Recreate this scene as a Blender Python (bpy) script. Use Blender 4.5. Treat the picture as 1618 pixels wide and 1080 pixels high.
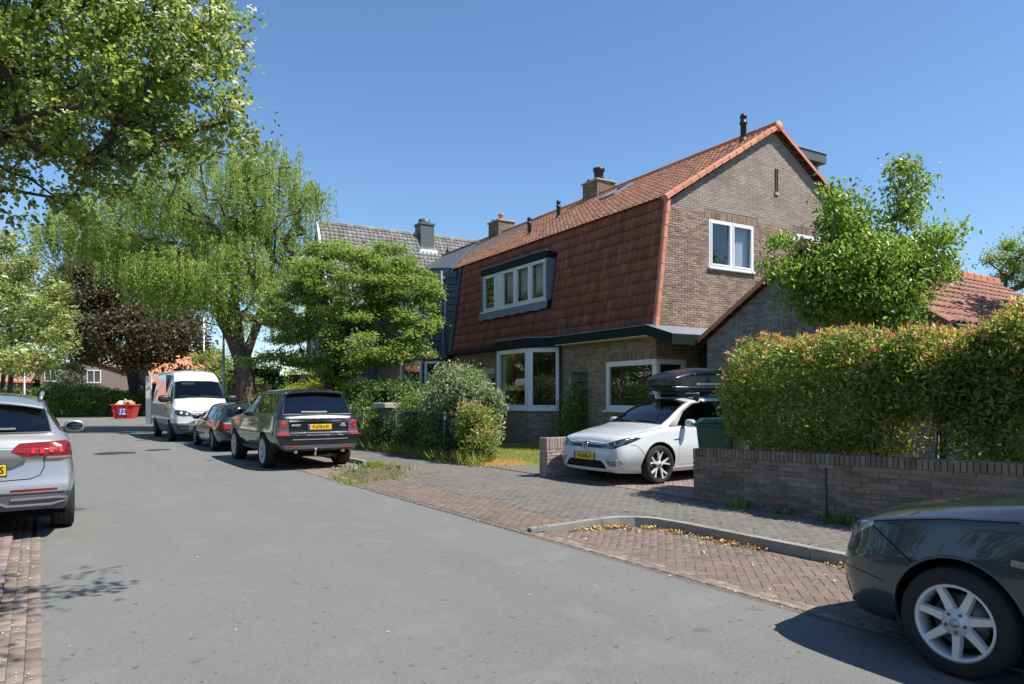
import bpy, bmesh, math, random
import numpy as np
from mathutils import Vector, Matrix
from mathutils.bvhtree import BVHTree

for _o in list(bpy.data.objects):
    bpy.data.objects.remove(_o)
SC = bpy.context.scene
COL = SC.collection
R = math.radians
PI = math.pi
RNG = np.random.default_rng(11)
random.seed(7)

# ------------------------------------------------------------------ camera, sky, sun, exposure
cam = bpy.data.objects.new('camera', bpy.data.cameras.new('camera'))
COL.objects.link(cam)
cam.location = (0, 0, 1.57)
cam.rotation_euler = (R(90), 0, R(-33.5))
cam.data.sensor_width = 36
cam.data.lens = 36 * 1130 / 1618
cam.data.shift_y = 87 / 1618
cam.data.clip_start = 0.05
cam.data.clip_end = 2000
SC.camera = cam

SUN_DIR = Vector((.3355, -.447, .829)).normalized()      # towards the sun
wd = bpy.data.worlds.new('World')
SC.world = wd
wd.use_nodes = True
_n = wd.node_tree.nodes
_bg = _n['Background']
_sky = _n.new('ShaderNodeTexSky')
_sky.sky_type = 'NISHITA'
_sky.sun_disc = False
_sky.sun_elevation = math.asin(SUN_DIR.z)
_sky.sun_rotation = math.atan2(SUN_DIR.x, SUN_DIR.y)
_sky.air_density = 1.2
_sky.dust_density = 0.0
_sky.ozone_density = 8.5
wd.node_tree.links.new(_sky.outputs[0], _bg.inputs[0])
_bg.inputs[1].default_value = 0.082
sl = bpy.data.lights.new('sun', 'SUN')
sl.energy = 3.8
sl.angle = R(.53)
sl.color = (1, .955, .89)
so = bpy.data.objects.new('sun', sl)
so.location = (20, -20, 40)
so.rotation_euler = (-SUN_DIR).to_track_quat('-Z', 'Y').to_euler()
COL.objects.link(so)
vs = SC.view_settings
vs.view_transform = 'Standard'
vs.look = 'None'
vs.exposure = 1.0
vs.gamma = 1
vs.use_curve_mapping = False
SC.cycles.max_bounces = 8
SC.cycles.diffuse_bounces = 6
SC.cycles.transparent_max_bounces = 12
SC.cycles.use_denoising = True

# ------------------------------------------------------------------ materials
MATS = {}


def mat(name, col, col2=None, rough=.6, metal=0., spec=.5, ns=6., detail=4., bump=0., bs=40., rnd=0., coat=0., hue=0., stretch=None, streak=None, mid=.5, con=1.):
    """Principled with noise between two colours, random value per loose piece, fine relief."""
    if metal < .3 and max(col) < .5:
        col = tuple(c * 1.18 for c in col); col2 = col2 and tuple(c * 1.18 for c in col2)
    m = bpy.data.materials.new(name)
    m.use_nodes = True
    nt = m.node_tree
    N, Lk = nt.nodes, nt.links
    p = N['Principled BSDF']
    p.inputs['Roughness'].default_value = rough
    p.inputs['Metallic'].default_value = metal
    p.inputs['Specular IOR Level'].default_value = spec
    p.inputs['Coat Weight'].default_value = coat
    p.inputs['Coat Roughness'].default_value = .03
    col = (*col, 1)
    geo = N.new('ShaderNodeNewGeometry')
    pos = geo.outputs['Position']
    if stretch:
        vm = N.new('ShaderNodeVectorMath'); vm.operation = 'MULTIPLY'
        vm.inputs[1].default_value = stretch
        Lk.new(pos, vm.inputs[0]); pos = vm.outputs[0]
    out = None
    if col2:
        no = N.new('ShaderNodeTexNoise')
        no.inputs['Scale'].default_value = ns
        no.inputs['Detail'].default_value = detail
        no.inputs['Roughness'].default_value = .65
        Lk.new(pos, no.inputs['Vector'])
        mr = N.new('ShaderNodeMapRange')
        mr.inputs[1].default_value = mid - .22 / con
        mr.inputs[2].default_value = mid + .22 / con
        Lk.new(no.outputs[0], mr.inputs[0])
        mx = N.new('ShaderNodeMix'); mx.data_type = 'RGBA'
        mx.inputs[6].default_value = col
        mx.inputs[7].default_value = (*col2, 1)
        Lk.new(mr.outputs[0], mx.inputs[0])
        out = mx.outputs[2]
    if streak:                      # (colour, scale vector, amount): stains with a shape of their own
        sc_, amt = streak[1], streak[2]
        vm = N.new('ShaderNodeVectorMath'); vm.operation = 'MULTIPLY'
        vm.inputs[1].default_value = sc_
        Lk.new(geo.outputs['Position'], vm.inputs[0])
        n2 = N.new('ShaderNodeTexNoise'); n2.inputs['Scale'].default_value = 1; n2.inputs['Detail'].default_value = 5
        n2.inputs['Roughness'].default_value = .7
        Lk.new(vm.outputs[0], n2.inputs['Vector'])
        m2 = N.new('ShaderNodeMapRange'); m2.inputs[1].default_value = .48; m2.inputs[2].default_value = .72
        m2.inputs[4].default_value = amt
        Lk.new(n2.outputs[0], m2.inputs[0])
        mx2 = N.new('ShaderNodeMix'); mx2.data_type = 'RGBA'
        if out: Lk.new(out, mx2.inputs[6])
        else: mx2.inputs[6].default_value = col
        mx2.inputs[7].default_value = (*streak[0], 1)
        Lk.new(m2.outputs[0], mx2.inputs[0])
        out = mx2.outputs[2]
    if rnd or hue:
        oi = N.new('ShaderNodeObjectInfo')
        ad = N.new('ShaderNodeMath'); ad.operation = 'ADD'
        Lk.new(geo.outputs['Random Per Island'], ad.inputs[0]); Lk.new(oi.outputs['Random'], ad.inputs[1])
        fr = N.new('ShaderNodeMath'); fr.operation = 'FRACT'
        Lk.new(ad.outputs[0], fr.inputs[0])
        hs = N.new('ShaderNodeHueSaturation')
        if out: Lk.new(out, hs.inputs['Color'])
        else: hs.inputs['Color'].default_value = col
        r1 = N.new('ShaderNodeMapRange'); r1.inputs[3].default_value = 1 - rnd; r1.inputs[4].default_value = 1 + rnd
        Lk.new(fr.outputs[0], r1.inputs[0]); Lk.new(r1.outputs[0], hs.inputs['Value'])
        if hue:
            wn = N.new('ShaderNodeTexWhiteNoise'); wn.noise_dimensions = '1D'
            Lk.new(fr.outputs[0], wn.inputs['W'])
            r2 = N.new('ShaderNodeMapRange'); r2.inputs[3].default_value = .5 - hue; r2.inputs[4].default_value = .5 + hue
            Lk.new(wn.outputs[0], r2.inputs[0]); Lk.new(r2.outputs[0], hs.inputs['Hue'])
        out = hs.outputs[0]
    if out: Lk.new(out, p.inputs['Base Color'])
    else: p.inputs['Base Color'].default_value = col
    if bump:
        nb = N.new('ShaderNodeTexNoise')
        nb.inputs['Scale'].default_value = bs
        nb.inputs['Detail'].default_value = 6
        Lk.new(pos, nb.inputs['Vector'])
        bp = N.new('ShaderNodeBump')
        bp.inputs['Strength'].default_value = min(1, bump)
        bp.inputs['Distance'].default_value = .01
        Lk.new(nb.outputs[0], bp.inputs['Height'])
        Lk.new(bp.outputs[0], p.inputs['Normal'])
    MATS[name] = m
    return m


LEAF_GAIN = 1.75


def leaf_mat(name, col, col2, trans=.5, rough=.42, rnd=.35, hue=.025, spec=.35, cs=.7):
    """Foliage: noise between two colours over the crown, random per leaf, some light through the blade."""
    g_ = LEAF_GAIN
    w_ = (1.22, 1.06, .95)
    col = tuple(min(.8, c * g_ * k) for c, k in zip(col, w_)); col2 = tuple(min(.8, c * g_ * k) for c, k in zip(col2, w_))
    m = mat(name, col, col2, rough=rough, spec=spec, ns=cs, detail=2, rnd=rnd, hue=hue)
    nt = m.node_tree; N, Lk = nt.nodes, nt.links
    p = N['Principled BSDF']
    src = p.inputs['Base Color'].links[0].from_socket
    tr = N.new('ShaderNodeBsdfTranslucent')
    hs = N.new('ShaderNodeHueSaturation'); hs.inputs['Hue'].default_value = .487; hs.inputs['Saturation'].default_value = 1.0; hs.inputs['Value'].default_value = 1.9
    Lk.new(src, hs.inputs['Color']); Lk.new(hs.outputs[0], tr.inputs[0])
    mx = N.new('ShaderNodeMixShader'); mx.inputs[0].default_value = trans
    Lk.new(p.outputs[0], mx.inputs[1]); Lk.new(tr.outputs[0], mx.inputs[2])
    Lk.new(mx.outputs[0], N['Material Output'].inputs[0])
    return m


def glass_mat(name, tint, ior=1.5, rough=0., gloss=(1, 1, 1)):
    """One-sheet pane: mirror by Fresnel over a tinted see-through."""
    m = bpy.data.materials.new(name)
    m.use_nodes = True
    nt = m.node_tree; N, Lk = nt.nodes, nt.links
    N.remove(N['Principled BSDF'])
    fr = N.new('ShaderNodeFresnel'); fr.inputs[0].default_value = ior
    geo = N.new('ShaderNodeNewGeometry')
    tr = N.new('ShaderNodeBsdfTransparent'); tr.inputs[0].default_value = (*tint, 1)
    gl = N.new('ShaderNodeBsdfGlossy'); gl.inputs[0].default_value = (*gloss, 1); gl.inputs['Roughness'].default_value = rough
    # the Fresnel node takes a back face as light leaving glass: give it a constant there
    mx0 = N.new('ShaderNodeMix'); Lk.new(geo.outputs['Backfacing'], mx0.inputs[0]); Lk.new(fr.outputs[0], mx0.inputs[2]); mx0.inputs[3].default_value = .08
    mx = N.new('ShaderNodeMixShader')
    Lk.new(mx0.outputs[0], mx.inputs[0]); Lk.new(tr.outputs[0], mx.inputs[1]); Lk.new(gl.outputs[0], mx.inputs[2])
    Lk.new(mx.outputs[0], N['Material Output'].inputs[0])
    MATS[name] = m
    return m


# ------------------------------------------------------------------ objects
def link(o, parent=None):
    COL.objects.link(o)
    if parent is not None:
        o.parent = parent
    return o


def tag(o, label=None, cat=None, group=None, kind=None):
    if label: o['label'] = label
    if cat: o['category'] = cat
    if group: o['group'] = group
    if kind: o['kind'] = kind
    return o


def thing(name, label, cat, loc=(0, 0, 0), rz=0., group=None, parent=None):
    o = bpy.data.objects.new(name, None)
    o.empty_display_size = .3
    o.location = loc
    o.rotation_euler = (0, 0, rz)
    link(o, parent)
    return tag(o, label, cat, group)


def part_empty(name, parent, loc=(0, 0, 0), rot=(0, 0, 0)):
    o = bpy.data.objects.new(name, None)
    o.location = loc; o.rotation_euler = rot; o.empty_display_size = .1
    return link(o, parent)


def mesh_np(name, V, F, m, parent=None, smooth=False):
    """numpy verts (n,3) and faces (m,k) of one size -> object."""
    V = np.asarray(V, np.float32); F = np.asarray(F, np.int32)
    me = bpy.data.meshes.new(name)
    me.vertices.add(len(V)); me.vertices.foreach_set('co', V.ravel())
    k = F.shape[1]
    me.loops.add(F.size); me.loops.foreach_set('vertex_index', F.ravel())
    me.polygons.add(len(F))
    me.polygons.foreach_set('loop_start', np.arange(0, F.size, k, dtype=np.int32))
    if smooth:
        me.polygons.foreach_set('use_smooth', np.ones(len(F), bool))
    me.update(calc_edges=True)
    if m: me.materials.append(m)
    o = bpy.data.objects.new(name, me)
    return link(o, parent)


class MB:
    """Collects boxes, prisms, tubes and lathes; build() links them as one mesh object."""

    def __init__(s, M=None):
        s.v = []; s.f = []; s.sm = []; s.M = M or Matrix()

    def add(s, vs, fs, smooth=False):
        b = len(s.v)
        s.v += [s.M @ Vector(q) for q in vs]
        s.f += [tuple(i + b for i in q) for q in fs]
        s.sm += [smooth] * len(fs)
        return s

    def box(s, a, b):
        x0, y0, z0 = (min(a[i], b[i]) for i in range(3)); x1, y1, z1 = (max(a[i], b[i]) for i in range(3))
        return s.add([(x0, y0, z0), (x1, y0, z0), (x1, y1, z0), (x0, y1, z0), (x0, y0, z1), (x1, y0, z1), (x1, y1, z1), (x0, y1, z1)],
                     [(0, 3, 2, 1), (4, 5, 6, 7), (0, 1, 5, 4), (1, 2, 6, 5), (2, 3, 7, 6), (3, 0, 4, 7)])

    def prism(s, poly, ax, a, b):
        """polygon (list of 2-D) extruded along axis ax ('x','y','z') from a to b."""
        def P(q, t):
            return {'x': (t, q[0], q[1]), 'y': (q[0], t, q[1]), 'z': (q[0], q[1], t)}[ax]
        n = len(poly)
        vs = [P(q, a) for q in poly] + [P(q, b) for q in poly]
        fs = [tuple(range(n)), tuple(range(2 * n - 1, n - 1, -1))] + [(i, i + n, (i + 1) % n + n, (i + 1) % n) for i in range(n)]
        return s.add(vs, fs)

    def beam(s, a, b, w, h, up=(0, 0, 1)):
        a, b = Vector(a), Vector(b)
        d = (b - a).normalized(); r = d.cross(Vector(up)).normalized(); u = r.cross(d)
        vs = []
        for p in (a, b):
            for i, j in ((-1, -1), (1, -1), (1, 1), (-1, 1)):
                vs.append(p + r * (i * w / 2) + u * (j * h / 2))
        return s.add(vs, [(0, 1, 2, 3), (7, 6, 5, 4), (0, 4, 5, 1), (1, 5, 6, 2), (2, 6, 7, 3), (3, 7, 4, 0)])

    def tube(s, path, r, n=8, cap=True):
        path = [Vector(p) for p in path]
        rs = r if isinstance(r, (list, tuple)) else [r] * len(path)
        vs = []; fs = []
        ref = None
        for i, p in enumerate(path):
            d = (path[min(i + 1, len(path) - 1)] - path[max(i - 1, 0)]).normalized()
            if ref is None:
                ref = d.orthogonal().normalized()
            ref = (ref - d * ref.dot(d))
            ref = ref.normalized() if ref.length > 1e-6 else d.orthogonal().normalized()
            q = d.cross(ref)
            for k in range(n):
                t = 2 * PI * k / n
                vs.append(p + (ref * math.cos(t) + q * math.sin(t)) * rs[i])
        for i in range(len(path) - 1):
            for k in range(n):
                fs.append((i * n + k, i * n + (k + 1) % n, (i + 1) * n + (k + 1) % n, (i + 1) * n + k))
        s.add(vs, fs, True)
        if cap:
            b = len(s.v) - len(vs)
            s.f += [tuple(b + k for k in range(n - 1, -1, -1)), tuple(b + (len(path) - 1) * n + k for k in range(n))]
            s.sm += [False, False]
        return s

    def lathe(s, prof, c=(0, 0, 0), ax='z', n=24, smooth=True, a0=0., a1=2 * PI):
        """profile [(r, t)] turned about axis ax through c."""
        vs = []; fs = []
        full = abs(a1 - a0 - 2 * PI) < 1e-6
        m = n if full else n + 1
        for k in range(m):
            t = a0 + (a1 - a0) * k / n
            cs, sn = math.cos(t), math.sin(t)
            for r, h in prof:
                q = {'z': (r * cs, r * sn, h), 'y': (r * sn, h, r * cs), 'x': (h, r * cs, r * sn)}[ax]
                vs.append((q[0] + c[0], q[1] + c[1], q[2] + c[2]))
        L_ = len(prof)
        for k in range(n):
            k2 = (k + 1) % m
            for i in range(L_ - 1):
                fs.append((k * L_ + i, k2 * L_ + i, k2 * L_ + i + 1, k * L_ + i + 1))
        return s.add(vs, fs, smooth)

    def build(s, name, m, parent=None, bevel=0., kind=None, fix=True, smooth=None):
        me = bpy.data.meshes.new(name)
        me.from_pydata([tuple(q) for q in s.v], [], s.f)
        me.polygons.foreach_set('use_smooth', s.sm if smooth is None else [smooth] * len(s.f))
        if bevel or fix:
            bm = bmesh.new(); bm.from_mesh(me)
            bmesh.ops.remove_doubles(bm, verts=bm.verts, dist=1e-5)
            bmesh.ops.recalc_face_normals(bm, faces=bm.faces)
            if bevel:
                es = [e for e in bm.edges if len(e.link_faces) == 2 and e.calc_face_angle(0) > .6]
                bmesh.ops.bevel(bm, geom=es, offset=bevel, segments=1, affect='EDGES', profile=.5)
            bm.to_mesh(me); bm.free()
        if m: me.materials.append(m)
        o = bpy.data.objects.new(name, me)
        link(o, parent)
        if kind: o['kind'] = kind
        return o


def shared(name, me, parent, mtx):
    o = bpy.data.objects.new(name, me)
    link(o, parent)
    o.matrix_local = mtx
    return o


def lettering(text, size, m, name, parent, loc, rot, extrude=.002, align='CENTER', sx=1., bold=0.):
    cu = bpy.data.curves.new(name, 'FONT')
    cu.body = text; cu.size = size; cu.extrude = extrude; cu.align_x = align; cu.align_y = 'CENTER'
    cu.resolution_u = 3
    cu.offset = bold
    t = bpy.data.objects.new('tmp_text', cu)
    COL.objects.link(t)
    me = bpy.data.meshes.new_from_object(t)
    bpy.data.objects.remove(t); bpy.data.curves.remove(cu)
    me.name = name
    if not me.materials: me.materials.append(m)
    else: me.materials[0] = m
    o = bpy.data.objects.new(name, me)
    link(o, parent)
    o.location = loc; o.rotation_euler = rot; o.scale = (sx, 1, 1)
    return o


def pip(x, y, poly):
    c = False; j = len(poly) - 1
    for i in range(len(poly)):
        xi, yi = poly[i]; xj, yj = poly[j]
        if (yi > y) != (yj > y) and x < (xj - xi) * (y - yi) / (yj - yi) + xi: c = not c
        j = i
    return c


def frame(o, a, n):
    """matrix with x along a, y along n (outward), z = their cross turned upright."""
    a = Vector(a).normalized(); n = Vector(n).normalized(); z = a.cross(n)
    if z.z < 0: z = -z
    return Matrix(((a.x, n.x, z.x, o[0]), (a.y, n.y, z.y, o[1]), (a.z, n.z, z.z, o[2]), (0, 0, 0, 1)))


CAMV = Vector((0, 0, 1.57))


def brick_wall(parent, m, M, poly, holes=(), nobj=0, bl=.21, bh=.052, j=.010, proud=.012, z0=None, world=None, offs=.5, rough=.002, name='brick', vis=None):
    """Courses of single bricks in the plane of M (x along, z up, y outward) inside poly, leaving holes out.
    The nobj bricks nearest the camera become objects, the rest one mesh of kind stuff."""
    zs = [q[1] for q in poly]
    z = min(zs) if z0 is None else z0
    items = []
    row = 0
    while z + bh * .6 < max(zs):
        zc = z + bh / 2
        xs = []
        for i in range(len(poly)):
            (xa, za), (xb, zb) = poly[i], poly[(i + 1) % len(poly)]
            if (za > zc) != (zb > zc): xs.append(xa + (xb - xa) * (zc - za) / (zb - za))
        xs.sort()
        spans = [(xs[i], xs[i + 1]) for i in range(0, len(xs) - 1, 2)]
        for h in holes:
            if h[1] - .01 < zc < h[3] + .01:
                ns = []
                for a, b in spans:
                    if h[2] <= a or h[0] >= b: ns.append((a, b)); continue
                    if h[0] > a: ns.append((a, h[0]))
                    if h[2] < b: ns.append((h[2], b))
                spans = ns
        off = (row % 2) * offs * (bl + j)
        for a, b in spans:
            k = math.floor((a - off) / (bl + j)) - 1
            while True:
                x0 = off + k * (bl + j); x1 = x0 + bl
                k += 1
                if x0 > b: break
                x0c, x1c = max(x0, a), min(x1, b)
                if x1c - x0c < .03: continue
                items.append((x0c, x1c, z, abs(x1c - x0c - bl) < 1e-6))
        z += bh + j; row += 1
    wm = world or Matrix()
    def key(t):
        p = wm @ (M @ Vector(((t[0] + t[1]) / 2, 0, t[2] + bh / 2)))
        d = (p - CAMV).length
        return d + (1000 if not t[3] else 0) + (0 if vis is None or vis(t) else 500)
    order = sorted(range(len(items)), key=lambda i: key(items[i]))
    obj = set(order[:nobj]) if nobj else set()
    me = None
    rest = MB(M)
    for i, (x0, x1, zz, full) in enumerate(items):
        e = proud + random.uniform(-rough, rough) * 1.5
        dz = random.uniform(-rough, rough)
        if i in obj and full:
            if me is None:
                t = MB(); t.box((-bl / 2, -.03, -bh / 2), (bl / 2, proud, bh / 2))
                ob = t.build(name, m, parent, bevel=.004); me = ob.data
                bpy.data.objects.remove(ob)
            mt = M @ Matrix.Translation(((x0 + x1) / 2, e - proud, zz + bh / 2 + dz)) @ Matrix.Rotation(random.uniform(-.012, .012), 4, 'Z')
            shared(name, me, parent, mt)
        else:
            rest.add([(x0, -.02, zz + dz), (x1, -.02, zz + dz), (x1, e, zz + dz), (x0, e, zz + dz),
                      (x0, -.02, zz + bh + dz), (x1, -.02, zz + bh + dz), (x1, e, zz + bh + dz), (x0, e, zz + bh + dz)],
                     [(4, 5, 6, 7), (3, 2, 1, 0), (2, 3, 7, 6), (3, 0, 4, 7), (1, 2, 6, 5)])
    if rest.v:
        rest.build('brickwork', m, parent, kind='stuff', fix=False)


def pantile_mesh(name, m, w=.215, l=.36, th=.014, amp=.028, hollow=False):
    """One S-shaped clay tile: x across, y up the slope, z out; origin at its lower left."""
    xs = np.linspace(0, w, 8)
    prof = []
    for x in xs:
        t = x / w
        prof.append(amp * (.5 - .5 * math.cos(2 * PI * min(1, t / .62))) if t < .62 else -.006 * math.sin(PI * (t - .62) / .38))
    b = MB()
    vs = []
    for yy, zz in ((0, 0), (l, -.0)):
        for x, p in zip(xs, prof): vs.append((x, yy, p + zz + th + (.012 if hollow and yy == 0 and x > w * .6 else 0)))
    n = len(xs)
    for x, p in zip(xs, prof): vs.append((x, 0, p - .004))
    fs = [(i, i + 1, n + i + 1, n + i) for i in range(n - 1)] + [(2 * n + i, 2 * n + i + 1, i + 1, i) for i in range(n - 1) if not (hollow and i >= 4)]
    fs += [(2 * n, 0, n), (n - 1, 3 * n - 1, 2 * n - 1)]
    b.add(vs, fs, False)
    o = b.build(name, m, None, fix=False)
    me = o.data
    sm = [i < n - 1 for i in range(len(me.polygons))]
    me.polygons.foreach_set('use_smooth', sm)
    bpy.data.objects.remove(o)
    return me


def tile_field(parent, m, o, a, up, length, height, cols, rows, nobj, world, skip=None, name='tile', amp=.028, tilt=.10, lap=1.22, jit=.006, hollow=False):
    """cols x rows tiles over the rectangle o + a*length + up*height; nearest nobj are objects, the rest one mesh."""
    a = Vector(a).normalized(); up = Vector(up).normalized(); nrm = a.cross(up)
    w = length / cols; h = height / rows
    me = pantile_mesh(name, m, w, h * lap, amp=amp, hollow=hollow)
    co = np.array([tuple(v.co) for v in me.vertices]); fc = [tuple(p.vertices) for p in me.polygons]
    base = Matrix(((a.x, up.x, nrm.x, 0), (a.y, up.y, nrm.y, 0), (a.z, up.z, nrm.z, 0), (0, 0, 0, 1)))
    it = []
    for r in range(rows):
        for c in range(cols):
            p = Vector(o) + a * (c * w) + up * (r * h)
            if skip and skip(c * w + w / 2, r * h + h / 2): continue
            it.append((p, ((world @ p) - CAMV).length))
    order = sorted(range(len(it)), key=lambda i: it[i][1])
    ob = set(order[:nobj])
    V = []; F = []; base_i = 0
    for i, (p, d) in enumerate(it):
        mt = Matrix.Translation(p + nrm * (.012 + random.uniform(-jit, jit) * .6)) @ base @ Matrix.Rotation(-tilt + random.uniform(-.015, .015), 4, 'X') @ Matrix.Rotation(random.uniform(-.008, .008), 4, 'Z')
        mt = mt @ Matrix.Translation((random.uniform(-jit, jit) * .5, random.uniform(-jit, jit), .03 * lap))
        if i in ob:
            shared(name, me, parent, mt)
        else:
            A = np.array(mt)
            V.append(co @ A[:3, :3].T + A[:3, 3])
            F += [tuple(k + base_i for k in q) for q in fc]
            base_i += len(co)
    if V:
        m2 = bpy.data.meshes.new('tiles_beyond')
        m2.from_pydata(np.concatenate(V).tolist(), [], F)
        m2.polygons.foreach_set('use_smooth', [len(q) == 4 and (k % (len(fc)) < 7) for k, q in enumerate(F)])
        m2.materials.append(m)
        o2 = bpy.data.objects.new('tile_course', m2)
        link(o2, parent); o2['kind'] = 'stuff'
    return me
# ------------------------------------------------------------------ palette
M_ASPH = mat('asphalt', (.138, .139, .129), (.168, .168, .156), rough=.92, ns=.45, detail=9, bump=.6, bs=150, spec=.2, streak=((.108, .109, .104), (.5, .035, 1), .45))


def _asphalt_detail(m):
    """stone chips, small oil drips and pale scuffs over the asphalt colour"""
    nt = m.node_tree; N, Lk = nt.nodes, nt.links
    p = N['Principled BSDF']
    src = p.inputs['Base Color'].links[0].from_socket
    geo = N.new('ShaderNodeNewGeometry')
    def layer(src, scale, lo, hi, colour, amt, detail=2, kind='noise'):
        if kind == 'noise':
            n = N.new('ShaderNodeTexNoise'); n.inputs['Detail'].default_value = detail; o = n.outputs[0]
        else:
            n = N.new('ShaderNodeTexVoronoi'); n.inputs['Randomness'].default_value = 1; o = n.outputs['Color']
        n.inputs['Scale'].default_value = scale
        Lk.new(geo.outputs['Position'], n.inputs['Vector'])
        r = N.new('ShaderNodeMapRange'); r.inputs[1].default_value = lo; r.inputs[2].default_value = hi; r.inputs[4].default_value = amt
        Lk.new(o, r.inputs[0])
        x = N.new('ShaderNodeMix'); x.data_type = 'RGBA'
        Lk.new(r.outputs[0], x.inputs[0]); Lk.new(src, x.inputs[6]); x.inputs[7].default_value = (*colour, 1)
        return x.outputs[2]
    src = layer(src, 55, .15, .95, (.25, .245, .225), .42, kind='v')
    src = layer(src, 130, .3, .8, (.075, .075, .072), .5, 3)
    src = layer(src, 3.1, .68, .73, (.075, .075, .072), .5, 3)
    src = layer(src, 14, .70, .73, (.06, .06, .06), .6, 1)
    src = layer(src, 1.7, .56, .80, (.24, .235, .21), .5, 7)
    Lk.new(src, p.inputs['Base Color'])


_asphalt_detail(M_ASPH)
M_GUT = mat('gutter_brick', (.155, .118, .098), (.21, .17, .14), rough=.9, ns=9, bump=.5, bs=60, rnd=.25, hue=.012, spec=.2)
M_PAV_RED = mat('red_paver', (.142, .104, .082), (.172, .132, .106), rough=.9, ns=5, bump=.5, bs=70, rnd=.10, hue=.008, spec=.2, streak=((.11, .10, .082), (1.6, 1.6, 1), .85))
M_PAV_GREY = mat('grey_paver', (.116, .107, .093), (.148, .138, .121), rough=.92, ns=4, bump=.5, bs=70, rnd=.10, hue=.01, spec=.2, streak=((.125, .12, .105), (1.1, 1.1, 1), .7))
M_PAV_BED = mat('paver_joint_sand', (.105, .09, .074), (.135, .118, .098), rough=1, ns=14, bump=.6, bs=90, spec=.1)
M_KERB = mat('kerb_concrete', (.20, .195, .175), (.27, .265, .245), rough=.92, ns=6, bump=.6, bs=80, rnd=.08, spec=.2, streak=((.12, .115, .095), (2, 2, 5), .7))
M_SOIL = mat('garden_soil', (.085, .062, .042), (.13, .10, .07), rough=1, ns=7, bump=1, bs=30, spec=.1)
M_EARTH = mat('ground_earth', (.075, .085, .035), (.12, .105, .06), rough=1, ns=.6, bump=.8, bs=10, spec=.1)
M_DRY = mat('dry_leaf', (.32, .20, .07), (.42, .30, .12), rough=.8, ns=30, rnd=.5, hue=.03, spec=.2)
M_LITTER = mat('pale_litter', (.40, .36, .27), (.5, .46, .36), rough=.9, ns=30, rnd=.35, spec=.2)
M_GRASS = leaf_mat('grass_blade', (.085, .125, .028), (.16, .17, .05), rnd=.35, hue=.02, cs=1.5)
M_WEED = leaf_mat('weed_leaf', (.055, .105, .025), (.085, .13, .035), rnd=.35)
M_IRON = mat('cast_iron', (.06, .058, .055), (.085, .08, .075), rough=.6, metal=.6, ns=20, bump=.4)

# ------------------------------------------------------------------ ground sheets


def sheet(name, pts, m, z=0., kind='structure'):
    vs = [(p[0], p[1], p[2] if len(p) > 2 else z) for p in pts]
    return tag(MB().add(vs, [tuple(range(len(vs)))]).build(name, m, None, fix=False), kind=kind)


sheet('ground', [(-900, -900), (900, -900), (900, 900), (-900, 900)], M_EARTH, -.08)
sheet('road', [(-.02, -25), (4.64, -25), (4.64, 46), (60, 46), (60, 55), (-60, 55), (-60, 46), (-.02, 46)], M_ASPH, 0)
sheet('far_pavement', [(-60, 55), (60, 55), (60, 63), (-60, 63)], M_PAV_GREY, .03)
for _y0, _y1 in ((-20, 9.7),):
    sheet('left_pavement_bed', [(-8, _y0), (-.23, _y0), (-.23, _y1), (-8, _y1)], M_PAV_BED, .055)
    sheet('left_gutter_bed', [(-.24, _y0), (.0, _y0), (.0, _y1), (-.24, _y1)], M_PAV_BED, .005)
sheet('left_parking_bed', [(-2.3, 9.7), (-.01, 9.7), (-.01, 46), (-2.3, 46)], M_PAV_BED, -.02)
sheet('left_verge', [(-60, 9.7), (-2.3, 9.7), (-2.3, 46), (-60, 46)], M_EARTH, .05)
sheet('right_bay_bed', [(4.6, -20), (6.3, -20), (6.3, 46), (4.6, 46)], M_PAV_BED, .0005)
sheet('pavement_bed', [(6.28, -20), (7.86, -20), (7.86, 46), (6.28, 46)], M_PAV_GREY, .098)
sheet('apron_bed', [(4.64, 6.7, .0065), (6.29, 6.7, .0965), (6.29, 12.4, .0965), (4.64, 12.4, .0065)], M_PAV_GREY)
sheet('pavement_corner', [(5.72, 6.66), (6.06, 6.54), (6.25, 6.28), (6.30, 6.1), (6.30, 6.74), (5.72, 6.74)], M_PAV_GREY, .1005)
sheet('garden_ground', [(7.85, -20), (60, -20), (60, 46), (7.85, 46)], M_SOIL, .09)
sheet('driveway_bed', [(7.86, 7.15), (16, 7.15), (16, 10.45), (7.86, 10.45)], M_PAV_BED, .1035)


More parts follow.
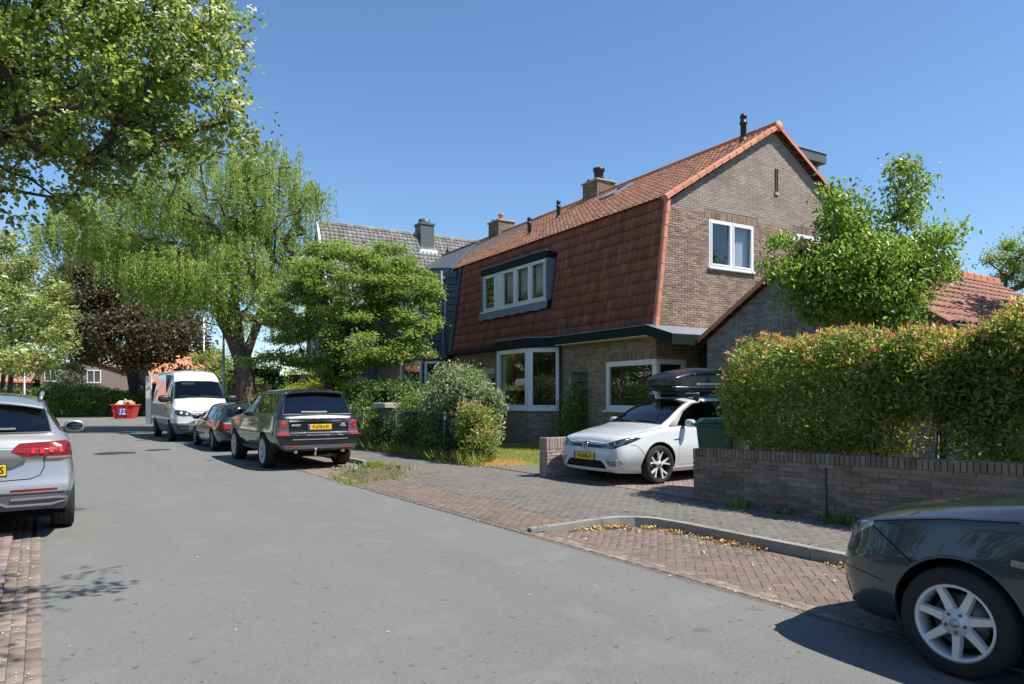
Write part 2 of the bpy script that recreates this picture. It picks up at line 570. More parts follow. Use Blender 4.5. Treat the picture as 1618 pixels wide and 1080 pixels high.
def pavers(name, m, inside, x0, x1, y0, y1, zf, herring=True, ang=45, nobj=0, kind='structure', w=.085, l=.17, j=.0035, lines=False, fall=.0015):
    """Brick pavers laid over a rectangle wherever inside(x, y): a bed-free thing of single pieces; nearest nobj are objects."""
    root = thing(name, None, None)
    root['kind'] = kind
    ca, sa = math.cos(R(ang)), math.sin(R(ang))
    cx, cy = (x0 + x1) / 2, (y0 + y1) / 2
    rad = math.hypot(x1 - x0, y1 - y0) / 2
    n = int(rad / w) + 3
    it = []
    if herring:
        for a in range(-n, n + 1):
            for b in range(-n, n + 1):
                k = (a - b) % 4
                if k == 0: lx, ly, rot = (a + 1) * w, (b + .5) * w, 0
                elif k == 3: lx, ly, rot = (a + .5) * w, (b + 1) * w, 1
                else: continue
                it.append((lx, ly, rot))
    else:
        for b in range(-n, n + 1):
            for a in range(-n // 2 - 1, n // 2 + 2):
                it.append((a * l + (b % 2) * l / 2, b * w, 0))
    pts = []
    for lx, ly, rot in it:
        X, Y = cx + lx * ca - ly * sa, cy + lx * sa + ly * ca
        if x0 < X < x1 and y0 < Y < y1 and inside(X, Y): pts.append((X, Y, R(ang) + rot * PI / 2))
    pts.sort(key=lambda p: (p[0] ** 2 + p[1] ** 2) + (1e6 if not _inview(p[0], p[1]) else 0))
    t = MB(); t.box((-l / 2 + j / 2, -w / 2 + j / 2, -.05), (l / 2 - j / 2, w / 2 - j / 2, 0))
    tpl = t.build('paver', m, None, bevel=.0025)
    me = tpl.data; bpy.data.objects.remove(tpl)
    rest = []
    for i, (X, Y, a) in enumerate(pts):
        z = zf(X, Y) + random.uniform(-fall, fall)
        e = .02
        sx = (zf(X + e, Y) - zf(X - e, Y)) / (2 * e)
        mt = Matrix.Translation((X, Y, z)) @ Matrix.Rotation(-math.atan(sx), 4, 'Y') @ Matrix.Rotation(a + random.uniform(-.012, .012), 4, 'Z') @ Matrix.Rotation(random.uniform(-.006, .006), 4, 'X')
        if i < nobj: shared('paver', me, root, mt)
        else: rest.append(mt)
    if rest:
        hl, hw = l / 2 - j / 2, w / 2 - j / 2
        b = .0022
        bx = np.array([(-hl + b, -hw + b, 0), (hl - b, -hw + b, 0), (hl - b, hw - b, 0), (-hl + b, hw - b, 0),
                       (-hl, -hw, -b), (hl, -hw, -b), (hl, hw, -b), (-hl, hw, -b),
                       (-hl, -hw, -.04), (hl, -hw, -.04), (hl, hw, -.04), (-hl, hw, -.04)])
        fc = np.array([(0, 1, 2, 3)] + [(4 + k, 4 + (k + 1) % 4, (k + 1) % 4, k) for k in range(4)] + [(8 + k, 8 + (k + 1) % 4, 4 + (k + 1) % 4, 4 + k) for k in range(4)])
        A = np.array([np.array(q) for q in rest])
        V = np.einsum('nij,kj->nki', A[:, :3, :3], bx) + A[:, None, :3, 3]
        F = (fc[None] + (np.arange(len(rest)) * 12)[:, None, None]).reshape(-1, 4)
        o = mesh_np('paving', V.reshape(-1, 3), F, m, root); o['kind'] = 'stuff'
    return root


def _inview(x, y, z=0.):
    d = x * .552 + y * .834; l = x * .834 - y * .552
    if d < .5: return False
    u = 809 + 1130 * l / d; v = 627 - 1130 * (z - 1.57) / d
    return -20 < u < 1640 and -20 < v < 1100


def apron_z(x, y):
    if x < 6.28 and 6.7 < y < 12.4: return .012 + (min(max(x, 4.64), 6.28) - 4.64) / 1.64 * .09
    return .102


pavers('parking_bay', M_PAV_RED, lambda x, y: y < 6.62 - max(0, (5.2 - x)) * -.1 and not (x > 5.9 and y > 6.3), 4.80, 6.19, -6, 6.65, lambda x, y: .006, nobj=300)
pavers('parking_bay', mat('brown_paver', (.15, .115, .09), (.20, .155, .125), rough=.92, ns=4, bump=.5, rnd=.2, hue=.012, spec=.2), lambda x, y: y > 13.4 + (x - 4.7) * 1.45, 4.74, 6.2, 13.3, 45, lambda x, y: .004)
pavers('driveway_apron', M_PAV_RED, lambda x, y: x < 5.5 + .1 * math.sin(y * 3) and y > 6.9, 4.76, 5.62, 6.75, 12.25, apron_z, herring=False, ang=90)
pavers('pavement', M_PAV_GREY, lambda x, y: (x > 6.34) or (x > 5.52 + .1 * math.sin(y * 3) and 6.95 - (x - 5.5) * .15 < y < 12.2 + (x - 5.5) * 2.2), 5.4, 7.82, -6, 45, apron_z, herring=False, ang=0)
pavers('driveway', mat('worn_driveway_paver', (.185, .135, .115), (.22, .17, .145), rough=.92, ns=4, bump=.5, rnd=.2, hue=.012, spec=.2), lambda x, y: True, 7.88, 14, 7.18, 10.4, lambda x, y: .108, herring=True)
pavers('left_pavement', mat('purple_red_paver', (.175, .125, .115), (.21, .155, .14), rough=.92, ns=4, bump=.5, rnd=.2, hue=.012, spec=.2), lambda x, y: True, -3.2, -.25, -1, 9.55, lambda x, y: .06, herring=False, ang=90)
pavers('left_parking_bay', MATS['brown_paver'], lambda x, y: True, -2.2, -.06, 9.75, 45, lambda x, y: .0, herring=False, ang=90)
# rows of brick along both edges of the asphalt
pavers('gutter', M_GUT, lambda x, y: True, -.225, .0, -3, 9.6, lambda x, y: .010, herring=False, ang=90)
pavers('gutter', M_GUT, lambda x, y: True, 4.63, 4.8, -6, 45, lambda x, y: .007, herring=False, ang=90)


def kerb_run(name, path, w=.12, h=.115, step=.95, zfun=None):
    root = thing(name, None, None); root['kind'] = 'structure'
    pts = [Vector((p[0], p[1], 0)) for p in path]
    L_ = [0]
    for a, b in zip(pts, pts[1:]): L_.append(L_[-1] + (b - a).length)
    def at(s):
        for i in range(len(pts) - 1):
            if s <= L_[i + 1] or i == len(pts) - 2:
                return pts[i].lerp(pts[i + 1], (s - L_[i]) / (L_[i + 1] - L_[i]))
    n = max(1, round(L_[-1] / step)); st = L_[-1] / n
    for k in range(n):
        b = MB(); vs = []
        ss = np.linspace(k * st + .004, (k + 1) * st - .004, 5)
        for s in ss:
            p = at(s); d = (at(min(s + .05, L_[-1])) - at(max(s - .05, 0))).normalized(); q = Vector((-d.y, d.x, 0))
            hh = h if zfun is None else zfun(s / L_[-1]) * h
            for o_, z_ in ((-.5, -.1), (-.5, hh - .02), (-.38, hh), (.5, hh), (.5, -.1)):
                vs.append(p + q * (o_ * w) + Vector((0, 0, z_)))
        fs = []
        for i in range(4):
            for c in range(4): fs.append((i * 5 + c, i * 5 + c + 1, i * 5 + 6 + c, i * 5 + 5 + c))
        fs += [(0, 4, 3, 2, 1), (20, 21, 22, 23, 24)]
        b.add(vs, fs).build('kerb_stone', M_KERB, root)


kerb_run('kerb', [(6.26, -7), (6.26, 5.9), (6.21, 6.25), (6.02, 6.5), (5.7, 6.62), (5.2, 6.7), (4.74, 6.80)], zfun=lambda t: 1 if t < .93 else 1 - (t - .93) / .07 * .55)
kerb_run('kerb', [(4.76, 12.3), (4.76, 13.25), (4.95, 13.55)], h=.06, step=.7)
kerb_run('kerb', [(5.0, 13.62), (6.2, 15.4)], h=.05, step=.7)
kerb_run('kerb', [(6.22, 15.45), (6.28, 15.7), (6.28, 45)], h=.105)
kerb_run('kerb', [(-.24, 9.62), (-2.4, 9.62)], h=.07)
kerb_run('far_kerb', [(-60, 55), (60, 55)], h=.09, step=8)

# flush iron covers in the asphalt
for _x, _y, _r, _lb in ((1.78, 22.7, .52, 'oval iron manhole cover in the middle of the asphalt road'), (2.95, 23.4, .34, 'smaller iron cover in the road in front of the white van')):
    t_ = thing('manhole_cover', _lb, 'manhole cover', (_x, _y, .004), 0, 'iron covers in the road')
    MB().lathe([(0, .004), (_r * .86, .004), (_r * .88, -.02)], n=28).build('lid', M_IRON, t_)
    MB().lathe([(_r * .90, -.02), (_r * .90, .005), (_r, .005), (_r, -.02)], n=28).build('rim', M_IRON, t_)

# planted end of the parking bay: a heap of soil
_v = []; _f = []
_nx, _ny = 16, 22
for _i in range(_nx):
    for _k in range(_ny):
        _u, _w = _i / (_nx - 1), _k / (_ny - 1)
        _x = 4.82 + _u * 1.5; _y0 = 12.3; _y1 = 13.45 + (_x - 4.82) * 1.4
        _e = min(_u, 1 - _u, _w, 1 - _w)
        _v.append((_x, _y0 + _w * (_y1 - _y0), .03 + min(1, _e * 5) * (.075 + .03 * math.sin(_x * 9) * math.cos(_y0 + _w * 7) + random.uniform(0, .025))))
for _i in range(_nx - 1):
    for _k in range(_ny - 1):
        _a = _i * _ny + _k; _f.append((_a, _a + _ny, _a + _ny + 1, _a + 1))
tag(MB().add(_v, _f, True).build('planting_bed', M_SOIL, None), kind='structure')
# lawn sheet and the gravel strip before it
sheet('lawn', [(8.9, 10.75), (12.7, 10.75), (12.7, 18.5), (8.4, 18.5), (8.4, 13.3)], mat('lawn_turf', (.09, .12, .03), (.15, .155, .05), rough=1, ns=3, bump=.8, bs=60, spec=.1), .11)
sheet('garden_path', [(7.87, 10.68), (8.9, 10.68), (8.9, 11.6), (8.4, 13.25), (7.87, 13.25)], mat('path_gravel', (.12, .11, .095), (.16, .15, .13), rough=1, ns=40, bump=.9, bs=120, spec=.1), .112)
# ------------------------------------------------------------------ leaves, trees, hedges
M_BARK = mat('bark', (.06, .05, .038), (.11, .092, .072), rough=.95, ns=9, bump=1, bs=22, spec=.1, stretch=(1, 1, .25))
M_BARK_D = mat('dark_bark', (.042, .036, .03), (.075, .066, .055), rough=.95, ns=9, bump=1, bs=22, spec=.1, stretch=(1, 1, .25))


def unit(n, rng=RNG):
    v = rng.normal(size=(n, 3))
    return v / np.linalg.norm(v, axis=1, keepdims=True)


def leaves(name, P, m, parent, size=.06, wid=.55, up=.5, sv=.3, fold=.18, droop=None, hexa=False, out=None, kind=None):
    """A leaf blade at each point of P. up: how far blades turn to the light; droop: direction the tips follow."""
    n = len(P)
    if n == 0: return None
    P = np.asarray(P, float)
    nr = unit(n) + np.array([0, 0, up * 2])
    if out is not None: nr += out * .8
    nr /= np.linalg.norm(nr, axis=1, keepdims=True)
    d = unit(n)
    if droop is not None: d = d * .45 + np.asarray(droop)
    d -= nr * (d * nr).sum(1, keepdims=True)
    d /= np.linalg.norm(d, axis=1, keepdims=True) + 1e-9
    s = np.cross(d, nr)
    L_ = size * (1 + sv * RNG.uniform(-1, 1, (n, 1)))
    W = L_ * wid * RNG.uniform(.8, 1.2, (n, 1))
    fo = W * fold
    if hexa:
        V = np.stack([P, P + d * L_ * .3 + s * W * .42 + nr * fo * .7, P + d * L_ * .68 + s * W * .40 + nr * fo, P + d * L_ - nr * L_ * .12,
                      P + d * L_ * .68 - s * W * .40 + nr * fo, P + d * L_ * .3 - s * W * .42 + nr * fo * .7], 1)
        F = np.array([(0, 1, 2, 3), (0, 3, 4, 5)])
        k = 6
    else:
        V = np.stack([P, P + d * L_ * .45 + s * W * .5 + nr * fo, P + d * L_ - nr * L_ * .08, P + d * L_ * .45 - s * W * .5 + nr * fo], 1)
        F = np.array([(0, 1, 2), (0, 2, 3)])
        k = 4
    FF = (F[None] + (np.arange(n) * k)[:, None, None]).reshape(-1, F.shape[1])
    o = mesh_np(name, V.reshape(-1, 3), FF, m, parent)
    if kind: o['kind'] = kind
    return o


def branch_mesh(name, trunk, tips, m, parent, r0=.16, rt=.006, sides=6, sag=.0, wob=.12, flare=1.25, seglen=.5, limbs=()):
    """Trunk polyline with limbs that grow out to every tip, nearest first; thickness adds up towards the trunk."""
    pos = [np.array(p, float) for p in trunk]; par = [-1] + list(range(len(trunk) - 1))
    for lm_ in limbs:                      # main limbs that leave the top of the trunk
        prev = len(trunk) - 1
        for p in lm_:
            pos.append(np.array(p, float)); par.append(prev); prev = len(pos) - 1
    base = pos[-1] if len(pos) > 1 else pos[0]
    order = np.argsort([np.linalg.norm(np.array(t) - np.array(trunk[-1])) for t in tips])
    ends = []
    for i in order:
        t = np.array(tips[i], float)
        A = np.array(pos)
        dist = np.linalg.norm(A - t, axis=1)
        dt = np.linalg.norm(A - base, axis=1)
        pen = dist + .25 * dt + np.where(np.arange(len(pos)) < (len(trunk) if limbs else max(1, len(trunk) // 2)), 3.0 if limbs else 1.5, 0)
        pen += np.where(A[:, 2] > t[2] + .4, .8, 0)
        k = int(np.argmin(pen))
        a = pos[k]; L_ = dist[k]
        ns = max(1, int(L_ / seglen))
        prev = k
        for q in range(1, ns + 1):
            f = q / ns
            p = a + (t - a) * f
            if q < ns: p = p + RNG.normal(size=3) * wob * L_ / max(2, ns) + np.array([0, 0, sag * L_ * math.sin(PI * f)])
            pos.append(p); par.append(prev); prev = len(pos) - 1
        ends.append(prev)
    n = len(pos)
    area = np.zeros(n)
    for e in ends: area[e] += rt ** 2
    for i in range(n - 1, -1, -1):
        if area[i] == 0: area[i] = rt ** 2
        if par[i] >= 0: area[par[i]] += area[i]
    rad = np.sqrt(area)
    k = r0 / rad[0]
    rad = rt + (rad - rt) * (r0 - rt) / max(1e-6, rad[0] - rt)
    V = []; F = []
    for i in range(n):
        if par[i] < 0: continue
        a, b = pos[par[i]], pos[i]
        d = b - a; L_ = np.linalg.norm(d)
        if L_ < 1e-5: continue
        d = d / L_
        ref = np.cross(d, [0.31, .17, .93]); ref /= np.linalg.norm(ref) + 1e-9
        q = np.cross(d, ref)
        ra, rb = min(rad[par[i]], rad[i] * 1.35), rad[i]
        if par[i] == 0: ra = r0 * flare
        sd = sides if rad[i] > .02 else 4
        th = np.linspace(0, 2 * PI, sd, endpoint=False)
        b0 = len(V)
        for c, r in ((a - d * ra * .25, ra), (b, rb)):
            for t in th: V.append(c + (ref * math.cos(t) + q * math.sin(t)) * r)
        for t in range(sd): F.append((b0 + t, b0 + (t + 1) % sd, b0 + sd + (t + 1) % sd, b0 + sd + t))
    return mesh_np(name, V, F, m, parent, smooth=True)


def lobes_points(lobes, n, shell=.0, rng=RNG):
    """n points in ellipsoids (cx,cy,cz,rx,ry,rz), by volume; shell pushes them outwards."""
    vol = np.array([l[3] * l[4] * l[5] for l in lobes]) ** .8; vol /= vol.sum()
    idx = rng.choice(len(lobes), n, p=vol)
    u = unit(n, rng) * (rng.uniform(shell, 1, (n, 1)) ** (1 / 3.))
    Lb = np.array(lobes)[idx]
    return Lb[:, :3] + u * Lb[:, 3:6], u


def tree(name, label, cat, base, trunk, lobes, n_tips, n_leaf, lm, size, group=None, bark=None, r0=.16, cl=.35, shell=.3, hexa=False, wid=.55, up=.35, droop=None, blossom=None, sag=.0, clz=.7, keep=None, kind_of=None, rt=.006, extra=None, weep=0., wob=.12, seglen=.5, limbs=()):
    """Trunk > limbs to tip clusters; leaves gather round every tip. blossom: (material, share, size) pale heads on top of clusters."""
    root = thing(name, label, cat, (0, 0, 0), 0, group)
    root.location = base
    B = np.array(base)
    T, u = lobes_points(lobes, n_tips, shell)
    if keep is not None:
        k = np.array([keep(*p) for p in T]); T = T[k]
    branch_mesh('trunk', [tuple(np.array(p) - B) for p in trunk], [tuple(p - B) for p in T], bark or M_BARK, root, r0=r0, sag=sag, rt=rt, wob=wob, seglen=seglen, limbs=[[tuple(np.array(p) - B) for p in l_] for l_ in limbs])
    per = max(1, n_leaf // len(T))
    C = np.repeat(T, per, 0)
    sc = np.repeat(RNG.uniform(.6, 1.35, (len(T), 1)), per, 0)
    off = RNG.normal(size=C.shape) * np.array([cl, cl, cl * clz]) * .55 * sc
    if weep:
        s = np.abs(RNG.normal(size=len(C))) * weep
        st = np.repeat(RNG.normal(size=(len(T), 4, 2)) * cl * .6, math.ceil(per / 4), 1)[:, :per].reshape(-1, 2)
        off[:, :2] = st + RNG.normal(size=st.shape) * .045
        off[:, 2] = -s
    P = C + off
    if keep is not None:
        k = np.array([keep(*p) for p in P]); P = P[k]
    leaves('crown', P - B, lm, root, size=size, hexa=hexa, wid=wid, up=up, droop=droop)
    if blossom:
        bm_, share, bs = blossom
        k = RNG.uniform(size=len(T)) < share
        Bp = np.repeat(T[k] + unit(int(k.sum())) * cl * .7, 18, 0) + np.repeat(np.array([[0, 0, cl * .35]]), 18 * k.sum(), 0) + RNG.normal(size=(18 * k.sum(), 3)) * np.array([.045, .045, .018])
        if keep is not None:
            kk = np.array([keep(*p) for p in Bp]); Bp = Bp[kk]
        leaves('blossom', Bp - B, bm_, root, size=bs, wid=.9, up=1.4)
    return root


def hedge(name, label, cat, lobes, n, lm, size, core=None, group=None, hexa=False, tipm=None, tipn=0, tipsize=.09, wid=.45, up=.25, stems=None, jit=.07, shell=.82, zmin=.1, box=True, drop=None):
    """Leaves near the skin of rounded boxes (cx,cy,cz,hx,hy,hz) over stems; tipm: a differently coloured flush on the top."""
    root = thing(name, label, cat, (lobes[0][0], lobes[0][1], zmin), 0, group)
    B = np.array(root.location)
    A = np.array([[(l[3] * l[4] + l[4] * l[5] + l[3] * l[5])] for l in lobes])[:, 0]; A /= A.sum()
    idx = RNG.choice(len(lobes), n, p=A)
    Lb = np.array(lobes)[idx]
    q = unit(n)
    if box:                              # superellipsoid skin
        e = 4.5
        q = q / (np.abs(q) ** e).sum(1, keepdims=True) ** (1 / e)
    dep = 1 - np.abs(RNG.normal(size=(n, 1))) * (1 - shell)
    P = Lb[:, :3] + q * Lb[:, 3:6] * dep
    # lumps: large soft unevenness
    P[:, 2] += (P[:, 2] > Lb[:, 2]) * .09 * np.sin(P[:, 1] * 1.9 + 1.1) * np.sin(P[:, 1] * 4.3)
    lump = np.sin(P[:, 1] * 3.1 + P[:, 2] * 2.3) * np.sin(P[:, 0] * 2.7 + P[:, 2] * 3.7 + 1) * jit + np.sin(P[:, 1] * 8.3 + P[:, 2] * 7.1) * jit * .5
    P = P + q * lump[:, None] + RNG.normal(size=P.shape) * jit * .5
    P = P[P[:, 2] > zmin]
    if drop is not None:
        P = P[~drop(P)]
    leaves('foliage', P - B, lm, root, size=size, hexa=hexa, wid=wid, up=up)
    if tipm:
        idx = RNG.choice(len(lobes), tipn, p=A); Lb = np.array(lobes)[idx]
        q = unit(tipn); q[:, 2] = np.abs(q[:, 2]) * 1.5 + .1
        q /= (np.abs(q) ** 4.5).sum(1, keepdims=True) ** (1 / 4.5)
        T = Lb[:, :3] + q * Lb[:, 3:6] * 1.0
        T[:, 2] += .09 * np.sin(T[:, 1] * 1.9 + 1.1) * np.sin(T[:, 1] * 4.3)
        lump = np.sin(T[:, 1] * 3.1 + T[:, 2] * 2.3) * np.sin(T[:, 0] * 2.7 + T[:, 2] * 3.7 + 1) * jit + np.sin(T[:, 1] * 8.3 + T[:, 2] * 7.1) * jit * .5
        T = T + q * lump[:, None] + RNG.normal(size=T.shape) * .03
        if drop is not None: T = T[~drop(T)]
        T = np.repeat(T, 5, 0) + RNG.normal(size=(len(T) * 5, 3)) * .012
        leaves('young_shoots', T - B, tipm, root, size=tipsize, wid=.32, up=.1, droop=np.array([0, 0, .8]), kind='stuff')
    if stems:
        b = MB()
        for s in stems:
            x, y, z0, z1 = s
            for k in range(4):
                p = [Vector((x + random.uniform(-.06, .06), y + random.uniform(-.06, .06), z0))]
                dx, dy = random.uniform(-.35, .35), random.uniform(-.35, .35)
                for i in range(1, 6):
                    f = i / 5
                    p.append(Vector((x + dx * f * f * 1.5 + random.uniform(-.04, .04), y + dy * f * f * 1.5 + random.uniform(-.04, .04), z0 + (z1 - z0) * f)))
                b.tube([q - Vector(B) for q in p], [.018 * (1 - .12 * i) for i in range(6)], 5)
        b.build('stem', M_BARK_D, root, fix=False)
    if core:  # solid dark boxes added inside the foliage to stop light leaking through
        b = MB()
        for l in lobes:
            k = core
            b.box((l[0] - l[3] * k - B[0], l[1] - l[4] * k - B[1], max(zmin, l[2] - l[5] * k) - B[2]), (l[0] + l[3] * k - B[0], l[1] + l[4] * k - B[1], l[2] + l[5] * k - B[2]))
        b.build('light_block_core', M_CORE, root)
    return root


M_CORE = mat('light_block_core', (.022, .022, .014), (.035, .034, .02), rough=1, ns=12, spec=.05)  # dark colour of the added light-blocking boxes inside the foliage
# ------------------------------------------------------------------ houses
M_BRICK = mat('brown_brick', (.215, .150, .108), (.295, .215, .160), rough=.9, ns=3.5, bump=.6, bs=60, rnd=.27, hue=.014, spec=.2, streak=((.165, .13, .105), (.6, .6, .45), .6))
M_BRICK_UP = mat('pale_brown_brick', (.260, .210, .172), (.312, .26, .218), rough=.9, ns=2, bump=.4, bs=60, rnd=.13, hue=.01, spec=.2, streak=((.18, .15, .14), (.7, .7, .9), .6))
M_MORTAR = mat('mortar', (.20, .18, .155), (.27, .25, .215), rough=1, ns=9, bump=.5, bs=90, spec=.1)
M_BRICK_W = mat('weathered_wall_brick', (.150, .110, .082), (.225, .175, .135), rough=.95, ns=3, bump=.8, bs=70, rnd=.28, hue=.015, spec=.15, streak=((.24, .22, .20), (2.2, 2.2, .5), .5))
M_BRICK_G = mat('gate_wall_brick', (.25, .195, .165), (.32, .26, .225), rough=.93, ns=4, bump=.6, bs=70, rnd=.22, hue=.012, spec=.15)
M_BRICK_GAR = mat('grey_garage_brick', (.17, .15, .145), (.25, .225, .215), rough=.93, ns=3, bump=.5, bs=70, rnd=.28, hue=.012, spec=.15)
M_TILE = mat('orange_roof_tile', (.58, .275, .165), (.64, .325, .21), rough=.8, ns=1.2, bump=.3, bs=60, rnd=.10, hue=.008, spec=.2, streak=((.42, .225, .15), (.8, .8, .8), .5))
M_TILE_D = mat('dark_red_mansard_tile', (.185, .060, .041), (.225, .080, .055), rough=.65, ns=1.6, bump=.3, bs=60, rnd=.2, hue=.01, spec=.4, streak=((.085, .042, .036), (2.6, 2.6, .45), .75))
M_VERGE = mat('verge_tile', (.42, .150, .080), (.48, .20, .12), rough=.75, ns=3, bump=.3, rnd=.12, hue=.008)
M_TILE_G = mat('grey_roof_tile', (.20, .185, .17), (.27, .25, .23), rough=.85, ns=1.5, rnd=.22, spec=.25)
M_TILE_GAR = mat('garage_roof_tile', (.22, .105, .075), (.28, .15, .11), rough=.85, ns=2.5, bump=.4, rnd=.2, hue=.01, spec=.25)
M_WHITE = mat('white_paint', (.74, .75, .74), (.68, .69, .67), rough=.4, ns=2, spec=.4)
M_GREEN = mat('dark_green_paint', (.009, .016, .014), (.012, .020, .018), rough=.55, ns=2, spec=.12)
M_CREAM = mat('cream_soffit', (.55, .50, .36), rough=.6)
M_LEAD = mat('lead_flashing', (.125, .142, .165), (.20, .22, .245), rough=.6, ns=5, metal=.2, bump=.4, bs=14)
M_BLUE = mat('slate_blue_paint', (.034, .048, .066), (.042, .058, .078), rough=.45, ns=2, spec=.35)
M_DARKW = mat('dark_stained_wood', (.028, .020, .015), (.045, .032, .024), rough=.7, ns=8, stretch=(6, 6, .4))
M_BLACK = mat('black_plastic', (.018, .018, .019), rough=.45)
M_DGREY = mat('dark_grey_metal', (.065, .075, .08), (.08, .09, .095), rough=.5, ns=3, spec=.4)
M_GREYB = mat('grey_boarding', (.10, .108, .112), (.135, .142, .145), rough=.7, ns=2, rnd=.1)
M_STONE = mat('concrete_cap', (.26, .24, .20), (.34, .31, .26), rough=.9, ns=6, bump=.5)
M_ROOM = mat('room_wall', (.20, .18, .15), rough=.9)
M_CURT = mat('curtain_cloth', (.42, .45, .48), (.50, .53, .55), rough=.8, ns=1, stretch=(20, 20, .3))
M_BLIND = mat('blind_slat', (.10, .085, .07), rough=.5)
M_GLASS = glass_mat('window_glass', (.72, .76, .76), ior=1.95)
M_ALU = mat('aluminium', (.55, .55, .55), rough=.35, metal=.9)

HA = R(2.7)
HO = (13.35, 13.4, 0)
HW = Matrix.Translation(HO) @ Matrix.Rotation(-HA, 4, 'Z')


def wall_back(name, parent, m, M, poly, holes=(), y0=-.22, y1=0., kind=None):
    """Solid wall in the plane of M (x, z) with rectangular openings."""
    zs = sorted(set([round(q[1], 4) for q in poly] + [round(h[1], 4) for h in holes] + [round(h[3], 4) for h in holes]))
    zlo, zhi = min(q[1] for q in poly), max(q[1] for q in poly)
    zs = [z for z in zs if zlo - 1e-6 <= z <= zhi + 1e-6]
    def span(z):
        xs = []
        for i in range(len(poly)):
            (xa, za), (xb, zb) = poly[i], poly[(i + 1) % len(poly)]
            if (za > z) != (zb > z): xs.append(xa + (xb - xa) * (z - za) / (zb - za))
        return (min(xs), max(xs)) if xs else None
    b = MB(M)
    for za, zb in zip(zs, zs[1:]):
        sa, sb = span(za + 1e-4), span(zb - 1e-4)
        if not sa or not sb: continue
        hs = sorted([h for h in holes if h[1] < (za + zb) / 2 < h[3]])
        seg = []
        la, lb = sa[0], sb[0]
        for h in hs:
            seg.append((la, lb, h[0], h[0])); la = lb = h[2]
        seg.append((la, lb, sa[1], sb[1]))
        for a0, b0, a1, b1 in seg:
            if a1 - a0 < 1e-3 and b1 - b0 < 1e-3: continue
            vs = []
            for y in (y0, y1): vs += [(a0, y, za), (a1, y, za), (b1, y, zb), (b0, y, zb)]
            b.add(vs, [(0, 1, 2, 3), (7, 6, 5, 4), (0, 4, 5, 1), (1, 5, 6, 2), (2, 6, 7, 3), (3, 7, 4, 0)])
    return b.build(name, m, parent, kind=kind)


def window(parent, M, x0, z0, x1, z1, panes, fr=.06, sash=.05, m=None, sill=True, curtain=None, blind=None, depth=.07, back=-.06, glass=None, name='window', solid=()):
    """White frame with panes [(xa, xb)] in the opening; children pane, sash, sill, curtain, blind."""
    m = m or M_WHITE
    b = MB(M)
    b.box((x0, back, z0), (x0 + fr, back + depth, z1)); b.box((x1 - fr, back, z0), (x1, back + depth, z1))
    b.box((x0 + fr, back, z1 - fr), (x1 - fr, back + depth, z1)); b.box((x0 + fr, back, z0), (x1 - fr, back + depth, z0 + fr))
    for (a, bb), (c, d) in zip(panes, panes[1:]):
        if c - bb > .015: b.box((bb, back, z0 + fr), (c, back + depth, z1 - fr))
    w = b.build(name, m, parent, bevel=.006)
    for i, (a, c) in enumerate(panes):
        if i in solid:
            MB(M).box((a, back + .01, z0 + fr), (c, back + .04, z1 - fr)).build('panel', m, w); continue
        s = MB(M)
        e = back + .015; f = back + depth + .012
        zz0, zz1 = z0 + fr, z1 - fr
        if sash:
            s.box((a, e, zz0), (a + sash, f, zz1)); s.box((c - sash, e, zz0), (c, f, zz1))
            s.box((a + sash, e, zz0), (c - sash, f, zz0 + sash)); s.box((a + sash, e, zz1 - sash), (c - sash, f, zz1))
            s.build('sash', m, w, bevel=.006)
        g = sash or 0
        y = back + .03
        q = MB(M).add([(a + g, y, zz0 + g), (c - g, y, zz0 + g), (c - g, y, zz1 - g), (a + g, y, zz1 - g)], [(0, 1, 2, 3)])
        p = q.build('pane', glass or M_GLASS, w, fix=False)
        # blades must face outwards for the mirror term
        me = p.data
        nrm = M.to_3x3() @ Vector((0, 1, 0))
        if me.polygons[0].normal.dot(nrm) < 0: me.flip_normals()
        if curtain and i in curtain:
            cb = MB(M); xs = np.linspace(a, c, 24); ys = [back - .12 + .025 * math.sin(k * 1.9) for k in range(24)]
            cb.add([(x, yy, z) for z in (zz0, zz1) for x, yy in zip(xs, ys)], [(k, k + 1, 25 + k, 24 + k) for k in range(23)], True)
            cb.build('curtain', M_CURT, w, fix=False)
        if blind and i in blind:
            bb_ = MB(M); n = int((zz1 - zz0) / .05)
            for k in range(n):
                z = zz0 + (k + .5) * .05
                bb_.add([(a, back - .10, z - .012), (c, back - .10, z - .012), (c, back - .065, z + .012), (a, back - .065, z + .012)], [(0, 1, 2, 3)])
            for xx in (a + (c - a) * .2, a + (c - a) * .8):
                bb_.box((xx - .004, back - .11, zz0), (xx + .004, back - .06, zz1))
            bb_.build('blind', M_BLIND, w, fix=False)
    if sill:
        MB(M).box((x0 - .05, -.02, z0 - .055), (x1 + .05, .09, z0)).build('sill', m, w, bevel=.008)
    return w


def soldier(parent, m, M, x0, x1, z0, h=.21, name='brick', proud=.014, nobj=True, w=.053, j=.010, dep=.02):
    """One course of bricks on end."""
    n = max(1, round((x1 - x0) / (w + j))); st = (x1 - x0) / n
    t = MB(); t.box((-(st - j) / 2, -dep, -h / 2), ((st - j) / 2, proud, h / 2)); ob = t.build(name, m, parent, bevel=.004); me = ob.data; bpy.data.objects.remove(ob)
    for k in range(n):
        shared(name, me, parent, M @ Matrix.Translation((x0 + (k + .5) * st, random.uniform(-.002, .003), z0 + h / 2 + random.uniform(-.003, .003))) @ Matrix.Rotation(random.uniform(-.014, .014), 4, 'Y'))


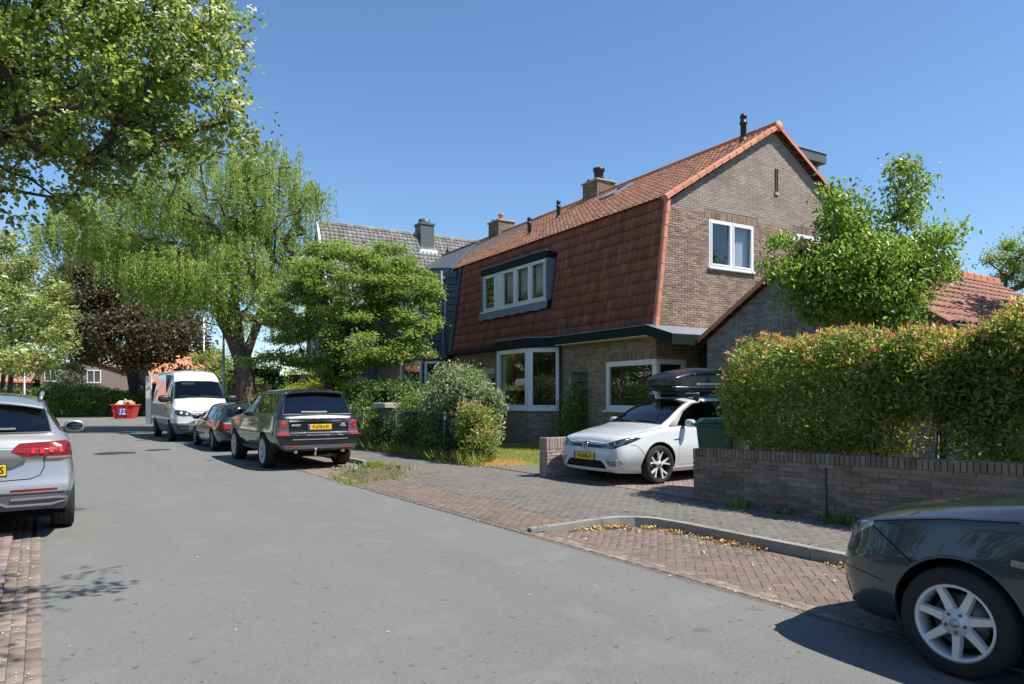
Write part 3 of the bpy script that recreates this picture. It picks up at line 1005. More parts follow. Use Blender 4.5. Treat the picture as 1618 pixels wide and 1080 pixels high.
def row_caps(parent, m, a, b, w, h, n, name, lap=.05, up=(0, 0, 1), rise=.012):
    """A run of overlapping rounded cap tiles from a up to b, each its own piece."""
    a, b = Vector(a), Vector(b); d = (b - a) / n; L_ = d.length; dn = d.normalized()
    side = dn.cross(Vector(up)).normalized(); nn = side.cross(dn)
    pts = [(-w / 2, -h * .55), (-w / 2, h * .25), (-w * .3, h * .45), (0, h * .55), (w * .3, h * .45), (w / 2, h * .25), (w / 2, -h * .55)]
    bb = MB(); vs = []
    for t, k in ((-lap, 1.07), (L_, .97)):
        for x, z in pts: vs.append((x * k, t, z * k))
    q = len(pts)
    bb.add(vs, [(i, i + 1, q + i + 1, q + i) for i in range(q - 1)] + [tuple(range(q - 1, -1, -1)), tuple(range(q, 2 * q))])
    ob = bb.build(name, m, parent); me = ob.data; bpy.data.objects.remove(ob)
    base = Matrix(((side.x, dn.x, nn.x, 0), (side.y, dn.y, nn.y, 0), (side.z, dn.z, nn.z, 0), (0, 0, 0, 1)))
    for i in range(n):
        shared(name, me, parent, Matrix.Translation(a + d * i + nn * random.uniform(-.004, .004)) @ base @ Matrix.Rotation(rise, 4, 'X') @ Matrix.Rotation(random.uniform(-.015, .015), 4, 'Z'))


def chimney(parent, u0, u1, v0, v1, z0, z1, pots, m):
    c = MB().box((u0 + .02, v0 + .02, z0), (u1 - .02, v1 - .02, z1)).build('chimney', M_MORTAR, parent)
    for M, a, b in ((frame((0, v0 + .02, 0), (1, 0, 0), (0, -1, 0)), u0, u1), (frame((u0 + .02, 0, 0), (0, 1, 0), (-1, 0, 0)), v0, v1)):
        brick_wall(c, m, M, [(a, z0), (b, z0), (b, z1), (a, z1)], nobj=45, world=HW)
    MB().box((u0 - .05, v0 - .05, z1), (u1 + .05, v1 + .05, z1 + .07)).build('cap', M_STONE, c, bevel=.01)
    for (pu, pv, r, h, ms) in pots:
        MB().lathe([(r * .9, z1 + .07), (r * .95, z1 + .07 + h * .75), (r * 1.2, z1 + .07 + h * .78), (r * 1.15, z1 + .07 + h), (0, z1 + .07 + h)], (pu, pv, 0), n=14).build('chimney_pot', ms, c)
    return c


# ---------------------------- the near house
house = thing('brick_house', 'brown brick house with bright orange upper roof and dark red mansard, behind the white car', 'house', HO, -HA)
GW = frame((0, 0, 0), (1, 0, 0), (0, -1, 0))           # gable: x = u, outward -v
FW = frame((0, 0, 0), (0, 1, 0), (-1, 0, 0))           # front: x = v, outward -u
gab = [(0, .05), (9.06, .05), (9.06, 3.3), (8.64, 6.72), (4.53, 9.30), (.42, 6.72), (0, 3.3)]
gh = [(1.9, 5.12, 3.68, 6.44), (5.55, 5.3, 6.9, 6.46), (4.56, 7.55, 4.72, 8.26), (0.0, 1.2, 1.05, 2.56)]
gwall = wall_back('gable_wall', house, M_MORTAR, GW, gab, gh)
gh_low = gh + [(1.72, 6.44, 3.86, 6.66), (5.37, 6.46, 7.08, 6.68), (0, .05, 9.1, 2.6)]
brick_wall(gwall, M_BRICK, GW, [(0, 2.6), (9.06, 2.6), (9.06, 3.3), (8.66, 6.55), (.40, 6.55), (0, 3.3)], gh_low, nobj=300, world=HW, rough=.0035)
brick_wall(gwall, M_BRICK_UP, GW, [(.40, 6.57), (8.66, 6.57), (8.64, 6.72), (4.53, 9.30), (.42, 6.72)], gh_low, nobj=0, world=HW, rough=.001)
brick_wall(gwall, M_BRICK, GW, [(0, .05), (9.06, .05), (9.06, 2.6), (0, 2.6)], gh, nobj=0, world=HW)
soldier(gwall, M_BRICK, GW, 1.74, 3.84, 6.445)
soldier(gwall, M_BRICK, GW, 5.39, 7.06, 6.465)
MB(GW).box((4.565, -.06, 7.56), (4.715, -.03, 8.26)).build('wall_slit', M_DARKW, gwall)
MB(GW).box((4.61, -.03, 7.60), (4.665, .012, 8.24)).build('slit_post', M_DARKW, gwall)
MB(GW).box((4.56, -.02, 7.47), (4.72, .05, 7.56)).build('slit_sill', M_STONE, gwall)
window(house, GW, 1.9, 5.12, 3.68, 6.44, [(1.97, 2.75), (2.83, 3.61)], curtain=(1,), blind=())
window(house, GW, 5.55, 5.3, 6.9, 6.46, [(5.61, 6.2), (6.26, 6.84)], curtain=(0, 1))
window(house, GW, 0.0, 1.2, 1.05, 2.56, [(.20, .92)], sash=0, fr=.13)

fh = [(0.0, 1.2, 2.07, 2.56), (4.35, .12, 7.75, 3.3), (8.5, .12, 10.2, 2.6)]
fwall = wall_back('front_wall', house, M_MORTAR, FW, [(.22, .05), (11.7, .05), (11.7, 3.3), (.22, 3.3)], fh)
brick_wall(fwall, M_BRICK, FW, [(0, .05), (11.7, .05), (11.7, 3.2), (0, 3.2)], fh + [(0, 2.56, 2.25, 2.78)], nobj=250, world=HW)
soldier(fwall, M_BRICK, FW, .0, 2.25, 2.565)
window(house, FW, .0, 1.2, 2.07, 2.56, [(.20, 1.93)], sash=0, fr=.14, blind=(0,))
# door recess beside the bay
dr = MB(FW).box((8.55, -.5, .1), (9.45, -.45, 2.3)).build('front_door', M_DARKW, house)
MB(FW).box((8.5, -.44, .1), (8.58, -.34, 2.6)).box((9.45, -.44, .1), (9.55, -.34, 2.6)).box((8.58, -.44, 2.3), (9.45, -.34, 2.4)).build('door_frame', M_WHITE, dr)
MB(FW).box((8.5, .0, 2.4), (10.2, .03, 2.62)).build('lintel', M_CREAM, house)
MB(FW).box((10.0, .02, 1.5), (10.18, .10, 2.0)).build('letterbox', M_WHITE, house)

# bay window: front and two slanted sides
bv = [(0, 7.75), (.72, 7.03), (.72, 5.08), (0, 4.35)]      # (out, v)
bay = None
for i in range(3):
    (o0, v0), (o1, v1) = bv[i + 1], bv[i]
    a = Vector((-(o1 - o0), v1 - v0, 0)); L_ = a.length
    n = Vector((-a.y, a.x, 0)).normalized()
    if n.x > 0: n = -n
    M = frame((-o0, v0, 0), a, n)
    if bay is None:
        bay = wall_back('bay_wall', house, M_MORTAR, M, [(0, .05), (L_, .05), (L_, 1.12), (0, 1.12)])
    else:
        wall_back('bay_plinth', bay, M_MORTAR, M, [(0, .05), (L_, .05), (L_, 1.12), (0, 1.12)])
    brick_wall(bay, M_BRICK, M, [(0, .05), (L_, .05), (L_, 1.12), (0, 1.12)], nobj=60 if i < 2 or 1 else 0, world=HW)
    window(house, M, .0, 1.18, L_, 3.12, [(.14, L_ - .14)], sash=0, fr=.14, blind=(0,) if i == 2 else None, depth=.10)
# fascia and flat roof over the bay
def offs(poly, e): return [(-(o + (e if o > .3 else 0)) , v) for o, v in poly]
fp = [(-.0, 7.95), (-.82, 7.13), (-.82, 4.98), (-.0, 4.12)]
MB().prism(fp, 'z', 3.14, 3.42).build('bay_fascia', M_GREEN, house, bevel=.01)
MB().prism([(p[0] - (.03 if p[0] < -.3 else 0), p[1]) for p in fp], 'z', 3.42, 3.45).build('bay_roof_edge', M_LEAD, house)
# gutter fascia along the front, cream soffit below
MB().box((-.42, -.12, 3.16), (-.02, 4.3, 3.40)).build('gutter_fascia', M_GREEN, house, bevel=.012)
MB().box((-.45, -.15, 3.40), (-.02, 4.1, 3.425)).build('gutter_edge', M_LEAD, house)
MB().box((-.40, -.08, 3.135), (-.03, 4.1, 3.158)).build('soffit', M_CREAM, house)
MB().box((-.34, 7.9, 3.22), (-.02, 11.9, 3.36)).build('gutter_fascia', M_GREEN, house, bevel=.012)
MB().tube([(-.10, 4.22, 3.15), (-.10, 4.22, .1)], .04, 8).build('downpipe', M_BLACK, house)
# sloping canopy on the gable side
MB().add([(-.38, .0, 3.44), (6, .0, 3.44), (6, -1.0, 3.12), (-.38, -1.0, 3.12), (-.38, 0, 3.38), (6, 0, 3.38), (6, -1, 3.06), (-.38, -1, 3.06)],
         [(0, 1, 2, 3), (7, 6, 5, 4), (0, 4, 5, 1), (1, 5, 6, 2), (2, 6, 7, 3), (3, 7, 4, 0)]).build('canopy_roof', M_LEAD, house)
MB().box((-.40, -1.03, 2.86), (6, -1.0, 3.13)).build('canopy_fascia', M_GREEN, house, bevel=.008)
MB().add([(-.42, -1.03, 2.86), (-.42, -1.03, 3.13), (-.42, -.13, 3.40), (-.42, -.13, 3.14)] + [(-.39, -1.03, 2.86), (-.39, -1.03, 3.13), (-.39, -.13, 3.40), (-.39, -.13, 3.14)],
         [(0, 1, 2, 3), (7, 6, 5, 4), (0, 4, 5, 1), (1, 5, 6, 2), (2, 6, 7, 3), (3, 7, 4, 0)]).build('canopy_end_board', M_GREEN, house)
gt = thing('side_gate', 'dark wooden plank gate between the brown house and the garage', 'gate', HW @ Vector((1.5, -1.2, .1)), -HA)
for k in range(10): MB().box((-.02, .02 + k * .125, 0), (.02, .135 + k * .125, 2.7)).build('plank', M_DARKW, gt)

# gambrel roof
RS = .628
roof = MB().add([(-.10, -.12, 3.36), (.36, -.12, 6.80), (4.53, -.12, 9.38), (8.70, -.12, 6.80), (9.16, -.12, 3.36),
                 (-.10, 24.6, 3.36), (.36, 24.6, 6.80), (4.53, 24.6, 9.38), (8.70, 24.6, 6.80), (9.16, 24.6, 3.36)],
                [(0, 5, 6, 1), (1, 6, 7, 2), (2, 7, 8, 3), (3, 8, 9, 4)]).build('roof', M_DARKW, house, fix=False)
upv = Vector((4.17, 0, 2.58))
tile_field(roof, M_TILE, (.20, 18.0, 6.735), (0, -1, 0), upv, 18.1, upv.length + .16, 84, 15, 300, HW, hollow=True, jit=.003, tilt=.085, amp=.028, skip=lambda s, t: 18.0 - s > 12.3 + 5.6 * t / upv.length)
mv = Vector((.46, 0, 3.44))
dorm = (4.93, 9.42, 4.36, 6.28)
def mskip(s, t):
    v = 11.62 - s; z = 3.36 + t * mv.z / mv.length
    return dorm[0] < v < dorm[1] and dorm[2] - .12 < z < dorm[3] + .02
tile_field(roof, M_TILE_D, (-.12, 11.62, 3.36), (0, -1, 0), mv, 11.62, mv.length + .02, 53, 11, 300, HW, skip=mskip, amp=.020, tilt=.115)
row_caps(roof, M_VERGE, (.22, -.11, 6.78), (4.53, -.11, 9.42), .20, .12, 15, 'verge_tile')
row_caps(roof, M_VERGE, (8.84, -.11, 6.78), (4.53, -.11, 9.42), .20, .12, 15, 'verge_tile')
row_caps(roof, M_VERGE, (-.12, -.09, 3.38), (.30, -.09, 6.76), .14, .13, 10, 'rake_tile', up=(-1, 0, 0))
row_caps(roof, M_VERGE, (4.53, -.16, 9.47), (4.53, 17.9, 9.47), .24, .17, 48, 'ridge_tile', lap=.04)
row_caps(roof, M_TILE_D, (4.53, 17.9, 9.47), (4.53, 24.6, 9.47), .24, .17, 18, 'ridge_tile', lap=.04)
MB().lathe([(0, -.05), (.14, -.04), (.16, .02), (0, .03)], (4.53, -.17, 9.42), ax='y', n=14).build('ridge_end_cap', M_VERGE, roof)

# front dormer
dm = MB().box((.02, 4.98, 4.66), (.9, 9.36, 6.0)).build('dormer', M_LEAD, house)
DW = frame((-.05, 0, 0), (0, 1, 0), (-1, 0, 0))
bpy.data.objects.remove(dm)
dm = MB().box((-.12, 4.98, 6.04), (.55, 9.36, 6.25)).build('dormer', M_GREEN, house, bevel=.01)
MB().box((-.14, 4.96, 6.252), (.55, 9.38, 6.275)).build('dormer_roof', M_LEAD, dm)
window(house, DW, 5.04, 4.70, 9.30, 6.02, [(5.15, 5.98), (6.10, 6.92), (7.04, 7.84), (7.88, 8.34), (8.40, 9.20)], sash=.05, fr=.06, curtain=(0, 1, 2), sill=True, solid=(3,), name='dormer_window')
for vv, s in ((4.97, 1), (9.33, -1)):
    MB().add([(-.10, vv, 4.68), (.62, vv, 4.68), (.62, vv, 6.02), (-.10, vv, 6.02), (-.10, vv + .05 * s, 4.68), (.62, vv + .05 * s, 4.68), (.62, vv + .05 * s, 6.02), (-.10, vv + .05 * s, 6.02)],
             [(0, 1, 2, 3), (7, 6, 5, 4), (0, 4, 5, 1), (1, 5, 6, 2), (2, 6, 7, 3), (3, 7, 4, 0)]).build('dormer_cheek', M_LEAD, dm)
_ap = []
for k in range(19):
    v = 4.9 + k * (4.56 / 18)
    _ap.append((v, 4.39 + .02 * math.sin(k * 2.1)))
_b = MB(); _vs = [(-.12, v, 4.66) for v, z in _ap] + [(-.075 + (z - 4.66) * .133 - .05, v, z) for v, z in _ap]
_b.add(_vs, [(k, k + 1, 20 + k, 19 + k) for k in range(18)], True).build('lead_apron', M_LEAD, dm, fix=False)

chimney(house, 4.28, 5.18, 8.05, 9.0, 9.0, 9.98, [(4.62, 8.38, .20, .50, M_BLACK), (4.95, 8.62, .10, .24, M_BLACK), (4.45, 8.8, .08, .12, M_BLACK)], M_BRICK_W)
for (u, v, z, h, r, nm) in ((1.66, 8.80, 7.62, .72, .075, 'roof_vent'), (2.86, 8.62, 8.38, .72, .07, 'roof_vent'), (3.97, .62, 9.1, .82, .085, 'flue_pipe')):
    f = MB().lathe([(r, z - .1), (r, z + h * .62), (r * 1.35, z + h * .64), (r * 1.35, z + h * .70), (r * 1.05, z + h * .72), (r * 1.05, z + h * .86), (r * 1.3, z + h * .88), (r * .9, z + h), (0, z + h)], (u, v, 0), n=14).build(nm, M_BLACK, house)
    MB().lathe([(r * 2.0, z - .08), (r * 1.2, z + .12), (r, z + .13)], (u, v, 0), n=14).build('collar', M_BLACK, f)
sk = MB()
for u, v in ((0, 0),):
    c = Vector((3.55, 5.95, 6.86 + .628 * (3.55 - .42)))
    up = upv.normalized(); nn = Vector((-up.z, 0, up.x))
    Mx = Matrix(((0, up.x, nn.x, c.x), (1, up.y, nn.y, c.y), (0, up.z, nn.z, c.z), (0, 0, 0, 1)))
    fr_ = MB(Mx); fr_.box((-.42, -.5, -.02), (-.34, .5, .12)).box((.34, -.5, -.02), (.42, .5, .12)).box((-.34, -.5, -.02), (.34, -.42, .12)).box((-.34, .42, -.02), (.34, .5, .12))
    w_ = fr_.build('roof_window', M_LEAD, house)
    MB(Mx).box((-.34, -.42, .06), (.34, .42, .075)).build('pane', M_GLASS, w_)
# flat-roofed box dormer on the far slope
rd = MB().box((6.0, .75, 7.6), (7.55, 5.8, 9.05)).build('rear_dormer', M_DGREY, house)
MB().box((5.4, .55, 9.06), (7.75, 6.0, 9.36)).build('rear_dormer_fascia', M_DGREY, rd, bevel=.01)
MB().box((5.4, .52, 9.36), (7.78, 6.03, 9.39)).build('rear_dormer_edge', M_ALU, rd)
MB().box((9.06, 0, 0), (9.1, 24, 6.5)).build('rear_wall', M_MORTAR, house)
MB().box((.3, .3, 3.0), (8.9, 11.6, 3.08)).build('upper_floor', M_ROOM, house)
MB().box((3.6, .3, .1), (3.65, 11.6, 6.7)).build('inner_wall', M_ROOM, house)

# ---------------------------- the attached house with the blue bay
nb = thing('attached_house', 'attached house with a slate blue boarded two storey bay, half hidden by the leafy tree', 'house', HO, -HA)
NW = frame((0, 0, 0), (0, 1, 0), (-1, 0, 0))
nh = [(12.6, .05, 16.4, 3.3)]
nwl = wall_back('front_wall', nb, M_MORTAR, NW, [(11.72, .05), (24.5, .05), (24.5, 3.3), (11.72, 3.3)], nh)
brick_wall(nwl, M_BRICK, NW, [(11.72, .05), (24.5, .05), (24.5, 3.2), (11.72, 3.2)], nh, world=HW)
MB().add([(-.06, 11.7, 3.36), (-.06, 24.5, 3.36), (.42, 24.5, 6.84), (.42, 11.7, 6.84)], [(0, 1, 2, 3)]).build('mansard', M_TILE_D, nb)
up2 = Matrix.Rotation(0, 4, 'X')
rz_ = MB().add([(.1, 12.3, 6.74), (.1, 24.6, 6.74), (4.4, 24.6, 9.42), (4.4, 12.3, 9.42), (.1, 12.3, 6.64), (.1, 24.6, 6.64), (4.4, 24.6, 9.32), (4.4, 12.3, 9.32)],
               [(0, 1, 2, 3), (7, 6, 5, 4), (0, 4, 5, 1), (1, 5, 6, 2), (2, 6, 7, 3), (3, 7, 4, 0)]).build('upper_roof', M_DGREY, nb)
MB().beam((.12, 12.35, 6.80), (4.45, 17.95, 9.50), .06, .12).build('roof_edge_board', M_DGREY, rz_)
nbv = [(-.10, 12.38), (.74, 13.25), (.74, 15.7), (-.10, 16.5)]
body = MB()
bb_ = None
for i in range(3):
    (o0, v0), (o1, v1) = nbv[i], nbv[i + 1]
    a = Vector((-(o1 - o0), v1 - v0, 0)); L_ = a.length
    n = Vector((-a.y, a.x, 0)).normalized()
    if n.x > 0: n = -n
    M = frame((-o0, v0, 0), a, n)
    wz = [(.1, 1.06), (3.1, 4.56), (6.0, 6.62)]
    w1 = wall_back('bay_wall', nb, M_BLUE, M, [(0, 0.05), (L_, .05), (L_, 6.6), (0, 6.6)], [(.12, 1.15, L_ - .12, 3.02), (.14, 4.62, L_ - .14, 5.98)], y0=-.1)
    z = 3.12
    while z < 6.5:
        if not 4.42 < z < 5.95:
            MB(M).add([(-.02, .003, z), (L_ + .02, .003, z), (L_ + .02, .05, z + .01), (-.02, .05, z + .01), (L_ + .02, .012, z + .235), (-.02, .012, z + .235)],
                      [(0, 1, 2, 3), (3, 2, 4, 5), (0, 3, 5), (1, 4, 2)]).build('board', M_BLUE, w1)
        z += .25
    window(nb, M, .10, 1.13, L_ - .10, 3.04, [(.20, L_ - .20)], sash=0, fr=.10, depth=.12)
    window(nb, M, .12, 4.60, L_ - .12, 6.0, [(.20, L_ - .20)], sash=.04, fr=.08, depth=.12)
MB().prism([(.5, 12.2), (-.84, 13.15), (-.84, 15.8), (.5, 16.7)], 'z', 6.62, 6.86).build('bay_fascia', M_BLUE, nb, bevel=.01)
MB().prism([(.5, 12.2), (-.86, 13.13), (-.86, 15.82), (.5, 16.7)], 'z', 6.862, 6.89).build('bay_roof_edge', M_LEAD, nb)
# boarded cheek between the bay and the red mansard, and the blue board that closes the mansard
for k in range(11):
    z = 3.7 + k * .27
    MB().add([(-.02 + (z - 3.36) * .05, 11.86, z), (-.12, 12.36, z), (-.12, 12.36, z + .24), (-.02 + (z - 3.36) * .05, 11.86, z + .24), (.1 + (z - 3.36) * .05, 11.9, z), (.0, 12.4, z), (.0, 12.4, z + .24), (.1 + (z - 3.36) * .05, 11.9, z + .24)],
             [(0, 1, 2, 3), (7, 6, 5, 4), (0, 4, 5, 1), (1, 5, 6, 2), (2, 6, 7, 3), (3, 7, 4, 0)]).build('board', M_BLUE, nb)
MB().beam((-.18, 11.75, 3.36), (.30, 11.75, 6.8), .30, .16, up=(1, 0, 0)).build('edge_board', M_BLUE, nb)
MB().tube([(-.28, 12.42, 6.7), (-.28, 12.42, 4.5), (-.22, 12.36, 4.3), (-.22, 12.36, 3.2)], .045, 8).build('downpipe', M_LEAD, nb)
MB().box((-.30, 11.9, 3.14), (-.02, 24.5, 3.30)).build('gutter_fascia', M_BLUE, nb)
chimney(nb, 4.2, 5.1, 15.6, 16.6, 9.1, 10.0, [(4.5, 15.9, .11, .34, M_VERGE), (4.85, 16.3, .10, .18, M_BRICK_W), (4.35, 16.4, .07, .15, M_BRICK_W)], M_BRICK_W)

# ---------------------------- garage beside the house
gar = thing('garage', 'low grey brick garage with brownish roof tiles behind the photinia hedge', 'garage', (13.9, 9.45, 0), 0)
GM = frame((0, 0, 0), (0, 1, 0), (-1, 0, 0))
gp = [(-2.72, .05), (2.72, .05), (2.72, 2.98), (0, 4.74), (-2.72, 2.98)]
gfw = wall_back('gable_wall', gar, M_MORTAR, GM, gp)
brick_wall(gfw, M_BRICK_GAR, GM, gp, nobj=200, world=Matrix.Translation((13.9, 9.45, 0)), vis=lambda t: t[2] > 1.9, rough=.003)
MB().box((.22, -2.7, .05), (9, -2.5, 2.9)).build('side_wall', M_DARKW, gar)
MB().box((.22, 2.5, .05), (9, 2.72, 2.9)).build('side_wall', M_MORTAR, gar)
gr = MB().add([(-.1, -2.9, 2.92), (9, -2.9, 2.92), (9, 0, 4.80), (-.1, 0, 4.80), (-.1, 2.9, 2.92), (9, 2.9, 2.92)], [(0, 1, 2, 3), (3, 2, 5, 4)]).build('roof', M_DARKW, gar, fix=False)
gu = Vector((0, 2.9, 1.88))
tile_field(gr, M_TILE_GAR, (0, -2.95, 2.92), (1, 0, 0), gu, 8.6, gu.length, 38, 10, 300, Matrix.Translation((13.9, 9.45, 0)), amp=.035)
row_caps(gr, M_TILE_GAR, (-.06, -2.98, 2.94), (-.06, 0, 4.86), .22, .13, 11, 'verge_tile')
row_caps(gr, M_VERGE, (-.06, 2.98, 2.94), (-.06, 0, 4.86), .22, .13, 11, 'verge_tile')
row_caps(gr, M_VERGE, (-.1, 0, 4.88), (9, 0, 4.88), .26, .18, 24, 'ridge_tile')
MB().tube([(-.0, -3.03, 2.86), (9, -3.03, 2.86)], .065, 8).build('gutter', M_DGREY, gar)
MB().tube([(.25, -3.03, 2.8), (.3, -2.76, 2.5), (.3, -2.76, .1)], .04, 8).build('downpipe', M_DGREY, gar)

# ---------------------------- grey-roofed house beyond
gy = thing('grey_roofed_house', 'tall house with grey tiled roof and white verge behind the leafy street tree', 'house', (12, 36.48, 0), -HA)
gs = Vector((0, 2.55, 5.0))
grf = MB().add([(0, -2.6, 5.55), (16, -2.6, 5.55), (16, 0, 10.6), (0, 0, 10.6), (0, 2.6, 5.55), (16, 2.6, 5.55)], [(0, 1, 2, 3), (3, 2, 5, 4)]).build('roof', M_DGREY, gy, fix=False)
tile_field(grf, M_TILE_G, (.1, -2.62, 5.5), (1, 0, 0), gs, 15.9, gs.length + .05, 66, 25, 0, Matrix(), amp=.03)
row_caps(grf, M_TILE_G, (0, 0, 10.66), (16, 0, 10.66), .26, .16, 40, 'ridge_tile')
MB().beam((-.02, -2.75, 5.3), (-.02, 0, 10.66), .10, .32, up=(0, -1, .5)).build('verge_board', M_WHITE, gy)
gb = MB().prism([(-2.4, 0), (2.4, 0), (2.4, 5.5), (0, 10.4), (-2.4, 5.5)], 'x', .15, 15.5).build('wall', M_GREYB, gy)
for k in range(24): MB().box((.08, -2.3 + k * .19, .1), (.15, -2.14 + k * .19, 5.4)).build('board', M_GREYB, gb)
for k in range(60): MB().box((.2 + k * .25, -2.47, .1), (.42 + k * .25, -2.4, 5.4)).build('board', M_GREYB, gb)
window(gy, frame((0.06, 0, 0), (0, 1, 0), (-1, 0, 0)), -1.2, 1.0, 1.2, 2.8, [(-1.1, -.02), (.02, 1.1)], sash=.04)
window(gy, frame((0.06, 0, 0), (0, 1, 0), (-1, 0, 0)), -1.2, 3.6, 1.2, 5.0, [(-1.1, -.02), (.02, 1.1)], sash=.04)
gc = MB().box((5.65, -.45, 9.6), (6.45, .35, 11.15)).build('chimney', M_DGREY, gy)
MB().box((5.6, -.5, 11.15), (6.5, .4, 11.25)).build('cap', M_DGREY, gc)
MB().lathe([(.32, 11.25), (.34, 11.5), (0, 11.55)], (6.05, -.05, 0), n=16).build('chimney_cowl', M_DGREY, gc)
MB().box((5.5, -.62, 9.52), (6.6, -.45, 9.75)).build('flashing', M_WHITE, gc)
MB().lathe([(.07, 8.6), (.07, 9.3), (.13, 9.32), (.13, 9.7), (.04, 9.95), (0, 9.95)], (7.1, -.9, 0), n=10).build('roof_vent', M_BLACK, gy)


# ---------------------------- small houses at the end of the street
def far_house(name, label, loc, rz, w, d, ez, rz_, m, rm, wins, ridge_along=True, group=None):
    """gable faces local -y; w across, d deep, eaves ez, ridge rz_."""
    t = thing(name, label, 'house', loc, rz, group)
    b = MB().prism([(-w / 2, 0), (w / 2, 0), (w / 2, ez), (0, rz_ - .1), (-w / 2, ez)], 'y', 0, d).build('wall', m, t)
    for s in (-1, 1):
        rr = MB(); L_ = math.hypot(w / 2, rz_ - ez); n = 16
        MB().add([(s * (w / 2 + .3), -.2, ez - .25), (s * (w / 2 + .3), d + .2, ez - .25), (0, d + .2, rz_), (0, -.2, rz_), (s * (w / 2 + .3), -.2, ez - .4), (s * (w / 2 + .3), d + .2, ez - .4), (0, d + .2, rz_ - .15), (0, -.2, rz_ - .15)],
                 [(0, 1, 2, 3), (7, 6, 5, 4), (0, 4, 5, 1), (1, 5, 6, 2), (2, 6, 7, 3), (3, 7, 4, 0)]).build('roof', rm, t)
    M = frame((0, 0, 0), (1, 0, 0), (0, -1, 0))
    for x0, z0, x1, z1 in wins:
        window(t, M, x0, z0, x1, z1, [(x0 + .1, (x0 + x1) / 2 - .04), ((x0 + x1) / 2 + .04, x1 - .1)], sash=0, fr=.1, sill=False, back=.0)
    return t


M_FROOF = mat('far_roof_tile', (.40, .15, .08), (.47, .20, .11), rough=.85, ns=1.2, bump=.6, bs=9, spec=.2, stretch=(1, 1, 3))
M_FBRICK = mat('far_brick', (.17, .13, .115), (.24, .19, .17), rough=.95, ns=8, bump=.4, bs=40, spec=.15)
far_house('gabled_house', 'brick gabled house with orange roof beyond the hedge at the street end', (3.7, 79, 0), R(-6), 7.2, 12, 4.3, 5.3, M_FBRICK, M_FROOF, [(-3.3, 3.0, -2.3, 4.15), (.1, 2.9, 1.3, 4.15)])
far_house('terrace_house', 'low house with wide orange roof left of the brick gabled house', (-.1, 83.5, 0), R(84), 7, 9, 3.3, 5.9, M_FBRICK, M_FROOF, [(-2, 1, 0, 2.6)])
far_house('cottage', 'small cottage with reddish hipped looking roof between the hedge and the dark maple', (9.2, 90, 0), R(84), 5.5, 5, 2.4, 4.3, M_FBRICK, M_TILE_GAR, [(-1, 1, .4, 2)])
far_house('long_roofed_house', 'house with a broad orange roof showing above the white van', (17.5, 87, 0), R(94), 9, 8, 3.4, 6.6, M_FBRICK, M_FROOF, [(-2, 1, 0, 2.6)])
far_house('garden_shed', 'little shed with bright orange roof and white window behind the red skip', (6.7, 67, 0), R(-14), 2.3, 3.2, 1.6, 2.6, mat('shed_boarding', (.30, .25, .19), (.36, .31, .24), rough=.9, ns=6), M_VERGE, [(-.5, .65, .7, 1.25)])
# ------------------------------------------------------------------ walls, fences, street furniture
gw = thing('garden_wall', 'long low weathered brick wall with soldier course top, in front of the photinia hedge', 'wall', (7.88, 7.14, 0))
WM = frame((0, 0, -.02), (0, -1, .023), (-1, 0, 0))
MB(WM).box((.015, -.235, -.1), (11.5, 0, .80)).build('wall_core', M_MORTAR, gw)
brick_wall(gw, M_BRICK_W, WM, [(0, -.06), (11.5, -.06), (11.5, .74), (0, .74)], nobj=300, world=Matrix.Translation((7.88, 7.14, 0)), rough=.004, vis=lambda t: t[0] < 6, proud=.012)
soldier(gw, M_BRICK_W, WM, .0, 11.4, .738, h=.115, dep=.235, proud=.022)
MB(WM).box((2.075, .002, .0), (2.095, .016, .70)).build('expansion_joint', M_DARKW, gw)

gw2 = thing('gate_wall', 'short low brick wall with upright brick top between the lawn and the driveway', 'wall', (7.72, 10.52, 0))
G2 = frame((0, 0, .06), (1, 0, 0), (0, -1, 0)); G3 = frame((0, .01, .06), (0, 1, 0), (-1, 0, 0))
MB().box((.0, .0, .0), (3.4, .21, .62)).build('wall_core', M_MORTAR, gw2)
brick_wall(gw2, M_BRICK_G, G2, [(0, 0), (3.4, 0), (3.4, .56), (0, .56)], nobj=100, world=Matrix.Translation((7.72, 10.52, 0)))
brick_wall(gw2, M_BRICK_G, G3, [(0, 0), (.2, 0), (.2, .56), (0, .56)], nobj=20, world=Matrix.Translation((7.72, 10.52, 0)))
soldier(gw2, M_BRICK_G, G2, -.012, 3.4, .60 - .045, h=.205, dep=.215, proud=.016)

pl = thing('gate_pillar', 'stubby rendered pillar with a concrete cap in the shrubs behind the green fence', 'pillar', (8.05, 18.4, .09))
MB().box((-.2, -.22, 0), (.2, .22, 1.18)).build('shaft', M_BRICK_W, pl, bevel=.01)
MB().box((-.27, -.42, 1.18), (.27, .42, 1.32)).build('cap', M_STONE, pl, bevel=.015)

M_FENCE = mat('green_wire', (.012, .045, .035), rough=.5)
fe = thing('wire_fence', 'low green chain link fence with green posts in front of the garden shrubs', 'fence', (7.8, 14.3, .09))
fl = 8.2
for k in range(4):
    MB().tube([(0, k * fl / 3 * .985 + .3, 0), (0, k * fl / 3 * .985 + .3, 1.14)], .028, 8).build('post', M_FENCE, fe)
MB().tube([(0, .2, 1.10), (0, fl + .2, 1.10)], .018, 6).build('rail', M_FENCE, fe)
_b = MB()
for k in range(int((fl + 1) / .07)):
    s = k * .07 - .95
    for sg in (1, -1):
        a = (0.012, s if sg == 1 else s + 1.02, .05); c = (.012, s + 1.02 if sg == 1 else s, 1.07)
        y0, y1 = a[1], c[1]
        if max(y0, y1) < .2 or min(y0, y1) > fl + .2: continue
        _b.tube([a, c], .0022, 3, False)
_b.build('wire_netting', M_FENCE, fe, kind='stuff', fix=False)


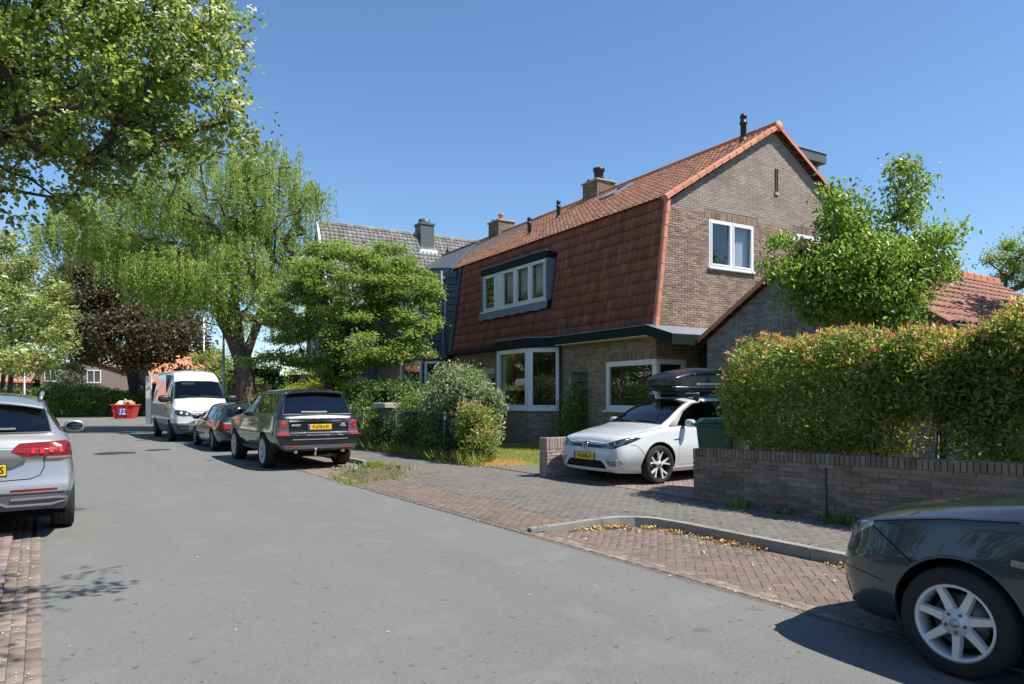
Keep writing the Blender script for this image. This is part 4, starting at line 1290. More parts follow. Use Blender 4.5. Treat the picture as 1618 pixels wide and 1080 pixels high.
def wall_lamp_post(name, label, loc, h, arm, r=.07, cat='street lamp'):
    t = thing(name, label, cat, loc)
    MB().tube([(0, 0, 0), (0, 0, .9), (0, 0, 1.0), (0, 0, h)], [r * 1.35, r * 1.35, r, r * .7], 12).build('pole', M_GALV, t)
    if arm:
        v = Vector(arm)
        MB().tube([(0, 0, h - .02), tuple(v * .25 + Vector((0, 0, h + .16))), tuple(v + Vector((0, 0, h + .30)))], r * .45, 8).build('arm', M_GALV, t)
        d = v.normalized()
        MB().beam(tuple(v * .95 + Vector((0, 0, h + .29))), tuple(v * .95 + d * .6 + Vector((0, 0, h + .36))), .2, .09).build('lamp_head', M_GALV, t, bevel=.02)
    return t


M_GALV = mat('galvanised_steel', (.36, .38, .40), (.44, .46, .48), rough=.5, metal=.5, ns=4)
wall_lamp_post('street_lamp', 'galvanised street lamp with bent arm over the road behind the white van', (7.35, 36.0, .09), 4.75, (-1.2, .25, 0))
wall_lamp_post('street_lamp', 'thin grey lamp post among greenery left of the dark maple', (-.75, 54.5, .03), 4.6, None, .075)
fp_ = thing('flagpole', 'slim white flagpole rising beside the street lamp in front of the orange roof', 'flagpole', (11.0, 61.2, .0))
MB().tube([(0, 0, 0), (0, 0, 8.0)], [.09, .05], 10).build('pole', M_WHITE, fp_)
MB().lathe([(0, 8.12), (.09, 8.06), (.09, 8.0), (0, 7.98)], n=12).build('finial', M_WHITE, fp_)

# wheelie bin
bn = thing('wheelie_bin', 'dark green plastic wheelie bin behind the end of the low brick wall', 'bin', (8.92, 7.48, .1), R(8))
M_BIN = mat('green_bin_plastic', (.012, .062, .032), (.016, .075, .04), rough=.42, ns=3)
MB().add([(-.24, -.24, .1), (.24, -.24, .1), (.24, .24, .1), (-.24, .24, .1), (-.29, -.33, 1.02), (.29, -.33, 1.02), (.29, .33, 1.02), (-.29, .33, 1.02)],
         [(0, 3, 2, 1), (4, 5, 6, 7), (0, 1, 5, 4), (1, 2, 6, 5), (2, 3, 7, 6), (3, 0, 4, 7)]).build('body', M_BIN, bn, bevel=.02)
MB().box((-.31, -.36, 1.0), (.31, .36, 1.06)).build('rim', M_BIN, bn, bevel=.02)
_l = MB(); _l.add([(-.31, -.38, 1.065), (.31, -.38, 1.065), (.31, .34, 1.065), (-.31, .34, 1.065), (-.25, -.30, 1.14), (.25, -.30, 1.14), (.25, .30, 1.14), (-.25, .30, 1.14)],
                  [(0, 3, 2, 1), (4, 5, 6, 7), (0, 1, 5, 4), (1, 2, 6, 5), (2, 3, 7, 6), (3, 0, 4, 7)]); _l.build('lid', M_BIN, bn, bevel=.02)
for s in (-1, 1): MB().lathe([(0, -.03), (.1, -.03), (.1, .03), (0, .03)], (s * .26, .26, .1), ax='x', n=14).build('wheel', M_BLACK, bn)
MB().tube([(-.25, .38, 1.02), (-.25, .42, 1.05), (.25, .42, 1.05), (.25, .38, 1.02)], .015, 6).build('handle', M_BIN, bn)

# rubble skip
sk_ = thing('rubble_skip', 'red open rubble skip with blue and white logo panel at the end of the street', 'skip', (5.05, 56.3, .03), R(-22))
sk_.scale = (.72, .8, .9)
M_SKIP = mat('red_skip_paint', (.49, .026, .024), (.44, .026, .022), rough=.5, ns=2, spec=.4, streak=((.2, .05, .035), (2, 2, .8), .5))
_o = [(-.72, -.75, 0), (.72, -.75, 0), (.72, .75, 0), (-.72, .75, 0), (-1.02, -.88, 1.12), (1.02, -.88, 1.12), (1.02, .88, 1.12), (-1.02, .88, 1.12)]
_i = [(x * .96, y * .96, z + (.05 if z == 0 else 0)) for x, y, z in _o]
MB().add(_o + _i, [(0, 3, 2, 1), (0, 1, 5, 4), (1, 2, 6, 5), (2, 3, 7, 6), (3, 0, 4, 7), (8, 9, 10, 11), (12, 13, 9, 8), (13, 14, 10, 9), (14, 15, 11, 10), (15, 12, 8, 11), (4, 5, 13, 12), (5, 6, 14, 13), (6, 7, 15, 14), (7, 4, 12, 15)]).build('tub', M_SKIP, sk_)
for a, c in (((-1.06, -.92), (1.06, -.92)), ((-1.06, .92), (1.06, .92))): MB().box((a[0], a[1] - .03, 1.06), (c[0], c[1] + .03, 1.15)).build('rim', M_SKIP, sk_, bevel=.01)
for x in (-1.05, 1.05): MB().box((x - .03, -.95, 1.06), (x + .03, .95, 1.15)).build('rim', M_SKIP, sk_, bevel=.01)
for x in (-.40, .40): MB().beam((x, -.80, 0), (x, -.93, 1.06), .07, .06).build('rib', M_SKIP, sk_)
M_LOGOB = mat('logo_blue', (.045, .06, .36), rough=.5); M_LOGOW = mat('logo_white', (.8, .8, .85), rough=.5)
lt = math.atan2(.13, 1.12)
lg = part_empty('logo_panel', sk_, (.0, -.845, .62), (PI / 2 + lt, 0, 0))
MB().box((-.33, -.28, 0), (.33, .28, .02)).build('panel', M_LOGOB, lg)
MB().prism([(-.27, .12), (-.04, .22), (-.04, .12), (-.10, .10), (-.18, -.26), (-.27, -.26), (-.19, .08)], 'z', .021, .03).build('letter', M_LOGOW, lg)
MB().prism([(.0, .20), (.27, .20), (.22, .0), (-.02, -.06), (.04, .02), (.18, .06), (.2, .13), (.02, .13)], 'z', .021, .03).build('letter', M_LOGOW, lg)
MB().prism([(-.06, -.25), (.27, -.25), (.25, -.10), (-.02, -.13)], 'z', .021, .03).build('letter', M_LOGOW, lg)
_r = MB()
for k in range(46):
    x, y = random.uniform(-.85, .85), random.uniform(-.7, .7)
    z = 1.0 + max(0, .38 - abs(x - .25) * .42) + random.uniform(-.08, .08); s = random.uniform(.08, .22)
    m_ = Matrix.Translation((x, y, z)) @ Matrix.Rotation(random.uniform(0, 3), 4, 'X') @ Matrix.Rotation(random.uniform(0, 3), 4, 'Z')
    bb = MB(m_).box((-s, -s * .7, -s * .4), (s, s * .7, s * .4)); _r.add(bb.v, bb.f)
rb_ = _r.build('rubble', mat('rubble', (.42, .30, .18), (.34, .27, .2), rough=.95, ns=3, rnd=.25), None, kind='stuff')
rb_.scale = sk_.scale; rb_.location = sk_.location; rb_.rotation_euler = sk_.rotation_euler
tag(rb_, 'tan and grey rubble heaped inside the red skip', 'rubble')
bag = MB().lathe([(0, .34), (.16, .32), (.3, .2), (.36, .05), (.34, -.1), (0, -.12)], n=14).build('rubble_bag', M_LOGOW, None, smooth=True)
bag.location = (4.75, 56.1, 1.05); bag.scale = (.8, .7, .8); tag(bag, 'pale sack on top of the rubble at the left of the skip', 'sack')

# low rail before the far hedge
lr = thing('low_rail_fence', 'low green wire rail fence along the foot of the far hedge', 'fence', (.2, 63.3, .03))
for k in range(5): MB().tube([(k * 1.25, 0, 0), (k * 1.25, 0, .55)], .03, 6).build('post', M_FENCE, lr)
for z in (.52, .28): MB().tube([(0, 0, z), (5, 0, z)], .018, 6).build('rail', M_FENCE, lr)

# trellis with a climbing rose on the front wall
tr = thing('trellis', 'thin wooden trellis fixed to the brick front between the two ground floor windows', 'trellis', HW @ Vector((-.05, 3.25, .09)), -HA)
for k in range(5): MB().box((-.03, -.34 + k * .17, .0), (-.012, -.315 + k * .17, 2.25)).build('slat', M_DARKW, tr)
for k in range(8): MB().box((-.012, -.36, .35 + k * .26), (.006, .37, .375 + k * .26)).build('slat', M_DARKW, tr)

# ------------------------------------------------------------------ vegetation
L_HAW = leaf_mat('hawthorn_leaf', (.064, .102, .022), (.094, .138, .034), rnd=.4, trans=.55)
L_BLOS = leaf_mat('cream_blossom', (.46, .46, .33), (.54, .54, .42), rnd=.2, trans=.25, hue=.01)
L_WIL = leaf_mat('willow_leaf', (.080, .134, .031), (.116, .172, .042), rnd=.35, trans=.42)
L_COP = leaf_mat('copper_leaf', (.030, .031, .017), (.050, .045, .024), rnd=.4, trans=.22)
L_TREE = leaf_mat('street_tree_leaf', (.062, .105, .022), (.092, .142, .032), rnd=.35, trans=.4)
L_PEAR = leaf_mat('pear_leaf', (.060, .112, .018), (.085, .150, .026), rnd=.38, trans=.42, rough=.32, spec=.5)
L_PHO = leaf_mat('photinia_leaf', (.062, .104, .022), (.098, .130, .027), rnd=.45, trans=.42, rough=.3, spec=.5)
L_PHOR = leaf_mat('photinia_red_shoot', (.25, .115, .062), (.24, .16, .065), rnd=.4, trans=.45, hue=.03, rough=.3, spec=.5)
L_PHOY = leaf_mat('photinia_yellow_shoot', (.12, .14, .028), (.19, .16, .045), rnd=.35, trans=.45, hue=.02, rough=.3, spec=.5)
L_PINK = leaf_mat('pink_flush', (.22, .125, .085), (.20, .17, .09), rnd=.35, trans=.4)
L_LIME = leaf_mat('lime_hedge_leaf', (.115, .165, .018), (.15, .20, .025), rnd=.3, trans=.4)
L_DARK = leaf_mat('evergreen_leaf', (.030, .060, .016), (.048, .085, .02), rnd=.45, trans=.3, rough=.3, spec=.5)
L_MID = leaf_mat('garden_green_leaf', (.055, .10, .022), (.085, .135, .03), rnd=.4, trans=.4)
L_SILV = leaf_mat('silvery_leaf', (.075, .115, .048), (.135, .165, .10), rnd=.35, trans=.3)
L_WBEAM = leaf_mat('whitebeam_leaf', (.085, .125, .035), (.13, .17, .06), rnd=.35, trans=.4)
L_FAR = leaf_mat('far_tree_leaf', (.055, .088, .024), (.08, .115, .032), rnd=.35, trans=.35)


def W(u, v, d):
    """world point seen at photo pixel (u, v) at depth d: used while measuring, kept as plain numbers of metres."""
    a = (u - 809) / 1130.; b = (627 - v) / 1130.
    return (d * (a * .8339 + .5519), d * (-a * .5519 + .8339), 1.57 + d * b)


def lobe(u, v, d, r, rz=None, ry=None):
    x, y, z = W(u, v, d)
    return (x, y, z, r, ry or r, rz or r)


# big hawthorn whose branches reach in at the upper left
hl = [lobe(40, 40, 7.6, 1.5, 1.1), lobe(190, 40, 8.2, 1.25, 1.0), lobe(300, 40, 8.8, .75, .7), lobe(120, 170, 8.0, 1.15, .65), lobe(290, 170, 8.6, .78, .5), lobe(60, 265, 7.8, .9, .42), lobe(190, 235, 8.4, .9, .30), lobe(340, 215, 8.8, .5, .22), lobe(385, 222, 8.8, .28, .07), lobe(360, 120, 8.8, .3, .2), lobe(120, 310, 8.0, .5, .2), lobe(10, 320, 7.6, .4, .15), lobe(100, -180, 8, 1.8, 1.2), lobe(-150, 60, 7.6, 1.8, 1.8)]
tree('hawthorn_tree', 'large flowering hawthorn with dark twigs reaching in over the street at the upper left', 'tree', (-3.1, 8.6, .05),
     [(-3.1, 8.6, .05), (-3.0, 8.6, 1.4), (-2.7, 8.8, 2.7), (-1.9, 9.0, 3.6), (-.9, 9.1, 4.1)], hl, 760, 46000, L_HAW, .064, bark=M_BARK_D, r0=.19, cl=.20, shell=.25, hexa=True, wid=.72, up=.25, blossom=(L_BLOS, .8, .040), rt=.006, wob=.07)
# its neighbour beside the camera: only its shade reaches the picture
sl_ = [(1.0, 3.3, 5.2, 1.6, 1.5, .7), (-1.0, 2.6, 5.6, 2.0, 2.0, 1.0), (1.7, 4.4, 4.95, .9, .8, .35)]
tree('hawthorn_tree', 'flowering hawthorn standing on the left pavement whose branch shade falls on the gutter bricks', 'tree', (-3.0, 1.5, .05),
     [(-3.0, 1.5, .05), (-2.9, 1.6, 1.6), (-2.3, 2.0, 3.2), (-1.4, 2.4, 4.4)], sl_, 190, 4200, L_HAW, .075, bark=M_BARK_D, r0=.17, cl=.2, hexa=True, wid=.72, rt=.004, keep=lambda x, y, z: (z - 1.57) > .62 * max(0.1, x * .552 + y * .834))

# willow
wl = [lobe(330, 300, 33, 3.2, 2.3), lobe(220, 350, 33, 3.2, 2.0), lobe(140, 370, 32, 2.0, 1.0), lobe(420, 300, 33.5, 2.0, 2.4), lobe(440, 245, 33.5, .6, .8), lobe(485, 325, 33.5, .8, 1.5), lobe(270, 420, 32, 2.4, 1.2), lobe(400, 400, 33.5, 2.2, 1.6), lobe(340, 415, 31.5, 2.2, 1.2), lobe(440, 450, 33, 1.3, 1.2), lobe(300, 455, 31.8, 1.4, .7), lobe(250, 430, 31.6, 1.6, .9), lobe(370, 480, 32, 1.1, .6), lobe(450, 500, 33, 1.0, .8), lobe(110, 345, 32, 1.0, .5), lobe(505, 305, 33.5, .4, .6)]
_wb = W(388, 640, 33.0)
tree('willow_tree', 'tall pale green willow with leaning trunk and trailing twigs behind the parked cars', 'tree', (_wb[0], _wb[1], .08),
     [(_wb[0], _wb[1], .08), W(388, 600, 33), W(384, 572, 33)], wl, 1080, 160000, L_WIL, .125, r0=.42, cl=.62, shell=.35, wid=.34, up=.1, droop=np.array([0, 0, -.65]), weep=.55, rt=.011, wob=.05, seglen=1.0, limbs=[[W(368, 535, 33), W(345, 490, 33), W(322, 445, 32.8), W(290, 405, 32.5), W(240, 375, 32.3)], [W(380, 530, 33.3), W(372, 480, 33.5), W(365, 420, 33.6), W(372, 350, 33.6)], [W(400, 530, 33.4), W(420, 480, 33.6), W(432, 410, 33.6), W(440, 330, 33.6), W(442, 265, 33.5)]])
# copper maple
cl_ = [lobe(180, 420, 59, 2.6, 1.8), lobe(250, 440, 59, 2.4, 2.0), lobe(205, 440, 59, 3.6, 3.2), lobe(160, 480, 58, 3.8, 3.4), lobe(250, 490, 59, 3.0, 2.8), lobe(130, 530, 58, 2.0, 1.3), lobe(280, 545, 58, 2.2, 2.2), lobe(205, 530, 57, 4.2, 2.6), lobe(110, 500, 58, 2.0, 2.2), lobe(215, 400, 59, 2.2, 1.6)]
_cb = W(215, 650, 59)
tree('copper_maple', 'broad dark copper leaved maple at the end of the street', 'tree', (_cb[0], _cb[1], .03), [(_cb[0], _cb[1], .03), W(214, 620, 59), W(208, 580, 59), W(205, 540, 59)], cl_, 380, 62000, L_COP, .27, bark=M_BARK_D, r0=.46, cl=.85, shell=.5, wid=.8, up=.5, rt=.03)
# leafy street tree before the attached house
tl = [lobe(555, 450, 24, 1.9, 1.3), lobe(480, 490, 24, 1.3, .9), lobe(630, 455, 24, 1.2, .8), lobe(600, 420, 24.3, 1.2, .75), lobe(525, 420, 24.5, 1.1, .8), lobe(665, 505, 23.4, .75, .5), lobe(590, 530, 23.5, 1.7, .9), lobe(490, 555, 24, 1.2, .6), lobe(640, 560, 23.2, .9, .4), lobe(430, 570, 24.5, 1.0, .3), lobe(545, 580, 24, 1.0, .4), lobe(680, 460, 23.5, .45, .25), lobe(450, 520, 24.5, .8, .5)]
_tb = W(520, 655, 24)
tree('leafy_street_tree', 'spreading mid green tree with layered branches in front of the blue bay', 'tree', (_tb[0], _tb[1], .09), [(_tb[0], _tb[1], .09), W(520, 610, 24), W(535, 560, 24), W(550, 510, 24)], tl, 420, 62000, L_TREE, .105, r0=.17, cl=.34, shell=.4, wid=.6, up=.6, clz=.45, rt=.006, bark=M_BARK_D)
# two whitebeams on the left
for i, (u0, dd, lb, lobes_) in enumerate(((16, 30, 'white flowering whitebeam at the left edge behind the silver car, taller one',
                                           [lobe(40, 470, 30, 1.7, 1.6), lobe(15, 420, 30, 1.4, 1.3), lobe(85, 490, 30, 1.0, .6), lobe(60, 540, 29.5, 1.3, .8), lobe(100, 460, 30, .55, .35), lobe(-40, 450, 30, 2, 2.2), lobe(0, 385, 30, .7, .5), lobe(30, 570, 29, 1.2, .5)]),
                                          (4, 36, 'white flowering whitebeam with thin trunk farther along the left verge', [lobe(-20, 480, 36, 2.2, 2.2), lobe(40, 560, 36, 1.6, 1.0), lobe(70, 510, 36, 1.3, 1.2)]))):
    b_ = W(u0, 655, dd)
    tree('whitebeam_tree', lb, 'tree', (b_[0], b_[1], .05), [(b_[0], b_[1], .05), W(u0, 610, dd), W(u0 + 4, 570, dd)], lobes_, 230, 17000, L_WBEAM, .13, group='whitebeams on the left verge', r0=.10, cl=.34, shell=.45, wid=.62, up=.5, blossom=(L_BLOS, 1.0, .10), rt=.008, bark=M_BARK)
# pear-like tree behind the hedge
pl_ = [lobe(1345, 430, 12.9, 0.905, 0.849), lobe(1290, 450, 12.9, 0.622, 0.566), lobe(1400, 440, 12.9, 0.702, 0.702), lobe(1335, 345, 12.9, 0.385, 0.475), lobe(1435, 300, 12.9, 0.294, 0.622), lobe(1425, 380, 12.9, 0.407, 0.509), lobe(1485, 370, 12.79, 0.339, 0.147), lobe(1505, 358, 12.79, 0.158, 0.113), lobe(1240, 380, 12.9, 0.249, 0.113), lobe(1240, 420, 12.9, 0.317, 0.249), lobe(1470, 425, 12.79, 0.396, 0.317), lobe(1320, 300, 12.9, 0.226, 0.181), lobe(1395, 490, 12.67, 0.407, 0.283), lobe(1300, 490, 12.9, 0.339, 0.226), lobe(1290, 320, 12.9, 0.181, 0.068), lobe(1500, 430, 12.79, 0.204, 0.158)]
_pb = W(1390, 640, 12.9)
tree('pear_tree', 'young pear tree with glossy leaves and a pointed top rising behind the hedge', 'tree', (_pb[0], _pb[1], .09), [(_pb[0], _pb[1], .09), W(1388, 560, 12.9), W(1385, 500, 12.9), W(1380, 440, 12.9)], pl_, 620, 27000, L_PEAR, .085, r0=.085, cl=.24, shell=.35, hexa=True, wid=.52, up=.2, droop=np.array([0, 0, -.45]), rt=.004)
# trees far off
for nm, lb, u, d, lobes_, m_, n_, bh in (
        ('small_maple', 'small bright green maple above the far hedge left of the skip', 108, 62, [lobe(108, 600, 62, 1.5, 1.6), lobe(95, 630, 61, 1.6, 1.2), lobe(125, 625, 62, 1.2, 1.0), lobe(112, 570, 62, .8, .8)], L_MID, 5200, .1),
        ('garden_tree', 'round green tree behind the street lamp and the willow trunk', 345, 44, [lobe(340, 590, 44, 1.5, 1.6), lobe(365, 600, 43, 1.5, 1.5), lobe(325, 610, 44, 1.2, 1.2), lobe(350, 570, 44, 1.0, 1.0)], L_MID, 9000, .12),
        ('distant_tree', 'dark green tree beyond the skip, left of the maple trunk', 170, 84, [lobe(170, 585, 84, 2.2, 2.2), lobe(185, 610, 82, 2.5, 1.6), lobe(150, 600, 84, 1.8, 1.8)], L_FAR, 5200, .2),
        ('distant_tree', 'green tree behind the orange roof left of the van', 232, 90, [lobe(232, 590, 90, 2.8, 3.0), lobe(255, 610, 90, 3, 2)], L_FAR, 5200, .2),
        ('distant_tree', 'green tree standing far right behind the garage roof', 1605, 38, [lobe(1600, 405, 38, 1.2, 1.0), lobe(1630, 410, 38, 1.7, 1.5), lobe(1580, 425, 38, .9, .6), lobe(1640, 460, 38, 2.4, 1.6)], L_TREE, 12000, .2),
        ('distant_tree', 'pale green tree hidden behind the whitebeams at the far left', 50, 70, [lobe(40, 600, 70, 2.4, 2), lobe(70, 615, 68, 2, 1.5), lobe(15, 590, 72, 2.5, 2.5)], L_FAR, 6000, .2)):
    b_ = W(u, 655, d)
    tree(nm, lb, 'tree', (b_[0], b_[1], .0), [(b_[0], b_[1], 0), W(u, 635, d), W(u, 615, d)], lobes_, 90, n_, m_, .17 if d > 50 else .12, group='trees beyond the houses' if nm == 'distant_tree' else None, r0=bh, cl=.6 if d > 50 else .45, shell=.4, wid=.7, up=.5, rt=.02)

# ---- hedges and shrubs
_gap = lambda P: (P[:, 1] < 4.6) & (P[:, 1] > 4.05) & (P[:, 2] < 1.32 + .2 * np.sin(P[:, 1] * 9)) & (RNG.uniform(size=len(P)) < .8)
hedge('photinia_hedge', 'glossy photinia hedge with red young tips above the low brick wall', 'hedge',
      [(8.72, 5.75, 1.58, .56, 1.42, .76), (8.80, 3.9, 1.86, .52, .9, .50), (8.85, 1.9, 1.53, .62, 2.4, .95), (8.7, 4.55, 1.82, .5, .6, .48)], 84000, L_PHO, .072, hexa=True, wid=.40,
      tipm=L_PHOR, tipn=750, tipsize=.065, stems=[(8.75, 6.6, .1, 2.0), (8.75, 5.7, .1, 2.1), (8.7, 4.9, .1, 2.1), (8.7, 4.2, .1, 2.1), (8.8, 3.6, .1, 2.1), (8.8, 2.6, .1, 2.1)], zmin=.70, shell=.76, jit=.075, drop=_gap, up=.3)
hy = hedge('photinia_shoots', None, None, [(8.72, 5.75, 1.58, .58, 1.44, .77), (8.80, 3.9, 1.86, .54, .9, .51), (8.85, 1.9, 1.53, .64, 2.4, .96)], 10, L_PHO, .05, tipm=L_PHOY, tipn=1000, tipsize=.075, zmin=.9, jit=.06, drop=_gap)
_ph = [o for o in COL.objects if o.name == 'photinia_hedge'][0]
for c in list(hy.children):
    if c.name.startswith('foliage'): bpy.data.objects.remove(c); continue
    c.location = Vector(hy.location) - Vector(_ph.location); c.parent = _ph; c.name = 'yellow_shoots'
bpy.data.objects.remove(hy)
hedge('lime_hedge', 'bright lime green clipped hedge behind the black estate cars', 'hedge', [(8.6, 26.0, 1.05, .6, 3.7, 1.0), (8.6, 33, .85, .6, 4.0, .75)], 24000, L_LIME, .085, wid=.55, up=.5, core=.8, jit=.10, shell=.9)
hedge('evergreen_shrub', 'dark glossy evergreen shrub behind the stubby pillar and the green fence', 'shrub', [(9.1, 20.4, 1.1, 1.0, 1.7, 1.05), (8.9, 22.0, 1.0, .7, .9, 1.0), (9.3, 19.0, .95, .9, .9, .9)], 17000, L_DARK, .10, hexa=True, wid=.5, box=False, core=.62, jit=.16, shell=.8)
hedge('bright_shrub', 'bright green leafy shrub right behind the black off-roader', 'shrub', [(8.2, 20.6, .75, .55, 1.0, .75), (8.3, 19.2, .6, .5, .7, .6)], 6500, L_MID, .09, hexa=True, wid=.55, box=False, core=.5, jit=.14, shell=.75)
hedge('garden_shrub', 'dark green mixed shrub climbing over the chain link fence', 'shrub', [(8.35, 17.0, .75, .55, 1.3, .80), (8.25, 15.4, .65, .5, .9, .65), (8.6, 17.6, 1.1, .5, .8, .7), (8.0, 18.6, .6, .42, .9, .62)], 16500, L_MID, .075, box=False, core=.55, jit=.14, shell=.75)
hedge('silver_shrub', 'rounded silvery green shrub with pale leaves before the bay window', 'shrub', [(8.55, 15.3, 1.45, .75, 1.05, .90), (8.6, 14.4, 1.2, .6, .62, .78)], 14500, L_SILV, .085, wid=.5, box=False, core=.55, jit=.12, shell=.8, hexa=True)
hedge('pink_photinia_shrub', 'small photinia shrub with pink and red leaves at the corner of the lawn', 'shrub', [(8.1, 13.8, .75, .36, .5, .62), (8.1, 13.45, .45, .33, .4, .4)], 4200, L_PHO, .075, wid=.42, box=False, core=.45, jit=.10, shell=.7, tipm=L_PINK, tipn=70, tipsize=.075, hexa=True)
hedge('far_hedge', 'tall loose green hedge along the far side of the crossing street', 'hedge', [(3.2, 65.2, 1.2, 2.9, .9, 1.2), (5.2, 66, 1.0, 1.4, .9, 1.1), (1.0, 66, 1.2, 1.5, .9, 1.3)], 26000, L_MID, .17, box=False, core=.55, jit=.18, wid=.6)
hedge('verge_hedge', 'green hedge behind the whitebeam trunks at the left end of the street', 'hedge', [(-2.5, 66, 1.2, 2.6, .9, 1.2)], 6000, L_FAR, .17, box=False, core=.7, jit=.2, wid=.6)
hedge('dark_conifer_hedge', 'dark hedge under the copper maple behind the skip and the van', 'hedge', [(8.6, 64.5, 1.5, 2.0, .9, 1.5), (12.0, 64.5, 1.9, 2.4, 1, 1.9)], 9000, L_DARK, .16, box=False, core=.75, jit=.2, wid=.5)
hedge('garden_bushes', 'green bushes under the willow beside the street lamp', 'shrub', [(8.9, 37.5, 1.3, 1.0, 2.2, 1.3), (9.8, 40.5, 1.8, 1.4, 2.4, 1.8), (10.0, 32.5, 1.5, .9, 2.6, 1.5), (10.6, 28.6, 1.4, .8, 1.6, 1.4)], 17000, L_MID, .12, box=False, core=.7, jit=.18, wid=.6)
# gardens across the street, out of the picture but mirrored in panes and paint
hedge('privet_hedge', 'privet hedge along the gardens on the left side of the street', 'hedge', [(-6.0, 12, 1.1, .7, 11, 1.1), (-6.0, 33, 1.1, .7, 11, 1.1)], 16000, L_MID, .16, core=.85, jit=.15, wid=.6)
_lb = ['leafy garden tree across the street level with the viewpoint', 'leafy garden tree across the street opposite the white hatchback', 'leafy garden tree across the street opposite the brick house', 'leafy garden tree across the street near the crossing', 'leafy corner tree beyond the crossing on the left']
for k, (x, y, r) in enumerate(((-9.5, 6, 2.6), (-10, 17, 3.0), (-9.5, 29, 2.8), (-8.5, 41, 2.7), (-6.8, 58, 3.2))):
    tree('garden_tree', _lb[k], 'tree', (x, y, 0), [(x, y, 0), (x, y, 1.6), (x, y, 3)], [(x, y, 5.2, r, r, r * .9), (x + .8, y + .6, 3.8, r * .8, r * .8, r * .5)], 70, 4500, L_FAR, .26, group='garden trees across the street', r0=.2, cl=.75, wid=.7, rt=.03)
_lb = ['leafy tree in the middle of the street end behind the viewpoint', 'leafy tree behind the viewpoint on the left side of the street', 'leafy tree behind the viewpoint on the right side of the street', 'leafy tree in the second garden behind the anthracite compact car']
for k, (x, y, r) in enumerate(((2, -17, 3.2), (-8, -13, 3.0), (11, -15, 3.2), (18, -8, 2.8))):
    tree('garden_tree', _lb[k], 'tree', (x, y, 0), [(x, y, 0), (x, y, 1.2), (x, y, 2.4)], [(x, y, 4.4, r, r, r * .95), (x + .8, y + .6, 2.6, r * .9, r * .9, r * .6)], 70, 4500, L_FAR, .30, group='garden trees behind the viewpoint', r0=.2, cl=.85, wid=.7, rt=.03)
hedge('privet_hedge', 'privet hedge across the end of the street behind the viewpoint', 'hedge', [(2, -13, 1.0, 11, .7, 1.0)], 6000, L_MID, .18, core=.85, jit=.15, wid=.6)
# neighbour's tree off to the right whose shade lies on the garage roof
tree('garden_tree', 'leafy tree in the next garden whose shade lies on the garage roof', 'tree', (20.5, 3.6, 0), [(20.5, 3.6, 0), (20.5, 3.6, 2), (20.4, 3.7, 4)], [(20.6, 4.3, 7.0, 2.2, 1.5, 1.3), (18.9, 4.5, 7.3, 1.3, 1.0, .9), (22.5, 4, 7, 1.5, 1.5, 1.2)], 90, 9000, L_TREE, .2, r0=.2, cl=.6, wid=.7, rt=.03)
# climbing rose
ro = thing('climbing_rose', 'climbing rose with a few white blooms on the trellis by the front wall', 'plant', HW @ Vector((-.25, 3.3, .09)))
_P = np.concatenate([RNG.normal(size=(2600, 3)) * (.14, .24, .45) + (0, 0, .95), RNG.normal(size=(1200, 3)) * (.12, .40, .28) + (0, .3, .7), RNG.normal(size=(500, 3)) * (.1, .16, .25) + (0, -.1, 1.5)])
_P = _P[_P[:, 2] > 0]
leaves('foliage', _P, L_MID, ro, size=.06, wid=.6)
MB().tube([(0, 0, 0), (.03, .04, .7), (-.02, -.05, 1.3), (.04, .02, 1.9)], .014, 5).tube([(0, .05, 0), (.0, .25, .5), (0, .35, 1.0)], .012, 5).build('stem', M_BARK_D, ro)
for p in ((-.16, .12, 1.75), (-.16, -.22, 1.3), (-.15, .02, 1.95), (-.16, -.15, 1.55), (-.18, .3, .9)):
    leaves('rose_bloom', np.array(p)[None] + RNG.normal(size=(16, 3)) * .018, L_BLOS, ro, size=.05, wid=.9, up=1)


def tufts(name, label, cat, pts, n, m, size, spread, hgt, wid=.12, kind='stuff', flat=False):
    P = np.repeat(np.array(pts, float), n, 0)
    P[:, :2] += RNG.normal(size=(len(P), 2)) * spread
    c = P.mean(0)
    o = leaves(name, P - c, m, None, size=size, wid=wid, up=-.2 if not flat else .6, droop=np.array([0, 0, hgt]), sv=.5)
    o.location = c
    return tag(o, label, cat, kind=kind)


tufts('weeds', 'small green weeds along the foot of the low brick wall', 'weeds', [(7.80 + random.uniform(-.05, .03), y, .1) for y in (6.3, 6.2, 5.6, 4.95, 4.85, 4.8, 4.75, 4.7, 4.3, 3.9, 3.3, 3.0)], 26, L_MID, .10, .05, 1.0, .4)
tufts('kerb_moss', 'tiny weeds in the joint between the kerb and the pavement', 'weeds', [(6.335 + random.uniform(-.01, .015), 2.6 + k * .12, .10) for k in range(33)] + [(4.78 + random.uniform(0, 1.2), 6.80 - .06 * random.random(), .06) for _ in range(10)], 9, M_WEED, .022, .035, .5, .5)
tufts('bed_weeds', 'weeds and grass growing on the soil bed at the end of the parking bay', 'weeds', [(4.85 + random.uniform(0, 1.3), 12.35 + random.uniform(0, 1.9), .10) for _ in range(26)] + [(5.75, 14.1, .12)] * 9 + [(6.0, 14.4, .12)] * 6, 16, L_MID, .07, .09, .5, .35)
tufts('bed_grass', 'grass round the kerb of the soil bed', 'grass', [(4.70 + random.uniform(-.08, .2), 12.2 + random.uniform(-.1, 1.2), .02) for _ in range(26)] + [(5 + random.uniform(0, 1.3), 12.25, .05) for _ in range(12)] + [(6.3, 13 + random.uniform(0, 2), .1) for _ in range(8)], 22, M_GRASS, .085, .08, .7, .12)
tufts('fence_grass', 'tall grass at the foot of the wire fence', 'grass', [(7.72 + random.uniform(-.08, .15), 12.9 + k * .16, .09) for k in range(58)], 26, M_GRASS, .28, .09, 1.3, .05)
